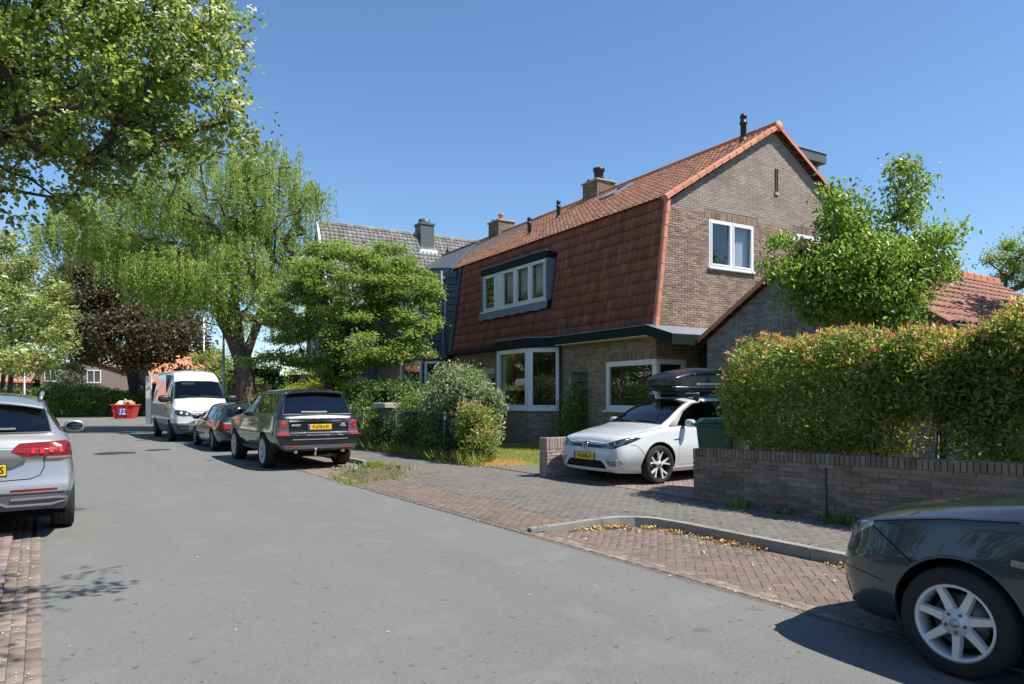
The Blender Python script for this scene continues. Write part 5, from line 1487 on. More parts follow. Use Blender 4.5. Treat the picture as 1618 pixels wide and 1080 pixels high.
_g = np.stack([RNG.uniform(8.45, 12.65, 21000), RNG.uniform(10.8, 18.4, 21000), np.full(21000, .112)], 1)
_g = _g[(_g[:, 0] > 8.9) | (_g[:, 1] > 13.4)]
_o = leaves('lawn_grass', _g, M_GRASS, None, size=.06, wid=.14, up=0, droop=np.array([0, 0, 1.0]))
tag(_o, 'short sunlit lawn grass before the bay window', 'grass', kind='stuff')
_g = np.stack([RNG.normal(8.35, .28, 5000), RNG.normal(13.25, .28, 5000), np.full(5000, .115)], 1)
_g = np.concatenate([_g, np.stack([RNG.uniform(7.9, 9.2, 2600), RNG.normal(10.8 + 0, .06, 2600), np.full(2600, .112)], 1)])
_o = leaves('dry_grass', _g, leaf_mat('dry_grass_blade', (.20, .17, .07), (.26, .21, .10), rnd=.3), None, size=.07, wid=.12, up=0, droop=np.array([0, 0, .6]))
tag(_o, 'dry yellow grass at the corner of the lawn', 'grass', kind='stuff')
# fallen leaves and grit
_a = []
_path = [(5.15, 6.56), (5.5, 6.50), (5.85, 6.40), (6.08, 6.15), (6.13, 5.6), (6.14, 5.0), (6.14, 4.4), (6.14, 3.7), (6.14, 3.1)]
for k in range(34):
    t = random.uniform(0, len(_path) - 1.01); i = int(t); f = t - i
    cx = _path[i][0] + (_path[i + 1][0] - _path[i][0]) * f; cy = _path[i][1] + (_path[i + 1][1] - _path[i][1]) * f
    n = int(random.choice((6, 10, 14, 22, 60)) * (1.8 if t < 3 else 1))
    sp = random.uniform(.03, .10)
    _a.append(np.stack([RNG.normal(cx, sp * (1 if t < 2 else .5), n), RNG.normal(cy, sp * (.4 if t < 2 else 1.2), n), .010 + np.abs(RNG.normal(0, .010, n))], 1))
for cx, cy, n in ((6.13, 5.05, 60), (6.12, 3.75, 60), (5.8, 6.42, 120)):
    _a.append(np.stack([RNG.normal(cx, .05, n), RNG.normal(cy, .13, n), .012 + np.abs(RNG.normal(0, .014, n))], 1))
_a.append(np.stack([RNG.uniform(6.4, 7.7, 60), RNG.uniform(3, 7, 60), np.full(60, .108)], 1))
_a.append(np.stack([RNG.uniform(4.9, 6.1, 40), RNG.uniform(2.5, 6.4, 40), np.full(40, .012)], 1))
_a = np.concatenate(_a); _a = _a[(_a[:, 0] < 6.185) | (_a[:, 0] > 6.34)]
_o = leaves('fallen_leaves', _a, M_DRY, None, size=.036, wid=.6, up=.6)
tag(_o, 'brown and yellow fallen leaves against the kerb of the parking bay', 'leaves', kind='stuff')
_a = np.concatenate([np.stack([RNG.normal(4.66, .05, 900), RNG.uniform(1, 30, 900), np.full(900, .014)], 1), np.stack([RNG.normal(-.12, .06, 200), RNG.uniform(3, 9.5, 200), np.full(200, .015)], 1), np.stack([RNG.uniform(.1, 4.5, 260), RNG.uniform(2, 30, 260), np.full(260, .004)], 1), np.stack([RNG.uniform(4.8, 6.1, 240), RNG.uniform(1, 6.4, 240), np.full(240, .012)], 1), np.stack([RNG.uniform(5, 7.7, 240), RNG.uniform(5, 13, 240), np.full(240, .115)], 1)])
_o = leaves('ground_litter', _a, M_LITTER, None, size=.016, wid=.6, up=2, sv=.7)
tag(_o, 'pale petals and grit scattered along the gutter and on the road', 'litter', kind='stuff')
# ------------------------------------------------------------------ vehicles
def pchip(xk, yk, x):
    xk = np.asarray(xk, float); yk = np.asarray(yk, float)
    h = np.diff(xk); dl = np.diff(yk) / h
    n = len(xk); d = np.zeros(n)
    for i in range(1, n - 1):
        if dl[i - 1] * dl[i] > 0:
            w1, w2 = 2 * h[i] + h[i - 1], h[i] + 2 * h[i - 1]
            d[i] = (w1 + w2) / (w1 / dl[i - 1] + w2 / dl[i])
    d[0], d[-1] = dl[0], dl[-1]
    i = np.clip(np.searchsorted(xk, x) - 1, 0, n - 2)
    t = (x - xk[i]) / h[i]
    return ((1 + 2 * t) * (1 - t) ** 2 * yk[i] + t * (1 - t) ** 2 * h[i] * d[i] + t * t * (3 - 2 * t) * yk[i + 1] + t * t * (t - 1) * h[i] * d[i + 1])


def section(p):
    """half section of the shell, bottom centre -> sill -> flank -> shoulder -> roof edge -> top centre, 50 points."""
    zb, wb, zm, wm, zs, ws, zr, wr, zc = p
    P = [np.array(q) for q in ((0, zb), (wb, zb), (wm, zm), (ws, zs), (wr, zr))]
    rad = [0, .05, .14, .035, .06]
    pts = []
    def corner(a, b, c, r, n):
        la, lc = np.linalg.norm(a - b), np.linalg.norm(c - b)
        r = min(r, la * .45, lc * .45)
        p0, p2 = b + (a - b) / (la + 1e-9) * r, b + (c - b) / (lc + 1e-9) * r
        return [(1 - t) ** 2 * p0 + 2 * t * (1 - t) * b + t * t * p2 for t in np.linspace(0, 1, n)]
    top1 = np.array((wr * .8, zr + (zc - zr) * (1 - .64)))
    segs = [P[0]]
    cs = [corner(P[0], P[1], P[2], rad[1], 4), corner(P[1], P[2], P[3], rad[2], 7), corner(P[2], P[3], P[4], rad[3], 5), corner(P[3], P[4], top1, rad[4], 6)]
    nseg = [3, 6, 6, 9]
    pts = [P[0]]
    prev = P[0]
    for c, n in zip(cs, nseg):
        for k in range(1, n): pts.append(prev + (c[0] - prev) * k / n)
        pts += c; prev = c[-1]
    e = prev
    for k in range(1, 9):
        y = e[0] * (1 - k / 8.)
        pts.append(np.array((y, zr + (zc - zr) * (1 - (y / max(wr, 1e-6)) ** 2))) if k > 1 else (e * .5 + .5 * np.array((y, zr + (zc - zr) * (1 - (y / max(wr, 1e-6)) ** 2)))) * 1.0)
    return pts


class Shell:
    """Car body: lofted half sections, closed by domed end faces, then cut into panels by outlines seen from the side, front, rear or above."""

    def __init__(s, rows, bulge_f=.05, bulge_r=.04, nose=None, tail=None, dens=.035):
        A = np.array(rows, float)
        A = A[np.argsort(A[:, 0])]
        x0, x1 = A[0, 0], A[-1, 0]
        fine = np.linspace(x0, x1, 1500)
        zc = pchip(A[:, 0], A[:, 9], fine); wm = pchip(A[:, 0], A[:, 4], fine); ws = pchip(A[:, 0], A[:, 6], fine)
        ds = np.sqrt(np.diff(fine) ** 2 + np.diff(zc) ** 2 + np.diff(wm) ** 2 + np.diff(ws) ** 2)
        S = np.concatenate([[0], np.cumsum(ds)])
        n = int(S[-1] / dens)
        xs = np.interp(np.linspace(0, S[-1], n), S, fine)
        par = [pchip(A[:, 0], A[:, k], xs) for k in range(1, 10)]
        rings = []
        for i, x in enumerate(xs):
            q = section([p[i] for p in par])
            rings.append([(x, y, z) for y, z in q])
        # end caps: sweep the end ring in to the centre line
        capr = [[(x0 - bulge_r * (1 - t * t), y * t, z) for _, y, z in rings[0]] for t in (.0, .2, .4, .6, .8, .92)]
        capf = [[(x1 + bulge_f * (1 - t * t), y * t, z) for _, y, z in rings[-1]] for t in (.92, .8, .6, .4, .2, .0)]
        rings = capr + rings + capf
        R_ = np.array(rings)
        def prof(pr, sgn, xe):
            if pr is None: return
            zz = np.array([q[0] for q in pr]); dd = np.array([q[1] for q in pr])
            o = np.argsort(zz)
            w = np.clip(1 - np.abs(R_[:, :, 0] - xe) / .45, 0, 1); w = w * w * (3 - 2 * w)
            w = np.where((R_[:, :, 0] - xe) * sgn > 0, 1, w)
            R_[:, :, 0] += sgn * w * np.interp(R_[:, :, 2], zz[o], dd[o])
        prof(nose, 1, x1); prof(tail, -1, x0)
        m = R_.shape[1]
        half = R_.reshape(-1, 3)
        oth = half * np.array([1, -1, 1])
        V = np.concatenate([half, oth])
        N = len(half)
        F = []
        for i in range(len(R_) - 1):
            for k in range(m - 1):
                a, b, c, d = i * m + k, i * m + k + 1, (i + 1) * m + k + 1, (i + 1) * m + k
                F.append((a, b, c, d)); F.append((N + d, N + c, N + b, N + a))
        bm = bmesh.new()
        vv = [bm.verts.new(v) for v in V]
        bm.verts.ensure_lookup_table()
        for f in F: bm.faces.new([vv[i] for i in f])
        bmesh.ops.remove_doubles(bm, verts=bm.verts, dist=1e-4)
        bmesh.ops.dissolve_degenerate(bm, dist=1e-4, edges=bm.edges)
        bmesh.ops.recalc_face_normals(bm, faces=bm.faces)
        # outward check
        if sum(f.normal.z * f.calc_area() for f in bm.faces if f.calc_center_median().z > 1.0) < 0:
            bmesh.ops.reverse_faces(bm, faces=bm.faces)
        bm.normal_update()
        s.bm = bm; s.miss = False
        me = bpy.data.meshes.new('tmp'); bm.to_mesh(me)
        s.bvh = BVHTree.FromPolygons([v.co.copy() for v in me.vertices], [tuple(p.vertices) for p in me.polygons])
        bpy.data.meshes.remove(me)

    VIEWS = {'side': ((0, 2), 1), 'front': ((1, 2), 0), 'rear': ((1, 2), 0), 'top': ((0, 1), 2)}

    @staticmethod
    def _ok(f, view, sgn, th):
        n = f.normal
        if view == 'side': return n.y * sgn > th and f.calc_center_median().y * sgn > 0
        if view == 'front': return n.x > th
        if view == 'rear': return n.x < -th
        return n.z > th

    def cut(s, poly, view, sgn=1, th=.15, bm=None, test=None):
        """Cuts the outline into the panels it faces and returns the faces inside it."""
        bm = bm or s.bm
        (i, j), ax = s.VIEWS[view]
        lo = (min(p[0] for p in poly), min(p[1] for p in poly)); hi = (max(p[0] for p in poly), max(p[1] for p in poly))
        def cand():
            out = []
            for f in bm.faces:
                if not s._ok(f, view, sgn, th): continue
                if test and not test(f.calc_center_median()): continue
                a = [v.co[i] for v in f.verts]; b = [v.co[j] for v in f.verts]
                if max(a) < lo[0] or min(a) > hi[0] or max(b) < lo[1] or min(b) > hi[1]: continue
                out.append(f)
            return out
        for k in range(len(poly)):
            p, q = poly[k], poly[(k + 1) % len(poly)]
            d = (q[0] - p[0], q[1] - p[1])
            no = Vector((0, 0, 0)); no[i] = -d[1]; no[j] = d[0]
            if no.length < 1e-9: continue
            co = Vector((0, 0, 0)); co[i] = p[0]; co[j] = p[1]
            l2 = (min(p[0], q[0]) - .02, min(p[1], q[1]) - .02); h2 = (max(p[0], q[0]) + .02, max(p[1], q[1]) + .02)
            fs = [f for f in cand() if not (max(v.co[i] for v in f.verts) < l2[0] or min(v.co[i] for v in f.verts) > h2[0] or max(v.co[j] for v in f.verts) < l2[1] or min(v.co[j] for v in f.verts) > h2[1])]
            if not fs: continue
            g = set(fs)
            for f in fs: g.update(f.edges); g.update(f.verts)
            bmesh.ops.bisect_plane(bm, geom=list(g), dist=1e-5, plane_co=co, plane_no=no.normalized())
            bm.normal_update()
        return [f for f in cand() if pip(f.calc_center_median()[i], f.calc_center_median()[j], poly)]

    def take(s, faces, bm=None, copy=False):
        """Lifts faces out into a mesh of their own."""
        bm = bm or s.bm
        nb_ = bmesh.new(); mp = {}
        for f in faces:
            vs = []
            for v in f.verts:
                if v not in mp: mp[v] = nb_.verts.new(v.co)
                vs.append(mp[v])
            try: nb_.faces.new(vs)
            except ValueError: pass
        nb_.normal_update()
        if not copy: bmesh.ops.delete(bm, geom=faces, context='FACES')
        return nb_

    def panel(s, name, poly, view, m, parent, sgn=1, th=.15, off=0., src=None, keep=False, thick=0., test=None):
        fs = s.cut(poly, view, sgn, th, src, test)
        if not fs: return None
        return finish(s.take(fs, src, keep), name, m, parent, off, thick)

    def at(s, p, d):
        """first hit on the original shell from p along d -> point, normal"""
        h = s.bvh.ray_cast(Vector(p), Vector(d).normalized())
        if h[0] is None:
            s.miss = True
            q = Vector(p); dd = Vector(d).normalized(); q = q - dd * q.dot(dd) + dd * 0
            h = s.bvh.find_nearest(q - dd * 1.0)
        n = h[1] if h[1].dot(Vector(d)) < 0 else -h[1]
        return h[0], n

    def side(s, x, z, sgn=1):
        return s.at((x, 3 * sgn, z), (0, -sgn, 0))

    def strip(s, name, pts, m, parent, w=.012, h=.006, view='side', sgn=1, off=.002):
        """A bar laid on the shell along points given in a view."""
        P = []; s.miss = False
        for p in pts:
            if view == 'side': c, n = s.at((p[0], 3 * sgn, p[1]), (0, -sgn, 0))
            elif view == 'front': c, n = s.at((6, p[0], p[1]), (-1, 0, 0))
            elif view == 'rear': c, n = s.at((-6, p[0], p[1]), (1, 0, 0))
            else: c, n = s.at((p[0], p[1], 4), (0, 0, -1))
            if s.miss: s.miss = False; continue
            P.append((c, n))
        if len(P) < 2: return None
        b = MB(); vs = []
        for i, (c, n) in enumerate(P):
            d = (P[min(i + 1, len(P) - 1)][0] - P[max(i - 1, 0)][0]).normalized()
            q = d.cross(n).normalized()
            for u, v in ((-.5, -.3), (-.5, 1), (.5, 1), (.5, -.3)):
                vs.append(c + q * (u * w) + n * (off + v * h))
        fs = [(i * 4 + k, i * 4 + (k + 1) % 4, i * 4 + 4 + (k + 1) % 4, i * 4 + 4 + k) for i in range(len(P) - 1) for k in range(4)]
        fs += [(3, 2, 1, 0), tuple(len(vs) - 4 + k for k in range(4))]
        return b.add(vs, fs).build(name, m, parent)

    def body(s, name, m, parent):
        return finish(s.bm, name, m, parent, 0, 0)


def finish(nb_, name, m, parent, off=0., thick=0.):
    nb_.normal_update()
    if off:
        mv = {v: v.normal * off for v in nb_.verts}
        for v, q in mv.items(): v.co += q
    if thick:
        r = bmesh.ops.solidify(nb_, geom=list(nb_.faces), thickness=thick)
    me = bpy.data.meshes.new(name)
    bmesh.ops.triangulate(nb_, faces=[f for f in nb_.faces if len(f.verts) > 4])
    nb_.to_mesh(me); nb_.free()
    me.polygons.foreach_set('use_smooth', [True] * len(me.polygons))
    me.materials.append(m)
    if hasattr(me, 'set_sharp_from_angle'): me.set_sharp_from_angle(angle=R(38))
    o = bpy.data.objects.new(name, me)
    return link(o, parent)


def inset2(poly, d):
    """shrinks a convex-ish outline by d."""
    n = len(poly); area = sum(poly[i][0] * poly[(i + 1) % n][1] - poly[(i + 1) % n][0] * poly[i][1] for i in range(n))
    s = 1 if area > 0 else -1
    out = []
    for i in range(n):
        p0, p, p1 = Vector(poly[i - 1]), Vector(poly[i]), Vector(poly[(i + 1) % n])
        e0, e1 = (p - p0).normalized(), (p1 - p).normalized()
        n0, n1 = Vector((-e0.y, e0.x)) * s, Vector((-e1.y, e1.x)) * s
        b = (n0 + n1); b = b / max(.35, b.length_squared) * 2
        out.append(tuple(p + b * d))
    return out


M_TYRE = mat('tyre_rubber', (.022, .022, .022), (.034, .033, .031), rough=.85, ns=7, bump=.15, spec=.2)
M_ALLOY = mat('silver_alloy', (.66, .67, .68), rough=.38, metal=.25)
M_ALLOYD = mat('dark_alloy', (.04, .04, .045), rough=.35, metal=.4)
M_DISC = mat('brake_disc', (.20, .19, .18), rough=.5, metal=.8)
M_MIRR = mat('mirror_glass', (.12, .13, .14), rough=.05, metal=1.)
M_CHROME = mat('chrome', (.75, .76, .78), rough=.12, metal=1.)
M_ARCH = mat('arch_liner', (.006, .006, .006), rough=.9, spec=.1)
M_INT = mat('car_interior', (.025, .025, .027), rough=.8)
M_SEAT = mat('car_seat', (.045, .045, .05), rough=.85)
M_RED = mat('red_lamp', (.42, .012, .010), rough=.12, spec=.6, coat=.6)
M_REDD = mat('dark_red_lamp', (.16, .006, .006), rough=.12, spec=.6, coat=.6)
M_CLEARL = mat('clear_lamp', (.42, .43, .44), rough=.15, metal=.5, coat=.8)
M_LAMPB = mat('smoked_lamp', (.03, .033, .045), rough=.10, metal=.2, coat=1)
M_AMBER = mat('amber_lamp', (.55, .16, .03), rough=.2, coat=.6)
M_PLATE = mat('yellow_plate', (.72, .44, .01), rough=.45)
M_PLATEB = mat('plate_blue', (.01, .03, .30), rough=.45)
M_INK = mat('plate_ink', (.012, .012, .012), rough=.5)
M_CARGLASS = glass_mat('car_glass', (.28, .33, .33), ior=1.52)
M_TINT = glass_mat('tinted_car_glass', (.07, .08, .085), ior=1.75)
M_CLEARG = glass_mat('windscreen_glass', (.55, .62, .62), ior=1.52)


def wheel(parent, c, r, rw, side, rimr, spokes, style, hub_m=None, name='wheel', face=None):
    """tyre, rim with spokes and disc; outer face looks to side (+1 left / -1 right)."""
    w = part_empty(name, parent, c)
    s = side
    def Y(t): return t * s
    hw = rw / 2
    MB().lathe([(rimr * .98, Y(-hw * .8)), (rimr + .02, Y(-hw)), (r - .03, Y(-hw)), (r - .008, Y(-hw * .86)), (r, Y(-hw * .6)), (r - .006, Y(-hw * .36)), (r - .006, Y(-hw * .33)), (r, Y(-hw * .3)), (r, Y(-.01)), (r - .007, Y(-.008)), (r - .007, Y(.008)), (r, Y(.01)), (r, Y(hw * .3)), (r - .006, Y(hw * .33)), (r - .006, Y(hw * .36)), (r, Y(hw * .6)), (r - .008, Y(hw * .86)), (r - .03, Y(hw)), (rimr + .035, Y(hw * 1.04)), (rimr + .012, Y(hw)), (rimr * .985, Y(hw * .86))], ax='y', n=56).build('tyre', M_TYRE, w)
    sp_m, bar_m = face or (M_ALLOY, M_ALLOY)
    b = MB()
    b.lathe([(rimr * .985, Y(hw * .80)), (rimr + .008, Y(hw * .97)), (rimr - .008, Y(hw * .97)), (rimr * .93, Y(hw * .80)), (rimr * .90, Y(-hw * .7)), (rimr * .99, Y(-hw * .8))], ax='y', n=48)
    rim = b.build('rim', bar_m, w)
    f0, f1 = hw * .74, hw * .88           # hub face, lip face
    sb = MB()
    for k in range(spokes):
        a = 2 * PI * k / spokes + style.get('rot', 0)
        ws = style.get('w0', .05), style.get('w1', .035)
        legs = style.get('fork', 0)
        ends = (a - legs, a + legs) if legs else (a,)
        for e in ends:
            r0, r1 = style.get('r0', .05), rimr * .965
            vs = []
            for t in np.linspace(0, 1, 5):
                rr = r0 + (r1 - r0) * t
                aa = a + (e - a) * min(1, t * 1.15)
                wd = ws[0] + (ws[1] - ws[0]) * t
                yo = f0 + (f1 - f0) * t + style.get('bow', -.012) * math.sin(PI * t)
                dx, dz = math.cos(aa), math.sin(aa); tx, tz = -dz, dx
                for q, yy in ((-.5, -.028), (-.36, 0), (.36, 0), (.5, -.028)):
                    vs.append((dx * rr + tx * wd * q, Y(yo + yy), dz * rr + tz * wd * q))
            fs = [(i * 4 + j, i * 4 + j + 1, i * 4 + 5 + j, i * 4 + 4 + j) for i in range(4) for j in range(3)]
            sb.add(vs, fs)
    sb.lathe([(0, Y(f0 + .012)), (.028, Y(f0 + .012)), (.034, Y(f0 + .004)), (style.get('hub', .072), Y(f0 + .002)), (style.get('hub', .072) * 1.06, Y(f0 - .03))], ax='y', n=24)
    sb.build('spokes', sp_m, w)
    hb = MB().lathe([(0, Y(f0 + .018)), (.026, Y(f0 + .016)), (.029, Y(f0 + .008))], ax='y', n=18).build('hub_cap', hub_m or M_DGREY, w)
    bo = MB()
    for k in range(5):
        a = 2 * PI * (k + .5) / 5 + style.get('rot', 0)
        bo.lathe([(0, Y(f0 + .010)), (.009, Y(f0 + .010)), (.009, Y(f0 - .006))], (math.cos(a) * .054, 0, math.sin(a) * .054), ax='y', n=8)
    bo.build('bolts', M_DGREY, w)
    MB().lathe([(0, Y(-.0)), (rimr * .72, Y(.0)), (rimr * .72, Y(-.02)), (0, Y(-.02))], ax='y', n=32).build('brake_disc', M_DISC, w)
    MB().lathe([(0, Y(-.03)), (rimr * .93, Y(-.03))], ax='y', n=24).build('inner_shield', M_ARCH, w)
    return w


def arch(sh, parent, x, zc, r, wy, m_lip=None, inner=.42, sides=(1, -1), flat=None):
    """opens the wheel arch and lines it."""
    N = 40
    poly = [(x + r * math.cos(2 * PI * k / N), zc + r * math.sin(2 * PI * k / N)) for k in range(N)]
    for sg in sides:
        fs = sh.cut(poly, 'side', sg, -2.0, test=lambda c: c.y * sg > inner)
        bmesh.ops.delete(sh.bm, geom=fs, context='FACES')
        b = MB(); vs = []; K = 22
        for k in range(K + 1):
            a = -.35 + (PI + .7) * k / K
            px, pz = x + r * math.cos(a), zc + r * math.sin(a)
            h, n = sh.side(px, min(max(pz, .20), 9), sg)
            yo = abs(h.y) if abs(h.x - px) < .02 else wy
            vs += [(px, sg * inner, pz), (px, sg * (yo - .004), pz)]
        b.add(vs, [(2 * k, 2 * k + 1, 2 * k + 3, 2 * k + 2) for k in range(K)], True)
        b.add([(x, sg * inner, zc)] + [(x + r * math.cos(-.35 + (PI + .7) * k / K), sg * inner, zc + r * math.sin(-.35 + (PI + .7) * k / K)) for k in range(K + 1)], [(0, k + 1, k + 2) for k in range(K)])
        b.build('arch_liner', M_ARCH, parent, fix=False)
        if m_lip:
            t = MB(); pts = []
            for k in range(27):
                a = -.12 + (PI + .24) * k / 26
                px, pz = x + (r + .004) * math.cos(a), zc + (r + .004) * math.sin(a)
                h, n = sh.side(px, pz, sg)
                pts.append((px, h.y - sg * .004, pz))
            t.tube(pts, .011, 6).build('arch_lip', m_lip, parent, fix=False)


def plate(parent, text, loc, rot, w=.52, h=.115, size=.10, name='number_plate', tx=.022):
    p = part_empty(name, parent, loc, rot)
    MB().box((-w / 2 - .008, -h / 2 - .008, -.012), (w / 2 + .008, h / 2 + .008, -.002)).build('plate_holder', M_BLACK, p)
    MB().box((-w / 2, -h / 2, -.002), (w / 2, h / 2, .004)).build('plate', M_PLATE, p, bevel=.003)
    MB().box((-w / 2 + .003, -h / 2 + .004, .0042), (-w / 2 + .043, h / 2 - .004, .006)).build('country_strip', M_PLATEB, p)
    lettering(text, size, M_INK, 'plate_lettering', p, (tx, -.002, .0045), (0, 0, 0), .0012, sx=.92, bold=.0024)
    return p


def mirror(parent, sh, x, z, sg, m, out=.13, s=1., arm_m=None):
    h, n = sh.side(x, z, sg)
    o = part_empty('mirror', parent, (h.x, h.y, h.z))
    b = MB(); c = (-.02, sg * (out + .03), .05)
    vs = []; fs = []; nu, nv = 14, 9
    for i in range(nv + 1):
        ph = -PI / 2 + PI * i / nv
        for k in range(nu):
            th = 2 * PI * k / nu
            def se(v, e): return math.copysign(abs(v) ** e, v)
            X = se(math.cos(ph), .7) * se(math.cos(th), .7); Yy = se(math.cos(ph), .7) * se(math.sin(th), .7); Z = se(math.sin(ph), .7)
            vs.append((c[0] + X * .065 * s * (1 if X > 0 else .55), c[1] + Yy * .105 * s * sg, c[2] + Z * .068 * s))
    for i in range(nv):
        for k in range(nu): fs.append((i * nu + k, i * nu + (k + 1) % nu, (i + 1) * nu + (k + 1) % nu, (i + 1) * nu + k))
    b.add(vs, fs, True).build('mirror_shell', m, o)
    MB().beam((0, -sg * .02, -.01), (-.01, sg * (out - .04), .02), .07, .03).build('mirror_arm', arm_m or M_BLACK, o, bevel=.006)
    MB().lathe([(0, -.0405 * s), (.052 * s, -.0395 * s), (.056 * s, -.034 * s)], ax='x', n=20).build('mirror_glass', M_MIRR, o).matrix_local = Matrix.Translation((c[0], c[1], c[2])) @ Matrix.Diagonal((1, 1.5, .9, 1))
    return o


def cabin(parent, x0, x1, w, zf, zb, rows=((.1, 2), (-.75, 2)), dash=None, lhd=1, wheel_at=None):
    """dark floor, dashboard and seats seen through the glass."""
    MB().box((x0, -w, zf - .04), (x1, w, zf)).build('cabin_floor', M_INT, parent)
    for xs, n in rows:
        for sg in (1, -1):
            b = MB()
            b.box((xs - .08, sg * .36 - .24, zf), (xs + .42, sg * .36 + .24, zf + .3))
            b.add([(xs - .12, sg * .36 - .23, zf + .25), (xs - .12, sg * .36 + .23, zf + .25), (xs - .34, sg * .36 + .19, zb - .10), (xs - .34, sg * .36 - .19, zb - .10),
                   (xs + .02, sg * .36 - .23, zf + .25), (xs + .02, sg * .36 + .23, zf + .25), (xs - .22, sg * .36 + .19, zb - .10), (xs - .22, sg * .36 - .19, zb - .10)],
                  [(0, 1, 2, 3), (7, 6, 5, 4), (0, 4, 5, 1), (1, 5, 6, 2), (2, 6, 7, 3), (3, 7, 4, 0)])
            b.box((xs - .36, sg * .36 - .12, zb - .06), (xs - .24, sg * .36 + .12, zb + .14))
            b.build('seat', M_SEAT, parent, bevel=.03)
    if dash:
        xd, zd = dash
        MB().add([(xd - .25, -w, zd - .5), (xd + .55, -w, zd - .5), (xd + .55, -w, zd), (xd - .15, -w, zd + .01), (xd - .25, w, zd - .5), (xd + .55, w, zd - .5), (xd + .55, w, zd), (xd - .15, w, zd + .01)],
                 [(0, 1, 2, 3), (7, 6, 5, 4), (0, 4, 5, 1), (1, 5, 6, 2), (2, 6, 7, 3), (3, 7, 4, 0)]).build('dashboard', M_INT, parent, bevel=.03)
        t = MB(Matrix.Translation((xd - .33, .36, zd + .0)) @ Matrix.Rotation(R(-25), 4, 'Y'))
        pts = [(0, .18 * math.cos(2 * PI * k / 24), .18 * math.sin(2 * PI * k / 24)) for k in range(25)]
        t.tube(pts, .016, 6, False); t.box((-.01, -.17, -.02), (.01, .17, .02))
        t.build('steering_wheel', M_BLACK, parent, fix=False)


def paint(name, col, metal=.0, rough=.32, coat=1., flake=0):
    return mat(name, col, rough=rough, metal=metal, coat=coat, spec=.25)


def groove(sh, parent, pts, view, sgn=1, w=.006, m=None, name='panel_gap'):
    return sh.strip(name, pts, m or M_ARCH, parent, w=w, h=.0015, view=view, sgn=sgn, off=.0005)


def lin(a, b, n=8):
    return [tuple(np.array(a) + (np.array(b) - np.array(a)) * t) for t in np.linspace(0, 1, n)]


def pl_(pts, n=6):
    out = []
    for a, b in zip(pts, pts[1:]): out += lin(a, b, n)[:-1]
    return out + [pts[-1]]


def mir(poly): return [(-y, z) for y, z in poly]


def door(sh, parent, poly, sg, m, gap=.005, name='door'):
    """cuts a door leaf out of the flank with a narrow gap round it."""
    fs = sh.cut(poly, 'side', sg, .05)
    if not fs: return None
    leaf = sh.take(fs)
    inner = inset2(poly, gap)
    keep = sh.cut(inner, 'side', sg, .05, leaf)
    o = finish(sh.take(keep, leaf), name, m, parent, 0, 0)
    leaf.free()
    return o


def handle(sh, parent, x, z, sg, m, L_=.19):
    h, n = sh.side(x, z, sg)
    o = MB().tube([(h.x + L_ / 2, h.y - sg * .004, h.z), (h.x + L_ / 2 - .03, h.y + sg * .026, h.z), (h.x - L_ / 2 + .03, h.y + sg * .026, h.z + .004), (h.x - L_ / 2, h.y - sg * .004, h.z + .004)], .011, 8).build('handle', m, parent, fix=False)
    return o


def glasshouse(sh, parent, outline, windows, sg, trim, glass, off=-.004):
    """side windows: a dark surround cut from the shell, single panes cut out of it."""
    fs = sh.cut(outline, 'side', sg, .02)
    if not fs: return
    sur = sh.take(fs)
    for wpoly, g in windows:
        f2 = sh.cut(wpoly, 'side', sg, -.5, sur)
        if f2: finish(sh.take(f2, sur), 'side_window', g or glass, parent, off, 0)
    finish(sur, 'window_surround', trim, parent, .0015, 0)


def screen(sh, parent, outline, inner, view, trim, glass, name, th=.1, off=-.003):
    fs = sh.cut(outline, view, 1, th)
    if not fs: return None
    sur = sh.take(fs)
    f2 = sh.cut(inner, view, 1, -.5, sur)
    o = finish(sh.take(f2, sur), name, glass, parent, off, 0)
    finish(sur, 'screen_surround', trim, parent, .001, 0)
    return o


def oval_logo(parent, loc, rot, r, letters, m, m2):
    p = part_empty('badge', parent, loc, rot)
    b = MB().lathe([(r * .84, .0), (r * .84, .010), (r, .010), (r, .0)], n=32).build('ring', m, p)
    MB().lathe([(0, .002), (r * .84, .002)], n=24).build('badge_ground', m2, p)
    if letters:
        k = MB()
        for pts in letters:
            for a, c in zip(pts, pts[1:]): k.beam((a[0] * r, a[1] * r, .006), (c[0] * r, c[1] * r, .006), .008, r * .15)
        k.build('letters', m, p, fix=False)
    return p


VW_STROKES = [[(-.34, .76), (0, .12), (.34, .76)], [(-.74, .42), (-.36, -.72), (0, -.04), (.36, -.72), (.74, .42)]]
FR = (PI / 2, 0, PI / 2)       # lies on the front, reads from ahead
RE = (PI / 2, 0, -PI / 2)      # lies on the rear

M_LAMPR = mat('rear_lamp_cover', (.11, .075, .075), rough=.12, metal=.2, coat=.8)
P_WHITE = paint('white_car_paint', (.54, .55, .555), rough=.35)
P_SILVER = paint('silver_car_paint', (.34, .35, .36), metal=.5, rough=.32)
P_BLACK = paint('black_car_paint', (.010, .0115, .013), rough=.25)
P_GREEN = paint('dark_green_blue_paint', (.016, .024, .026), metal=.3, rough=.3)
P_ANTH = paint('anthracite_paint', (.062, .073, .084), metal=.6, rough=.3)
P_VAN = paint('white_van_paint', (.60, .61, .62), rough=.4)
M_TRIMG = mat('grey_bumper_plastic', (.07, .072, .075), (.085, .087, .09), rough=.6, ns=4)
M_SATIN = mat('satin_silver_trim', (.42, .43, .45), rough=.35, metal=.7)
M_BOXP = mat('roof_box_gloss_black', (.012, .013, .014), rough=.28, spec=.3, coat=.25)


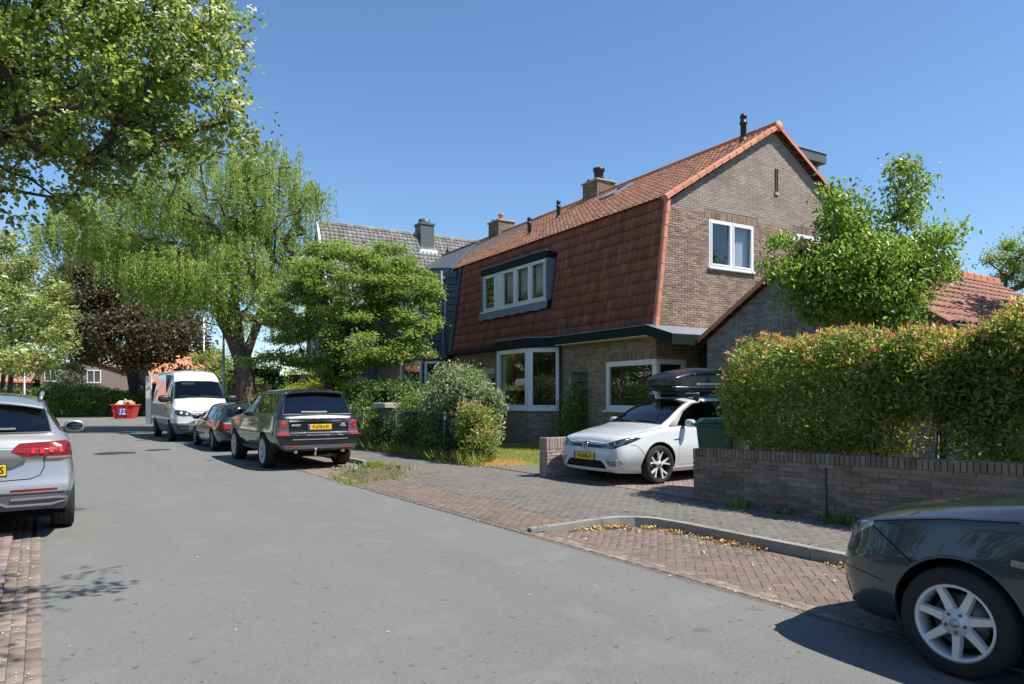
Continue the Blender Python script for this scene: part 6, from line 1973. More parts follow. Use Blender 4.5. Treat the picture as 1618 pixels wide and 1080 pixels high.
# ------------------------------------------------------------------ white hatchback in the driveway
def white_hatchback():
    t = thing('hatchback_car', 'white hatchback with a black roof box parked nose out in the driveway', 'car', (10.03, 9.52, .108), R(180))
    rows = [(2.185, .24, .60, .45, .675, .67, .63, .70, .50, .715), (2.15, .22, .67, .46, .755, .72, .70, .75, .56, .772), (2.06, .20, .71, .48, .82, .76, .755, .80, .60, .825),
            (1.87, .19, .74, .50, .86, .80, .775, .84, .61, .868), (1.6, .18, .78, .52, .89, .85, .81, .895, .65, .925), (1.33, .18, .80, .54, .895, .885, .83, .935, .68, .97),
            (1.17, .18, .80, .55, .895, .90, .84, .968, .69, .998), (.93, .18, .80, .55, .895, .905, .845, 1.075, .67, 1.12), (.57, .18, .80, .55, .895, .925, .85, 1.275, .615, 1.335),
            (.32, .18, .80, .55, .895, .93, .85, 1.375, .585, 1.44), (0, .18, .80, .55, .895, .94, .85, 1.42, .58, 1.485), (-.6, .18, .80, .55, .895, .955, .85, 1.43, .575, 1.50),
            (-1.2, .18, .80, .55, .895, .975, .845, 1.395, .565, 1.47), (-1.6, .19, .78, .56, .885, .99, .83, 1.325, .545, 1.405), (-1.78, .21, .75, .57, .86, .99, .815, 1.27, .535, 1.35),
            (-1.95, .26, .70, .58, .80, .96, .78, 1.06, .58, 1.10), (-2.04, .30, .62, .59, .73, .92, .72, .96, .58, .985), (-2.085, .33, .52, .60, .64, .86, .60, .89, .48, .92)]
    sh = Shell(rows, nose=[(.2, -.02), (.30, .015), (.40, .012), (.52, 0), (.60, -.01), (.66, -.03), (.75, -.03)])
    for x in (1.315, -1.315): arch(sh, t, x, .33, .368, .88, M_ARCH)
    screen(sh, t, [(-.675, .985), (-.40, 1.0), (0, 1.008), (.40, 1.0), (.675, .985), (.565, 1.375), (.3, 1.42), (0, 1.43), (-.3, 1.42), (-.565, 1.375)],
           [(-.645, 1.005), (-.38, 1.02), (0, 1.028), (.38, 1.02), (.645, 1.005), (.545, 1.358), (.3, 1.40), (0, 1.41), (-.3, 1.40), (-.545, 1.358)], 'front', M_BLACK, M_CLEARG, 'windscreen')
    screen(sh, t, [(-.62, 1.05), (.62, 1.05), (.53, 1.30), (-.53, 1.30)], [(-.59, 1.07), (.59, 1.07), (.51, 1.28), (-.51, 1.28)], 'rear', M_BLACK, M_TINT, 'rear_window')
    for sg in (1, -1):
        glasshouse(sh, t, [(1.04, .948), (.57, 1.235), (.28, 1.362), (0, 1.388), (-.55, 1.395), (-1.15, 1.355), (-1.50, 1.26), (-1.56, 1.06), (-1.2, 1.015), (0, .970)],
                   [([(.84, .968), (.55, 1.210), (.26, 1.340), (0, 1.366), (-.27, 1.372), (-.25, .988)], None), ([(-.33, .990), (-.35, 1.370), (-.6, 1.370), (-1.08, 1.338), (-1.11, 1.030)], None), ([(-1.16, 1.033), (-1.145, 1.312), (-1.45, 1.232), (-1.50, 1.075)], None)], sg, M_BLACK, M_CARGLASS)
        d1 = [(.86, .30), (.88, .55), (.80, .925), (-.28, .950), (-.29, .30)]
        d2 = [(-.30, .30), (-.29, .950), (-1.22, .995), (-1.16, .80), (-1.0, .62), (-.93, .40), (-.94, .30)]
        door(sh, t, d1, sg, P_WHITE); door(sh, t, d2, sg, P_WHITE)
        handle(sh, t, -.12, .845, sg, P_WHITE); handle(sh, t, -1.0, .875, sg, P_WHITE)
        mirror(t, sh, .72, .965, sg, P_WHITE)
        hp = [(.375, .608), (.40, .672), (.56, .712), (.70, .765), (.785, .805), (.815, .775), (.785, .675), (.68, .608)]
        if sg < 0: hp = mir(hp)
        lp = sh.panel('headlight', hp, 'front', M_LAMPB, t, th=.04, off=-.002)
        for (y, z) in ((.52, .655), (.65, .690)):
            c, n = sh.at((5, y * sg, z), (-1, 0, 0))
            MB(Matrix.Translation(c + n * .0)).lathe([(0, .004), (.022, .003), (.026, -.004)], ax='x', n=14).build('lamp_lens', M_CLEARL, lp)
        sh.strip('light_strip', [(y * sg, z) for y, z in pl_([(.42, .627), (.62, .632), (.74, .69), (.785, .755)])], M_CLEARL, t, w=.008, h=.003, view='front')
        for zz, y0, y1 in ((.425, .50, .775), (.392, .53, .71), (.362, .55, .71), (.332, .57, .71)):
            sh.strip('bumper_fin', [(y * sg, zz) for y in np.linspace(y0, y1, 6)], M_CHROME if zz > .41 else M_BLACK, t, w=.012 if zz > .41 else .016, h=.004, view='front')
        sh.strip('running_light', [(y * sg, z) for y, z in pl_([(.755, .428), (.782, .38), (.75, .312), (.62, .298)])], M_CHROME, t, w=.016, h=.005, view='front')
        groove(sh, t, pl_([(.665, .965), (.70, .90), (.71, .80), (.66, .73)] if 0 else [(1.15, .935), (1.5, .890), (1.86, .83)], 6), 'side', sg)
        groove(sh, t, pl_([(1.93, .675), (1.80, .655), (1.655, .50)]), 'side', sg, w=.006)
        sh.strip('sill_strip', lin((.90, .245), (-.92, .245)), M_SATIN, t, w=.03, h=.01, sgn=sg)
        sh.strip('fender_blade', lin((.98, .735), (.84, .742), 4), M_BLACK, t, w=.018, h=.004, sgn=sg)
        tl = sh.panel('tail_light', [(y * sg, z) for y, z in [(.40, .90), (.70, .93), (.76, .78), (.42, .80)]], 'rear', M_RED, t, th=.04)
    sh.panel('grille', [(-.37, .618), (.37, .618), (.40, .672), (-.40, .672)], 'front', M_BLACK, t, th=.3)
    sh.strip('grille_strip', [(y, .614) for y in np.linspace(-.40, .40, 14)], mat('blue_trim', (.012, .05, .30), rough=.3), t, w=.009, h=.004, view='front')
    sh.strip('grille_strip', [(y, .668) for y in np.linspace(-.40, .40, 14)], M_SATIN, t, w=.007, h=.004, view='front')
    lg_ = [(-.54, .275), (.54, .275), (.48, .35), (.40, .405), (-.40, .405), (-.48, .35)]
    sh.panel('lower_grille', lg_, 'front', M_ARCH, t, th=.2, off=-.012)
    for zz in (.31, .338, .366): sh.strip('grille_bar', [(y, zz) for y in np.linspace(-.46, .46, 12)], M_BLACK, t, w=.007, h=.006, view='front', off=-.006)
    sh.strip('bumper_lip', [(y, .245) for y in np.linspace(-.52, .52, 14)], P_WHITE, t, w=.03, h=.012, view='front')
    groove(sh, t, [(y, .700 + .06 * abs(y) ** 2) for y in np.linspace(-.46, .46, 16)], 'front')
    c, n = sh.at((5, 0, .468), (-1, 0, 0))
    plate(t, 'HS-040-Z', (c.x + .022, 0, .462), FR)
    c, n = sh.at((5, 0, .650), (-1, 0, 0))
    oval_logo(t, (c.x + .012, 0, .648), (PI / 2 - .2, 0, PI / 2), .07, VW_STROKES, M_CHROME, M_BLACK)
    for y0, y1 in ((-.1, -.52), (.50, .02)):
        sh.strip('wiper', lin((y0, 1.03), (y1, 1.05), 7), M_BLACK, t, w=.016, h=.012, view='front', off=.006)
    cabin(t, -1.6, .9, .66, .32, 1.12, rows=((-.15, 2), (-1.0, 2)), dash=(.50, .95))
    for x in (1.315, -1.315):
        for sg in (1, -1):
            wheel(t, (x, sg * .775, .325), .325, .215, sg, .248, 5, {'fork': .25, 'w0': .030, 'w1': .036, 'rot': .3 * x, 'bow': -.008, 'hub': .06}, face=(M_ALLOY, M_ALLOYD))
    sh.body('body', P_WHITE, t)
    # roof bars belong to the car; the box is strapped on top of them
    for x in (.10, -.72):
        MB().beam((x, -.60, 1.53), (x, .60, 1.53), .075, .025).build('roof_bar', M_SATIN, t, bevel=.006)
        for sg in (1, -1): MB().beam((x, sg * .55, 1.395), (x, sg * .575, 1.54), .11, .07, up=(1, 0, 0)).build('bar_foot', M_BLACK, t, bevel=.015)
    rb = thing('roof_box', 'glossy black roof box carried on the white hatchback', 'roof box', (0, 0, 0), 0)
    rb.matrix_world = Matrix.Translation((10.55, 9.52, .108)) @ Matrix.Rotation(R(180), 4, 'Z')
    def loft(nm, secs, m, z_of):
        xs = np.linspace(secs[0][0], secs[-1][0], 36); K = np.array(secs)[::-1]
        P = [pchip(K[:, 0], K[:, k], xs) for k in range(1, K.shape[1])]
        vs = []
        for i, x in enumerate(xs):
            w, z0, zs_, z1 = (p[i] for p in P)
            half = []
            for q in np.linspace(0, 1, 15):
                if q < .25: y, z = w, z0 + (zs_ - z0) * q / .25
                else:
                    a_ = (q - .25) / .75 * PI / 2
                    e = .62
                    y = w * math.cos(a_) ** e; z = zs_ + (z1 - zs_) * math.sin(a_) ** (1.0)
                half.append((y, z))
            ring = [(x, y, z) for y, z in half] + [(x, -y, z) for y, z in half[::-1][1:]]
            vs += ring
        n = 29
        o = MB()
        o.add(vs, [(i * n + j, i * n + j + 1, i * n + n + j + 1, i * n + n + j) for i in range(35) for j in range(n - 1)], True)
        o.add(vs[:n], [tuple(range(n))]); o.add(vs[-n:], [tuple(range(n))])
        o.add([vs[i * n] for i in range(36)] + [vs[i * n + n - 1] for i in range(36)], [(i, i + 1, 37 + i, 36 + i) for i in range(35)])
        ob = o.build(nm, m, rb)
        ob.data.set_sharp_from_angle(angle=R(35))
        return ob
    loft('lid', [(1.02, .31, 1.665, 1.76, 1.80), (.99, .345, 1.66, 1.775, 1.83), (.90, .375, 1.655, 1.80, 1.88), (.55, .40, 1.65, 1.835, 1.97), (.1, .41, 1.645, 1.85, 2.02), (-.5, .41, 1.645, 1.85, 2.02), (-.95, .40, 1.645, 1.83, 1.94), (-1.12, .36, 1.645, 1.78, 1.82)], M_BOXP, 0)
    tb = MB(); st = [(.99, .29, 1.63), (.84, .34, 1.575), (.5, .37, 1.545), (-.8, .37, 1.545), (-1.1, .33, 1.60)]
    vs = []
    for x, w, z in st: vs += [(x, -w - .02, 1.643), (x, -w, z + .02), (x, -w + .03, z), (x, w - .03, z), (x, w, z + .02), (x, w + .02, 1.643)]
    tb.add(vs, [(i * 6 + j, i * 6 + j + 1, i * 6 + 7 + j, i * 6 + 6 + j) for i in range(4) for j in range(5)] + [tuple(range(6)), tuple(range(24, 30))]).build('tray', M_BLACK, rb)
    for sg in (1, -1):
        MB().tube([(1.0, sg * .33, 1.645), (.9, sg * .378, 1.645), (.55, sg * .403, 1.645), (0, sg * .413, 1.645), (-.95, sg * .403, 1.645)], .008, 6).build('rim_strip', M_SATIN, rb, fix=False)
        MB().beam((.45, sg * .408, 1.70), (-.5, sg * .414, 1.715), .012, .035).build('side_strip', M_SATIN, rb, bevel=.004)
    for x in (.62, -.20): MB().box((x - .05, -.34, 1.515), (x + .05, .34, 1.55)).build('clamp', M_BLACK, rb)


white_hatchback()


# ------------------------------------------------------------------ black off-roader
def black_offroader():
    t = thing('offroad_car', 'large black off-roader with yellow plate parked tail towards the viewer, nearest of the parked row', 'car', (5.08, 17.62, 0), R(90))
    rows = [(2.30, .40, .60, .62, .72, .86, .66, .89, .52, .91), (2.22, .36, .72, .64, .84, .95, .78, .98, .60, 1.0), (2.05, .33, .78, .66, .92, 1.03, .86, 1.055, .68, 1.075), (1.6, .32, .80, .68, .955, 1.09, .885, 1.115, .72, 1.14),
            (1.15, .32, .80, .70, .96, 1.12, .89, 1.15, .74, 1.175), (1.0, .32, .80, .70, .96, 1.13, .89, 1.19, .74, 1.215), (.7, .32, .80, .70, .96, 1.14, .89, 1.39, .70, 1.42), (.4, .32, .80, .70, .96, 1.145, .89, 1.585, .665, 1.63),
            (.15, .32, .80, .70, .96, 1.15, .89, 1.66, .65, 1.715), (-.4, .32, .80, .70, .96, 1.16, .89, 1.70, .65, 1.765), (-1.2, .32, .80, .70, .96, 1.17, .885, 1.70, .65, 1.77), (-1.85, .36, .80, .70, .955, 1.18, .88, 1.675, .645, 1.745),
            (-2.02, .40, .80, .70, .95, 1.18, .875, 1.63, .64, 1.70), (-2.14, .42, .80, .70, .945, 1.17, .865, 1.45, .70, 1.49), (-2.26, .42, .79, .70, .93, 1.14, .85, 1.20, .755, 1.225), (-2.31, .42, .78, .70, .915, 1.11, .835, 1.15, .75, 1.17), (-2.34, .42, .74, .70, .88, 1.06, .80, 1.10, .70, 1.12)]
    sh = Shell(rows, tail=[(.38, .02), (.48, .08), (.60, .095), (.76, .09), (.80, .0), (1.3, 0)], bulge_r=.05)
    for x in (1.3725, -1.3725): arch(sh, t, x, .38, .43, .95, P_BLACK)
    screen(sh, t, [(-.74, 1.215), (0, 1.235), (.74, 1.215), (.66, 1.60), (0, 1.66), (-.66, 1.60)], [(-.71, 1.24), (0, 1.26), (.71, 1.24), (.64, 1.585), (0, 1.64), (-.64, 1.585)], 'front', M_BLACK, M_CARGLASS, 'windscreen')
    screen(sh, t, [(-.765, 1.19), (.765, 1.19), (.665, 1.60), (.5, 1.66), (-.5, 1.66), (-.665, 1.60)], [(-.745, 1.21), (.745, 1.21), (.645, 1.60), (.5, 1.645), (-.5, 1.645), (-.645, 1.60)], 'rear', M_BLACK, M_TINT, 'rear_window')
    for sg in (1, -1):
        glasshouse(sh, t, [(.86, 1.175), (.30, 1.585), (0, 1.63), (-.5, 1.655), (-1.4, 1.655), (-1.92, 1.62), (-2.06, 1.42), (-2.10, 1.25), (-1.9, 1.225), (0, 1.19)],
                   [([(.74, 1.20), (.28, 1.565), (0, 1.61), (-.28, 1.625), (-.26, 1.21)], M_CARGLASS), ([(-.36, 1.212), (-.37, 1.63), (-1.2, 1.632), (-1.22, 1.225)], M_TINT), ([(-1.28, 1.228), (-1.26, 1.632), (-1.86, 1.60), (-1.98, 1.42), (-2.02, 1.262), (-1.9, 1.245)], M_TINT)], sg, M_BLACK, M_TINT)
        door(sh, t, [(.92, .48), (.94, .80), (.88, 1.15), (-.30, 1.175), (-.31, .48)], sg, P_BLACK)
        door(sh, t, [(-.32, .48), (-.31, 1.175), (-1.28, 1.20), (-1.26, .92), (-1.05, .75), (-.93, .50), (-.92, .48)], sg, P_BLACK)
        handle(sh, t, -.13, 1.02, sg, P_BLACK, .22); handle(sh, t, -1.08, 1.03, sg, P_BLACK, .22)
        mirror(t, sh, .72, 1.19, sg, P_BLACK, s=1.2)
        sh.strip('side_moulding', lin((.85, .62), (-.85, .62)), M_SATIN if 0 else P_BLACK, t, w=.05, h=.012, sgn=sg)
        sh.strip('sill_strip', lin((.9, .40), (-.9, .40)), M_TRIMG, t, w=.07, h=.02, sgn=sg)
        lp = [(.655, .75), (.665, 1.075), (.88, 1.085), (.93, .95), (.93, .75)]
        lm = sh.panel('tail_light', lp if sg > 0 else mir(lp), 'rear', M_LAMPR, t, th=.04, off=.004)
        lq = [(.655, .752), (.657, .86), (.93, .87), (.93, .752)]
        for z, ym in ((.985, .775),):
            c, n = sh.at((-5, ym * sg, z), (1, 0, 0))
            Mq = Matrix.Translation(c + n * .006) @ n.to_track_quat('Z', 'Y').to_matrix().to_4x4()
            MB(Mq).lathe([(.030, .0), (.034, .006), (.060, .006), (.064, 0)], n=24).build('lamp_ring', M_RED, lm or t)
            MB(Mq).lathe([(0, .008), (.022, .006), (.026, 0)], n=18).build('lamp_lens', M_RED if z > .95 else M_CLEARL, lm or t)
        sh.strip('red_lamp_band', [(y * sg, .785) for y in np.linspace(.665, .885, 8)], M_RED, t, w=.062, h=.006, view='rear', off=.006)
        sh.strip('bumper_reflector', [(y * sg, .515) for y in np.linspace(.46, .68, 6)], M_RED, t, w=.022, h=.006, view='rear', off=.008)
        groove(sh, t, [(y * sg, z) for y, z in pl_([(.645, 1.18), (.648, .76), (.63, .735)])], 'rear')
        MB().tube([(-2.2, sg * .50, .40), (-2.42, sg * .52, .40)], .035, 10).build('exhaust_pipe', M_CHROME, t)
    sh.strip('tailgate_trim', [(y, 1.055) for y in np.linspace(-.65, .65, 20)], M_CHROME, t, w=.035, h=.014, view='rear')
    groove(sh, t, [(y, .735) for y in np.linspace(-.63, .63, 20)], 'rear', w=.01)
    sh.strip('bumper_trim', [(y, .665) for y in np.linspace(-.60, .60, 20)], M_SATIN, t, w=.02, h=.012, view='rear')
    sh.strip('tailgate_lip', [(y, .79) for y in np.linspace(-.36, .36, 10)], M_SATIN, t, w=.02, h=.018, view='rear')
    sh.strip('bumper_lower_trim', [(y, .505) for y in np.linspace(-.80, .80, 24)], M_TRIMG, t, w=.075, h=.010, view='rear')
    c, n = sh.at((-5, 0, .93), (1, 0, 0))
    plate(t, 'P-678-HV', (c.x - .018, 0, .925), RE)
    for txt, y, z, s_, sx_ in (('RANGE ROVER', -.03, 1.118, .062, 1.55), ('SPORT', .50, .965, .050, 1.3), ('HSE', -.53, .985, .040, 1.3), ('TDV6', -.53, .945, .040, 1.3)):
        c, n = sh.at((-5, y, z), (1, 0, 0))
        lettering(txt, s_, M_ALLOY, 'emblem_lettering', t, (c.x - .004, y, z), (PI / 2 - .02, 0, -PI / 2), .003, sx=sx_, bold=.0012)
    sh.strip('wiper', [(y, 1.235 + .02 * abs(y)) for y in np.linspace(.36, -.20, 8)], M_BLACK, t, w=.03, h=.02, view='rear', off=.004)
    # roof spoiler over the rear window
    sp = MB(); vs = []
    for y in np.linspace(-.62, .62, 13):
        e = 1 - (abs(y) / .62) ** 4 * .6
        for x, z in ((-1.92, 1.752), (-2.16 * (.97 + .03 * e), 1.715), (-2.17 * (.97 + .03 * e), 1.675), (-2.0, 1.675)): vs.append((x, y, z - .05 * (y / .62) ** 2))
    sp.add(vs, [(i * 4 + k, i * 4 + (k + 1) % 4, i * 4 + 4 + (k + 1) % 4, i * 4 + 4 + k) for i in range(12) for k in range(4)] + [(3, 2, 1, 0), (48, 49, 50, 51)]).build('roof_spoiler', P_BLACK, t, bevel=.008)
    MB().beam((-2.12, -.16, 1.67), (-2.12, .16, 1.67), .02, .012).build('brake_light', M_REDD, t)
    for a, b_ in (((-2.18, .12, .36), (-2.40, .12, .33)),): MB().tube([a, b_, (b_[0] - .06, b_[1], .33), (b_[0] - .08, b_[1], .42)], .025, 8).build('tow_bar', M_CHROME, t)
    MB().lathe([(0, -.03), (.03, -.02), (.034, 0), (.03, .02), (0, .03)], (-2.48, .12, .45), n=12).build('tow_ball', M_CHROME, t)
    MB().box((-2.2, -.72, .30), (1.9, .72, .42)).build('underbody', M_ARCH, t)
    MB().beam((-1.37, -.7, .34), (-1.37, .7, .34), .12, .12).build('rear_axle', M_ARCH, t)
    MB().tube([(-2.1, .2, .33), (-2.15, -.3, .31), (-2.1, -.55, .36)], .06, 8).build('silencer', M_DGREY, t)
    cabin(t, -1.9, 1.0, .72, .50, 1.40, rows=((-.15, 2), (-1.05, 2)), dash=(.55, 1.18))
    for x in (1.3725, -1.3725):
        for sg in (1, -1):
            wheel(t, (x, sg * .825, .378), .378, .275, sg, .262, 5, {'fork': .22, 'w0': .050, 'w1': .052, 'rot': .25 * x, 'bow': -.012, 'hub': .075}, face=(M_ALLOY, M_ALLOY))
    sh.body('body', P_BLACK, t)


black_offroader()


# ------------------------------------------------------------------ dark estate
def dark_estate():
    t = thing('estate_car', 'dark green-blue estate car with red tail light half hidden behind the black off-roader', 'car', (5.08, 23.75, 0), R(90))
    rows = [(2.10, .22, .45, .45, .58, .60, .54, .63, .44, .65), (2.0, .20, .66, .48, .76, .69, .70, .715, .56, .735), (1.7, .19, .74, .52, .85, .76, .77, .79, .60, .82), (1.2, .19, .77, .55, .87, .83, .79, .865, .64, .90), (.85, .19, .77, .55, .87, .86, .80, .92, .66, .95),
            (.5, .19, .77, .55, .87, .875, .80, 1.12, .60, 1.16), (.15, .19, .77, .55, .87, .885, .80, 1.30, .55, 1.345), (-.3, .19, .77, .55, .87, .895, .80, 1.36, .545, 1.41), (-1.2, .19, .77, .55, .87, .91, .795, 1.34, .535, 1.395), (-1.8, .22, .75, .56, .86, .925, .78, 1.27, .525, 1.325),
            (-1.95, .25, .73, .56, .84, .93, .77, 1.20, .53, 1.25), (-2.2, .30, .66, .56, .76, .91, .74, .98, .60, 1.0), (-2.28, .32, .62, .56, .72, .87, .70, .90, .60, .92), (-2.33, .32, .56, .55, .68, .80, .62, .83, .50, .85)]
    sh = Shell(rows, tail=[(.3, 0), (.38, .04), (.58, .05), (.62, 0), (1, 0)])
    for x in (1.3625, -1.3625): arch(sh, t, x, .318, .355, .86, P_GREEN)
    screen(sh, t, [(-.62, .97), (.62, .97), (.54, 1.30), (-.54, 1.30)], [(-.60, .98), (.60, .98), (.52, 1.29), (-.52, 1.29)], 'front', M_BLACK, M_CARGLASS, 'windscreen')
    screen(sh, t, [(-.63, .97), (.63, .97), (.53, 1.24), (-.53, 1.24)], [(-.61, .985), (.61, .985), (.515, 1.225), (-.515, 1.225)], 'rear', M_BLACK, M_TINT, 'rear_window')
    for sg in (1, -1):
        glasshouse(sh, t, [(.62, .90), (.12, 1.255), (-.3, 1.315), (-1.2, 1.30), (-1.75, 1.235), (-1.98, 1.0), (-1.9, .955), (0, .92)],
                   [([(.52, .915), (.10, 1.235), (-.24, 1.29), (-.22, .935)], None), ([(-.30, .936), (-.32, 1.295), (-1.0, 1.288), (-1.02, .950)], None), ([(-1.08, .952), (-1.06, 1.285), (-1.70, 1.215), (-1.90, 1.0), (-1.85, .972)], None)], sg, M_BLACK, M_CARGLASS)
        door(sh, t, [(.80, .30), (.84, .55), (.74, .88), (-.25, .905), (-.26, .30)], sg, P_GREEN)
        door(sh, t, [(-.27, .30), (-.26, .905), (-1.12, .925), (-1.05, .75), (-.95, .50), (-.93, .30)], sg, P_GREEN)
        handle(sh, t, -.1, .80, sg, P_GREEN); handle(sh, t, -.95, .82, sg, P_GREEN)
        mirror(t, sh, .56, .90, sg, P_GREEN)
        sh.strip('side_moulding', lin((.9, .52), (-.95, .52)), P_GREEN, t, w=.04, h=.01, sgn=sg)
        lp = [(.40, .66), (.40, .83), (.72, .85), (.80, .72), (.80, .66)]
        l_ = sh.panel('tail_light', lp if sg > 0 else mir(lp), 'rear', M_RED, t, th=.03, off=.003)
        sh.strip('clear_lamp_band', [(y * sg, .815) for y in np.linspace(.44, .70, 7)], M_CLEARL, t, w=.05, h=.006, view='rear', off=.004)
        hp = [(.35, .60), (.36, .66), (.68, .70), (.72, .62)]
        sh.panel('headlight', hp if sg > 0 else mir(hp), 'front', M_CLEARL, t, th=.04)
    groove(sh, t, [(y, .625) for y in np.linspace(-.6, .6, 16)], 'rear', w=.01)
    c, n = sh.at((-5, 0, .75), (1, 0, 0))
    MB().box((c.x - .012, -.26, .69), (c.x + .01, .26, .80)).build('number_plate', M_PLATE, t)
    sh.panel('grille', [(-.26, .56), (.26, .56), (.24, .65), (-.24, .65)], 'front', M_BLACK, t, th=.2)
    cabin(t, -1.7, .9, .62, .34, 1.08, rows=((-.15, 2), (-.95, 2)), dash=(.42, .90))
    for x in (1.3625, -1.3625):
        for sg in (1, -1): wheel(t, (x, sg * .755, .315), .315, .205, sg, .212, 10, {'w0': .022, 'w1': .020, 'bow': -.012, 'hub': .06}, face=(M_ALLOY, M_ALLOYD))
    MB().box((-2.0, -.6, .2), (1.9, .6, .3)).build('underbody', M_ARCH, t)
    sh.body('body', P_GREEN, t)


dark_estate()


# ------------------------------------------------------------------ white panel van
def white_van():
    t = thing('panel_van', 'white high roof panel van facing the viewer with its rear door swung open', 'van', (4.88, 29.85, 0), R(-90))
    rows = [(2.85, .34, .55, .62, .72, .93, .66, .96, .55, .98), (2.78, .30, .78, .66, .90, 1.02, .82, 1.06, .66, 1.08), (2.6, .28, .84, .70, .97, 1.12, .89, 1.18, .72, 1.21), (2.25, .27, .86, .75, 1.01, 1.22, .95, 1.36, .80, 1.40), (2.10, .27, .87, .75, 1.02, 1.25, .96, 1.45, .83, 1.50),
            (1.65, .27, .88, .75, 1.02, 1.28, .97, 1.90, .80, 1.96), (1.35, .27, .88, .75, 1.02, 1.29, .975, 2.17, .77, 2.22), (1.05, .27, .88, .75, 1.02, 1.30, .98, 2.38, .735, 2.45), (.65, .27, .88, .75, 1.02, 1.30, .98, 2.49, .73, 2.56), (0, .27, .88, .75, 1.02, 1.3, .98, 2.53, .73, 2.60),
            (-1.5, .27, .88, .75, 1.02, 1.3, .98, 2.53, .73, 2.60), (-2.95, .27, .88, .75, 1.02, 1.3, .98, 2.53, .73, 2.60), (-3.06, .28, .87, .75, 1.0, 1.3, .97, 2.50, .72, 2.57), (-3.10, .30, .85, .75, .98, 1.3, .955, 2.46, .70, 2.54)]
    sh = Shell(rows, nose=[(.3, .02), (.42, .04), (.60, .03), (.68, .0), (.9, 0)], dens=.05)
    for x in (1.82, -1.82): arch(sh, t, x, .36, .42, 1.0, M_TRIMG)
    screen(sh, t, [(-.86, 1.50), (0, 1.545), (.86, 1.50), (.765, 2.13), (.5, 2.17), (-.5, 2.17), (-.765, 2.13)], [(-.82, 1.535), (0, 1.575), (.82, 1.535), (.735, 2.105), (.5, 2.14), (-.5, 2.14), (-.735, 2.105)], 'front', M_BLACK, M_CLEARG, 'windscreen', th=.15)
    for sg in (1, -1):
        glasshouse(sh, t, [(1.93, 1.36), (1.45, 1.98), (.98, 2.05), (.95, 1.32), (1.4, 1.30)], [([(1.84, 1.39), (1.43, 1.95), (1.02, 2.01), (1.0, 1.36), (1.4, 1.34)], None)], sg, M_BLACK, M_CARGLASS)
        door(sh, t, [(1.36, .62), (1.98, 1.28), (1.3, 1.275), (.94, 1.275), (.93, .48), (1.28, .48)] if 0 else [(1.30, .80), (1.42, 1.27), (.94, 1.27), (.93, .48), (1.33, .48)], sg, P_VAN)
        if sg < 0: door(sh, t, [(.88, .48), (.89, 2.35), (-.42, 2.35), (-.42, .48)], sg, P_VAN, name='sliding_door')
        handle(sh, t, 1.02, 1.12, sg, M_BLACK); handle(sh, t, .72, 1.12, sg, M_BLACK)
        mirror(t, sh, 1.72, 1.46, sg, M_BLACK, out=.20, s=1.9)
        # dark plastic along the sill and the lower flank
        sh.strip('flank_moulding', lin((1.36, .50), (-1.36, .50), 14), M_TRIMG, t, w=.16, h=.012, sgn=sg)
        sh.strip('flank_moulding', lin((1.36, .34), (-1.36, .34), 14), M_TRIMG, t, w=.12, h=.010, sgn=sg)
        hp = [(.46, .90), (.44, 1.02), (.60, 1.09), (.86, 1.13), (.93, 1.06), (.88, .93), (.70, .885)]
        l_ = sh.panel('headlight', hp if sg > 0 else mir(hp), 'front', M_LAMPB, t, th=.04)
        for y, z in ((.58, .98), (.76, 1.02)):
            c, n = sh.at((6, y * sg, z), (-1, 0, 0))
            MB(Matrix.Translation(c + n * .004) @ n.to_track_quat('Z', 'Y').to_matrix().to_4x4()).lathe([(0, .012), (.04, .008), (.055, 0)], n=16).build('lamp_lens', M_CLEARL, l_ or t)
        lo = [(.50, .48), (.52, .60), (.84, .60), (.88, .48), (.80, .40), (.58, .40)]
        sh.panel('fog_lamp_pocket', lo if sg > 0 else mir(lo), 'front', M_BLACK, t, th=.05, off=-.004)
        sh.strip('bumper_fin', [(y * sg, .47) for y in np.linspace(.55, .80, 6)], M_TRIMG, t, w=.03, h=.01, view='front')
    bp = [(-1.0, .30), (1.0, .30), (1.0, .655), (.55, .665), (.42, .72), (-.42, .72), (-.55, .665), (-1.0, .655)]
    sh.panel('front_bumper', bp, 'front', M_TRIMG, t, th=.02)
    sh.panel('grille', [(-.44, .87), (.44, .87), (.46, 1.02), (.40, 1.07), (-.40, 1.07), (-.46, 1.02)], 'front', M_BLACK, t, th=.05, off=-.006)
    for z in (.90, .96, 1.02): sh.strip('grille_bar', [(y, z) for y in np.linspace(-.43, .43, 12)], M_SATIN, t, w=.018, h=.010, view='front')
    for z in (.44, .51, .58): sh.strip('grille_bar', [(y, z) for y in np.linspace(-.42, .42, 12)], M_SATIN if z > .5 else M_BLACK, t, w=.02, h=.008, view='front', off=.003)
    c, n = sh.at((6, 0, .97), (-1, 0, 0))
    oval_logo(t, (c.x + .02, 0, .965), FR, .085, VW_STROKES, M_CHROME, M_BLACK)
    groove(sh, t, [(y, 1.105) for y in np.linspace(-.72, .72, 16)], 'front', w=.01)
    MB().box((2.86, -.26, .52), (2.90, .26, .63)).build('plate_holder', M_BLACK, t)
    for y0, y1 in ((-.1, -.7), (.65, .02)): sh.strip('wiper', lin((y0, 1.575), (y1, 1.60), 7), M_BLACK, t, w=.02, h=.015, view='front', off=.006)
    MB().tube([(.95, 0, 2.45), (.85, 0, 2.66)], .008, 6).build('aerial', M_BLACK, t)
    MB().lathe([(.03, 2.43), (.025, 2.48), (0, 2.49)], (.95, 0, 0), n=10).build('aerial_base', M_BLACK, t)
    # rear door hinged at the near side corner, swung right back
    d = part_empty('rear_door', t, (-3.12, -.985, 0), (0, 0, R(6)))
    MB().box((-.86, -.03, .45), (0, .03, 2.45)).build('door_leaf', P_VAN, d, bevel=.02)
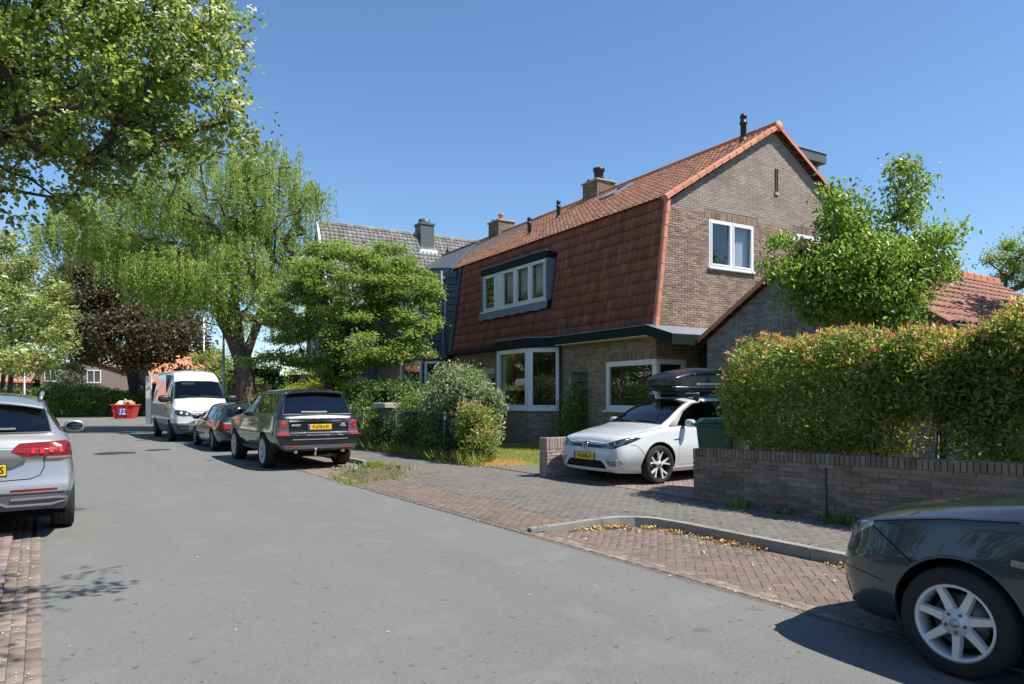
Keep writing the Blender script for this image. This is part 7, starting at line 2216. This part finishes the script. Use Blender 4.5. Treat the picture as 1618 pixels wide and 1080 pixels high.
    MB().box((-.70, -.036, 1.55), (-.15, .036, 2.15)).build('door_panel', P_VAN, d, bevel=.01)
    cabin(t, .9, 2.0, .8, .62, 1.62, rows=((.75, 2),), dash=(1.55, 1.42))
    MB().box((.35, -.9, .4), (.40, .9, 2.4)).build('bulkhead', M_INT, t)
    MB().box((1.95, -.45, 1.47), (2.05, -.25, 1.55)).build('green_cloth', mat('green_cloth', (.05, .35, .2), rough=.8), t)
    MB().box((1.50, -.55, 2.0), (1.52, -.1, 2.1)).build('sun_visor', M_SEAT, t)
    for x in (1.82, -1.82):
        for sg in (1, -1): wheel(t, (x, sg * .90, .355), .355, .235, sg, .21, 8, {'w0': .05, 'w1': .055, 'bow': -.02, 'hub': .09}, face=(M_DGREY, M_DGREY))
    MB().box((-2.9, -.7, .3), (2.4, .7, .42)).build('underbody', M_ARCH, t)
    sh.body('body', P_VAN, t)


white_van()


# ------------------------------------------------------------------ silver SUV on the left
def silver_suv():
    t = thing('suv_car', 'silver SUV seen from behind at the left edge of the picture', 'car', (-.55, 11.66, 0), R(90))
    rows = [(2.22, .25, .55, .50, .66, .72, .60, .76, .50, .78), (2.1, .22, .74, .55, .84, .88, .78, .92, .60, .94), (1.7, .20, .80, .60, .90, .97, .83, 1.0, .66, 1.03), (1.1, .20, .82, .62, .92, 1.03, .85, 1.06, .70, 1.09), (.9, .20, .82, .62, .92, 1.04, .855, 1.12, .70, 1.15),
            (.4, .20, .82, .62, .92, 1.05, .86, 1.43, .62, 1.47), (.1, .20, .82, .62, .92, 1.055, .86, 1.53, .60, 1.58), (-.6, .20, .82, .62, .92, 1.07, .86, 1.57, .595, 1.63), (-1.5, .23, .82, .63, .92, 1.09, .855, 1.54, .585, 1.60), (-1.88, .28, .81, .64, .915, 1.095, .845, 1.48, .575, 1.545),
            (-1.98, .30, .80, .64, .91, 1.095, .84, 1.41, .585, 1.47), (-2.15, .33, .78, .64, .89, 1.075, .82, 1.15, .665, 1.18), (-2.22, .34, .76, .64, .875, 1.03, .80, 1.08, .68, 1.10), (-2.26, .35, .73, .63, .85, .97, .77, 1.01, .66, 1.03)]
    sh = Shell(rows, tail=[(.30, .0), (.40, .03), (.52, .055), (.60, .05), (.68, .02), (.78, .0), (.88, -.012), (.92, .012), (1.1, .012)], bulge_r=.07, dens=.03)
    for x in (1.34, -1.34): arch(sh, t, x, .355, .40, .91, M_BLACK)
    screen(sh, t, [(-.68, 1.17), (.68, 1.17), (.61, 1.44), (.4, 1.50), (-.4, 1.50), (-.61, 1.44)], [(-.665, 1.185), (.665, 1.185), (.60, 1.435), (.4, 1.49), (-.4, 1.49), (-.60, 1.435)], 'rear', M_BLACK, M_TINT, 'rear_window')
    screen(sh, t, [(-.66, 1.16), (.66, 1.16), (.60, 1.50), (-.60, 1.50)], [(-.64, 1.18), (.64, 1.18), (.58, 1.48), (-.58, 1.48)], 'front', M_BLACK, M_CARGLASS, 'windscreen')
    for sg in (1, -1):
        glasshouse(sh, t, [(.70, 1.085), (.12, 1.485), (-.5, 1.525), (-1.5, 1.50), (-1.88, 1.40), (-2.02, 1.20), (-1.8, 1.14), (0, 1.10)],
                   [([(.60, 1.105), (.10, 1.465), (-.25, 1.495), (-.23, 1.12)], None), ([(-.33, 1.122), (-.35, 1.50), (-1.15, 1.49), (-1.17, 1.14)], M_TINT), ([(-1.22, 1.142), (-1.2, 1.487), (-1.8, 1.39), (-1.92, 1.22), (-1.78, 1.16)], M_TINT)], sg, M_BLACK, M_TINT)
        sh.strip('window_trim', pl_([(.55, 1.08), (-1.0, 1.115), (-1.85, 1.15)], 7), M_CHROME, t, w=.014, h=.005, sgn=sg)
        door(sh, t, [(.90, .35), (.92, .70), (.84, 1.04), (-.28, 1.075), (-.29, .35)], sg, P_SILVER)
        door(sh, t, [(-.30, .35), (-.29, 1.075), (-1.26, 1.10), (-1.22, .88), (-1.0, .68), (-.92, .40), (-.92, .35)], sg, P_SILVER)
        handle(sh, t, -.1, .98, sg, P_SILVER); handle(sh, t, -1.05, 1.0, sg, P_SILVER)
        mirror(t, sh, .68, 1.10, sg, P_SILVER, out=.15, s=1.25)
        # roof rail
        MB().tube([(.15, sg * .585, 1.545), (.05, sg * .595, 1.60), (-.6, sg * .595, 1.635), (-1.6, sg * .58, 1.60), (-1.78, sg * .572, 1.545)], [.012, .022, .024, .024, .012], 8).build('roof_rail', M_SATIN, t, fix=False)
        # rear lamp: red upper wedge with a clear lower edge
        lp = [(.30, .985), (.34, 1.03), (.38, 1.065), (.80, 1.085), (.90, 1.02), (.90, .915), (.60, .905), (.60, .925), (.42, .925)]
        l_ = sh.panel('tail_light', lp if sg > 0 else mir(lp), 'rear', M_REDD, t, th=.04, off=.006)
        for k, (y, z, w_) in enumerate(((.50, .985, .06), (.58, .985, .05), (.665, .99, .07), (.755, .99, .07))):
            c, n = sh.at((-5, y * sg, z), (1, 0, 0))
            q = n.to_track_quat('Z', 'Y').to_matrix().to_4x4()
            MB(Matrix.Translation(c + n * .008) @ q).box((-.022, -.035, 0), (.022, .035, .006)).build('lamp_cell', M_RED, l_ or t, bevel=.004)
        sh.strip('clear_lamp_band', [(y * sg, .912) for y in np.linspace(.62, .84, 8)], M_CLEARL, t, w=.02, h=.005, view='rear', off=.006)
        sh.strip('bumper_reflector', [(y * sg, .565) for y in np.linspace(.30, .72, 9)], M_REDD, t, w=.024, h=.006, view='rear', off=.004)
        pk = [(.20, .43), (.26, .395), (.66, .395), (.78, .43), (.80, .46), (.74, .47), (.34, .465)]
        sh.strip('bumper_trim_loop', [((y) * sg, z) for y, z in pl_([(.14, .475), (.26, .405), (.66, .40), (.79, .435), (.80, .465), (.72, .475), (.30, .47)], 5)], M_SATIN, t, w=.018, h=.012, view='rear', off=.004)
        groove(sh, t, [(y * sg, z) for y, z in pl_([(.60, .905), (.60, .80), (.56, .72), (.48, .685), (.0, .668)], 7)], 'rear', w=.009)
    lowp = [(-.95, .30), (.95, .30), (.95, .535), (-.95, .535)]
    sh.panel('lower_bumper', lowp, 'rear', M_TRIMG, t, th=.12, off=.0)
    sh.strip('chrome_line', [(y, .545) for y in np.linspace(-.84, .84, 30)], M_CHROME, t, w=.016, h=.01, view='rear')
    sh.strip('bumper_step', [(y, .475) for y in np.linspace(-.20, .20, 8)], M_BLACK, t, w=.02, h=.01, view='rear')
    groove(sh, t, [(y, 1.168) for y in np.linspace(-.70, .70, 20)], 'rear', w=.008)
    rec = [(-.42, .90), (.42, .90), (.30, .80), (.28, .72), (-.28, .72), (-.30, .80)]
    c, n = sh.at((-5, 0, .80), (1, 0, 0))
    MB().prism([(-.44, .90), (.44, .90), (.31, .815), (-.31, .815)], 'x', c.x - .012, c.x + .02).build('plate_recess', M_TRIMG, t)
    plate(t, 'S', (c.x - .018, -.0, .79), RE, tx=.222)
    sh.strip('wiper', [(y, 1.21 + .01 * abs(y)) for y in np.linspace(.30, -.34, 10)], M_DGREY, t, w=.022, h=.02, view='rear', off=.004)
    sp = MB(); vs = []
    for y in np.linspace(-.60, .60, 13):
        for x, z in ((-1.80, 1.575), (-2.04 + .05 * (y / .6) ** 2, 1.53), (-2.05 + .05 * (y / .6) ** 2, 1.50), (-1.88, 1.48)): vs.append((x, y, z - .07 * (y / .6) ** 2))
    sp.add(vs, [(i * 4 + k, i * 4 + (k + 1) % 4, i * 4 + 4 + (k + 1) % 4, i * 4 + 4 + k) for i in range(12) for k in range(4)] + [(3, 2, 1, 0), (48, 49, 50, 51)], False).build('roof_spoiler', P_SILVER, t, bevel=.01)
    MB().box((-2.1, -.7, .24), (1.9, .7, .34)).build('underbody', M_ARCH, t)
    cabin(t, -1.8, 1.0, .68, .42, 1.30, rows=((-.15, 2), (-1.0, 2)), dash=(.55, 1.10))
    for x in (1.34, -1.34):
        for sg in (1, -1): wheel(t, (x, sg * .79, .352), .352, .235, sg, .232, 5, {'fork': .2, 'w0': .035, 'w1': .035, 'hub': .065}, face=(M_ALLOY, M_ALLOYD))
    sh.body('body', P_SILVER, t)


silver_suv()


# ------------------------------------------------------------------ anthracite hatchback at the lower right
def anthracite_hatchback():
    t = thing('compact_car', 'anthracite compact car with silver seven spoke wheel, cut by the right edge of the picture', 'car', (5.10, .735, 0), R(90))
    rows = [(2.05, .27, .42, .45, .50, .63, .46, .67, .38, .69), (2.0, .23, .54, .46, .62, .715, .56, .75, .44, .775), (1.87, .20, .66, .48, .745, .775, .67, .81, .53, .84), (1.6, .19, .73, .50, .835, .83, .75, .875, .60, .905), (1.235, .18, .75, .52, .85, .88, .78, .935, .64, .97),
            (.95, .18, .75, .53, .85, .90, .79, .985, .66, 1.01), (.80, .18, .75, .53, .85, .91, .795, 1.05, .65, 1.085), (.3, .18, .75, .53, .85, .92, .80, 1.32, .57, 1.365), (0, .18, .75, .53, .85, .93, .80, 1.38, .55, 1.43), (-.6, .18, .75, .53, .85, .95, .80, 1.395, .55, 1.445),
            (-1.2, .18, .75, .54, .85, .97, .79, 1.36, .54, 1.42), (-1.6, .20, .73, .55, .84, .98, .77, 1.28, .53, 1.33), (-1.85, .28, .66, .57, .77, .95, .73, 1.02, .56, 1.05), (-1.95, .32, .60, .58, .70, .90, .68, .93, .55, .95), (-2.0, .35, .50, .60, .62, .85, .58, .88, .46, .90)]
    sh = Shell(rows, nose=[(.2, -.02), (.30, .02), (.45, .03), (.55, .015), (.66, -.01)], dens=.025)
    for x in (1.235, -1.235): arch(sh, t, x, .308, .358, .84, P_ANTH)
    screen(sh, t, [(-.63, 1.02), (0, 1.045), (.63, 1.02), (.55, 1.32), (0, 1.36), (-.55, 1.32)], [(-.61, 1.035), (0, 1.06), (.61, 1.035), (.54, 1.31), (0, 1.345), (-.54, 1.31)], 'front', M_BLACK, M_CARGLASS, 'windscreen')
    screen(sh, t, [(-.55, 1.05), (.55, 1.05), (.5, 1.27), (-.5, 1.27)], [(-.54, 1.06), (.54, 1.06), (.49, 1.26), (-.49, 1.26)], 'rear', M_BLACK, M_TINT, 'rear_window')
    for sg in (1, -1):
        glasshouse(sh, t, [(.72, .935), (.20, 1.285), (-.1, 1.335), (-.6, 1.35), (-1.2, 1.31), (-1.55, 1.2), (-1.5, 1.02), (0, .955)],
                   [([(.60, .955), (.18, 1.265), (-.1, 1.315), (-.28, 1.325), (-.26, .975)], None), ([(-.34, .978), (-.36, 1.328), (-1.15, 1.29), (-1.45, 1.19), (-1.42, 1.03)], None)], sg, M_BLACK, M_CARGLASS)
        door(sh, t, [(.78, .30), (.80, .60), (.72, .92), (-.30, .945), (-.31, .30)], sg, P_ANTH)
        handle(sh, t, -.12, .84, sg, P_ANTH)
        mirror(t, sh, .60, .95, sg, P_ANTH)
        hp = [(2.16, .55), (2.12, .66), (2.0, .738), (1.87, .775), (1.765, .788), (1.758, .768), (1.86, .710), (1.97, .630), (2.02, .56)]
        l_ = sh.panel('headlight', hp, 'side', M_CLEARL, t, sgn=sg, th=-.05, off=.002, test=lambda c: abs(c.y) > .40)
        for x, z in ((1.985, .70), (1.90, .742)):
            h_, n = sh.side(x, z, sg)
            MB(Matrix.Translation(h_ + n * .002) @ n.to_track_quat('Z', 'Y').to_matrix().to_4x4()).lathe([(0, .010), (.022, .008), (.030, 0)], n=16).build('lamp_lens', M_LAMPB, l_ or t)
        groove(sh, t, pl_([(1.765, .765), (1.62, .69), (1.475, .60)], 6), 'side', sg, w=.007)
        groove(sh, t, pl_([(1.76, .790), (1.6, .822), (1.3, .872), (.93, .905)], 6), 'side', sg, w=.007)
        groove(sh, t, pl_([(.80, .30), (.82, .60), (.74, .925)], 6), 'side', sg, w=.005)
        sh.strip('turn_indicator', lin((.955, .695), (.865, .69), 4), M_CLEARL, t, w=.034, h=.008, sgn=sg)
        sh.strip('indicator_bulb', lin((.915, .692), (.90, .692), 2), M_AMBER, t, w=.020, h=.011, sgn=sg)
        gp_ = [(1.965, .215), (1.945, .30), (1.995, .405), (2.12, .40), (2.14, .22)]
        sh.panel('bumper_grille', gp_, 'side', M_ARCH, t, sgn=sg, th=-.05, off=-.010, test=lambda c: abs(c.y) > .30)
        for z in np.linspace(.235, .39, 6): sh.strip('grille_bar', [(x, z) for x in np.linspace(1.965, 2.085, 7)], M_BLACK, t, w=.007, h=.005, sgn=sg, off=-.004)
        for x in np.linspace(1.98, 2.07, 4): sh.strip('grille_bar', [(x + (z - .3) * .15, z) for z in np.linspace(.225, .40, 6)], M_BLACK, t, w=.007, h=.005, sgn=sg, off=-.004)
        sh.strip('bumper_lip', [(x, .225) for x in np.linspace(1.62, 2.05, 12)], M_BLACK, t, w=.05, h=.012, sgn=sg)
        groove(sh, t, [(x, .445 + .03 * math.sin((x - 1.6) * 5)) for x in np.linspace(1.66, 2.08, 12)], 'side', sg, w=.004)
        lp = [(.40, .78), (.40, .90), (.66, .92), (.72, .78)]
        sh.panel('tail_light', lp if sg > 0 else mir(lp), 'rear', M_RED, t, th=.04)
    sh.panel('grille', [(-.34, .50), (.34, .50), (.40, .62), (-.40, .62)], 'front', M_BLACK, t, th=.2, off=-.004)
    sh.strip('bumper_lip', [(y, .235) for y in np.linspace(-.6, .6, 16)], M_BLACK, t, w=.04, h=.012, view='front')
    for y0, y1 in ((-.05, -.50), (.50, .05)): sh.strip('wiper', lin((y0, 1.06), (y1, 1.08), 7), M_BLACK, t, w=.018, h=.014, view='front', off=.006)
    cabin(t, -1.5, .85, .62, .32, 1.10, rows=((-.2, 2), (-1.0, 2)), dash=(.42, .93))
    for x in (1.235, -1.235):
        for sg in (1, -1): wheel(t, (x, sg * .745, .306), .306, .19, sg, .208, 7, {'w0': .066, 'w1': .046, 'rot': .22, 'bow': -.010, 'hub': .075, 'r0': .04}, face=(M_ALLOY, M_ALLOY), hub_m=M_SATIN)
    MB().box((-1.8, -.55, .19), (1.8, .55, .3)).build('underbody', M_ARCH, t)
    sh.body('body', P_ANTH, t)


anthracite_hatchback()
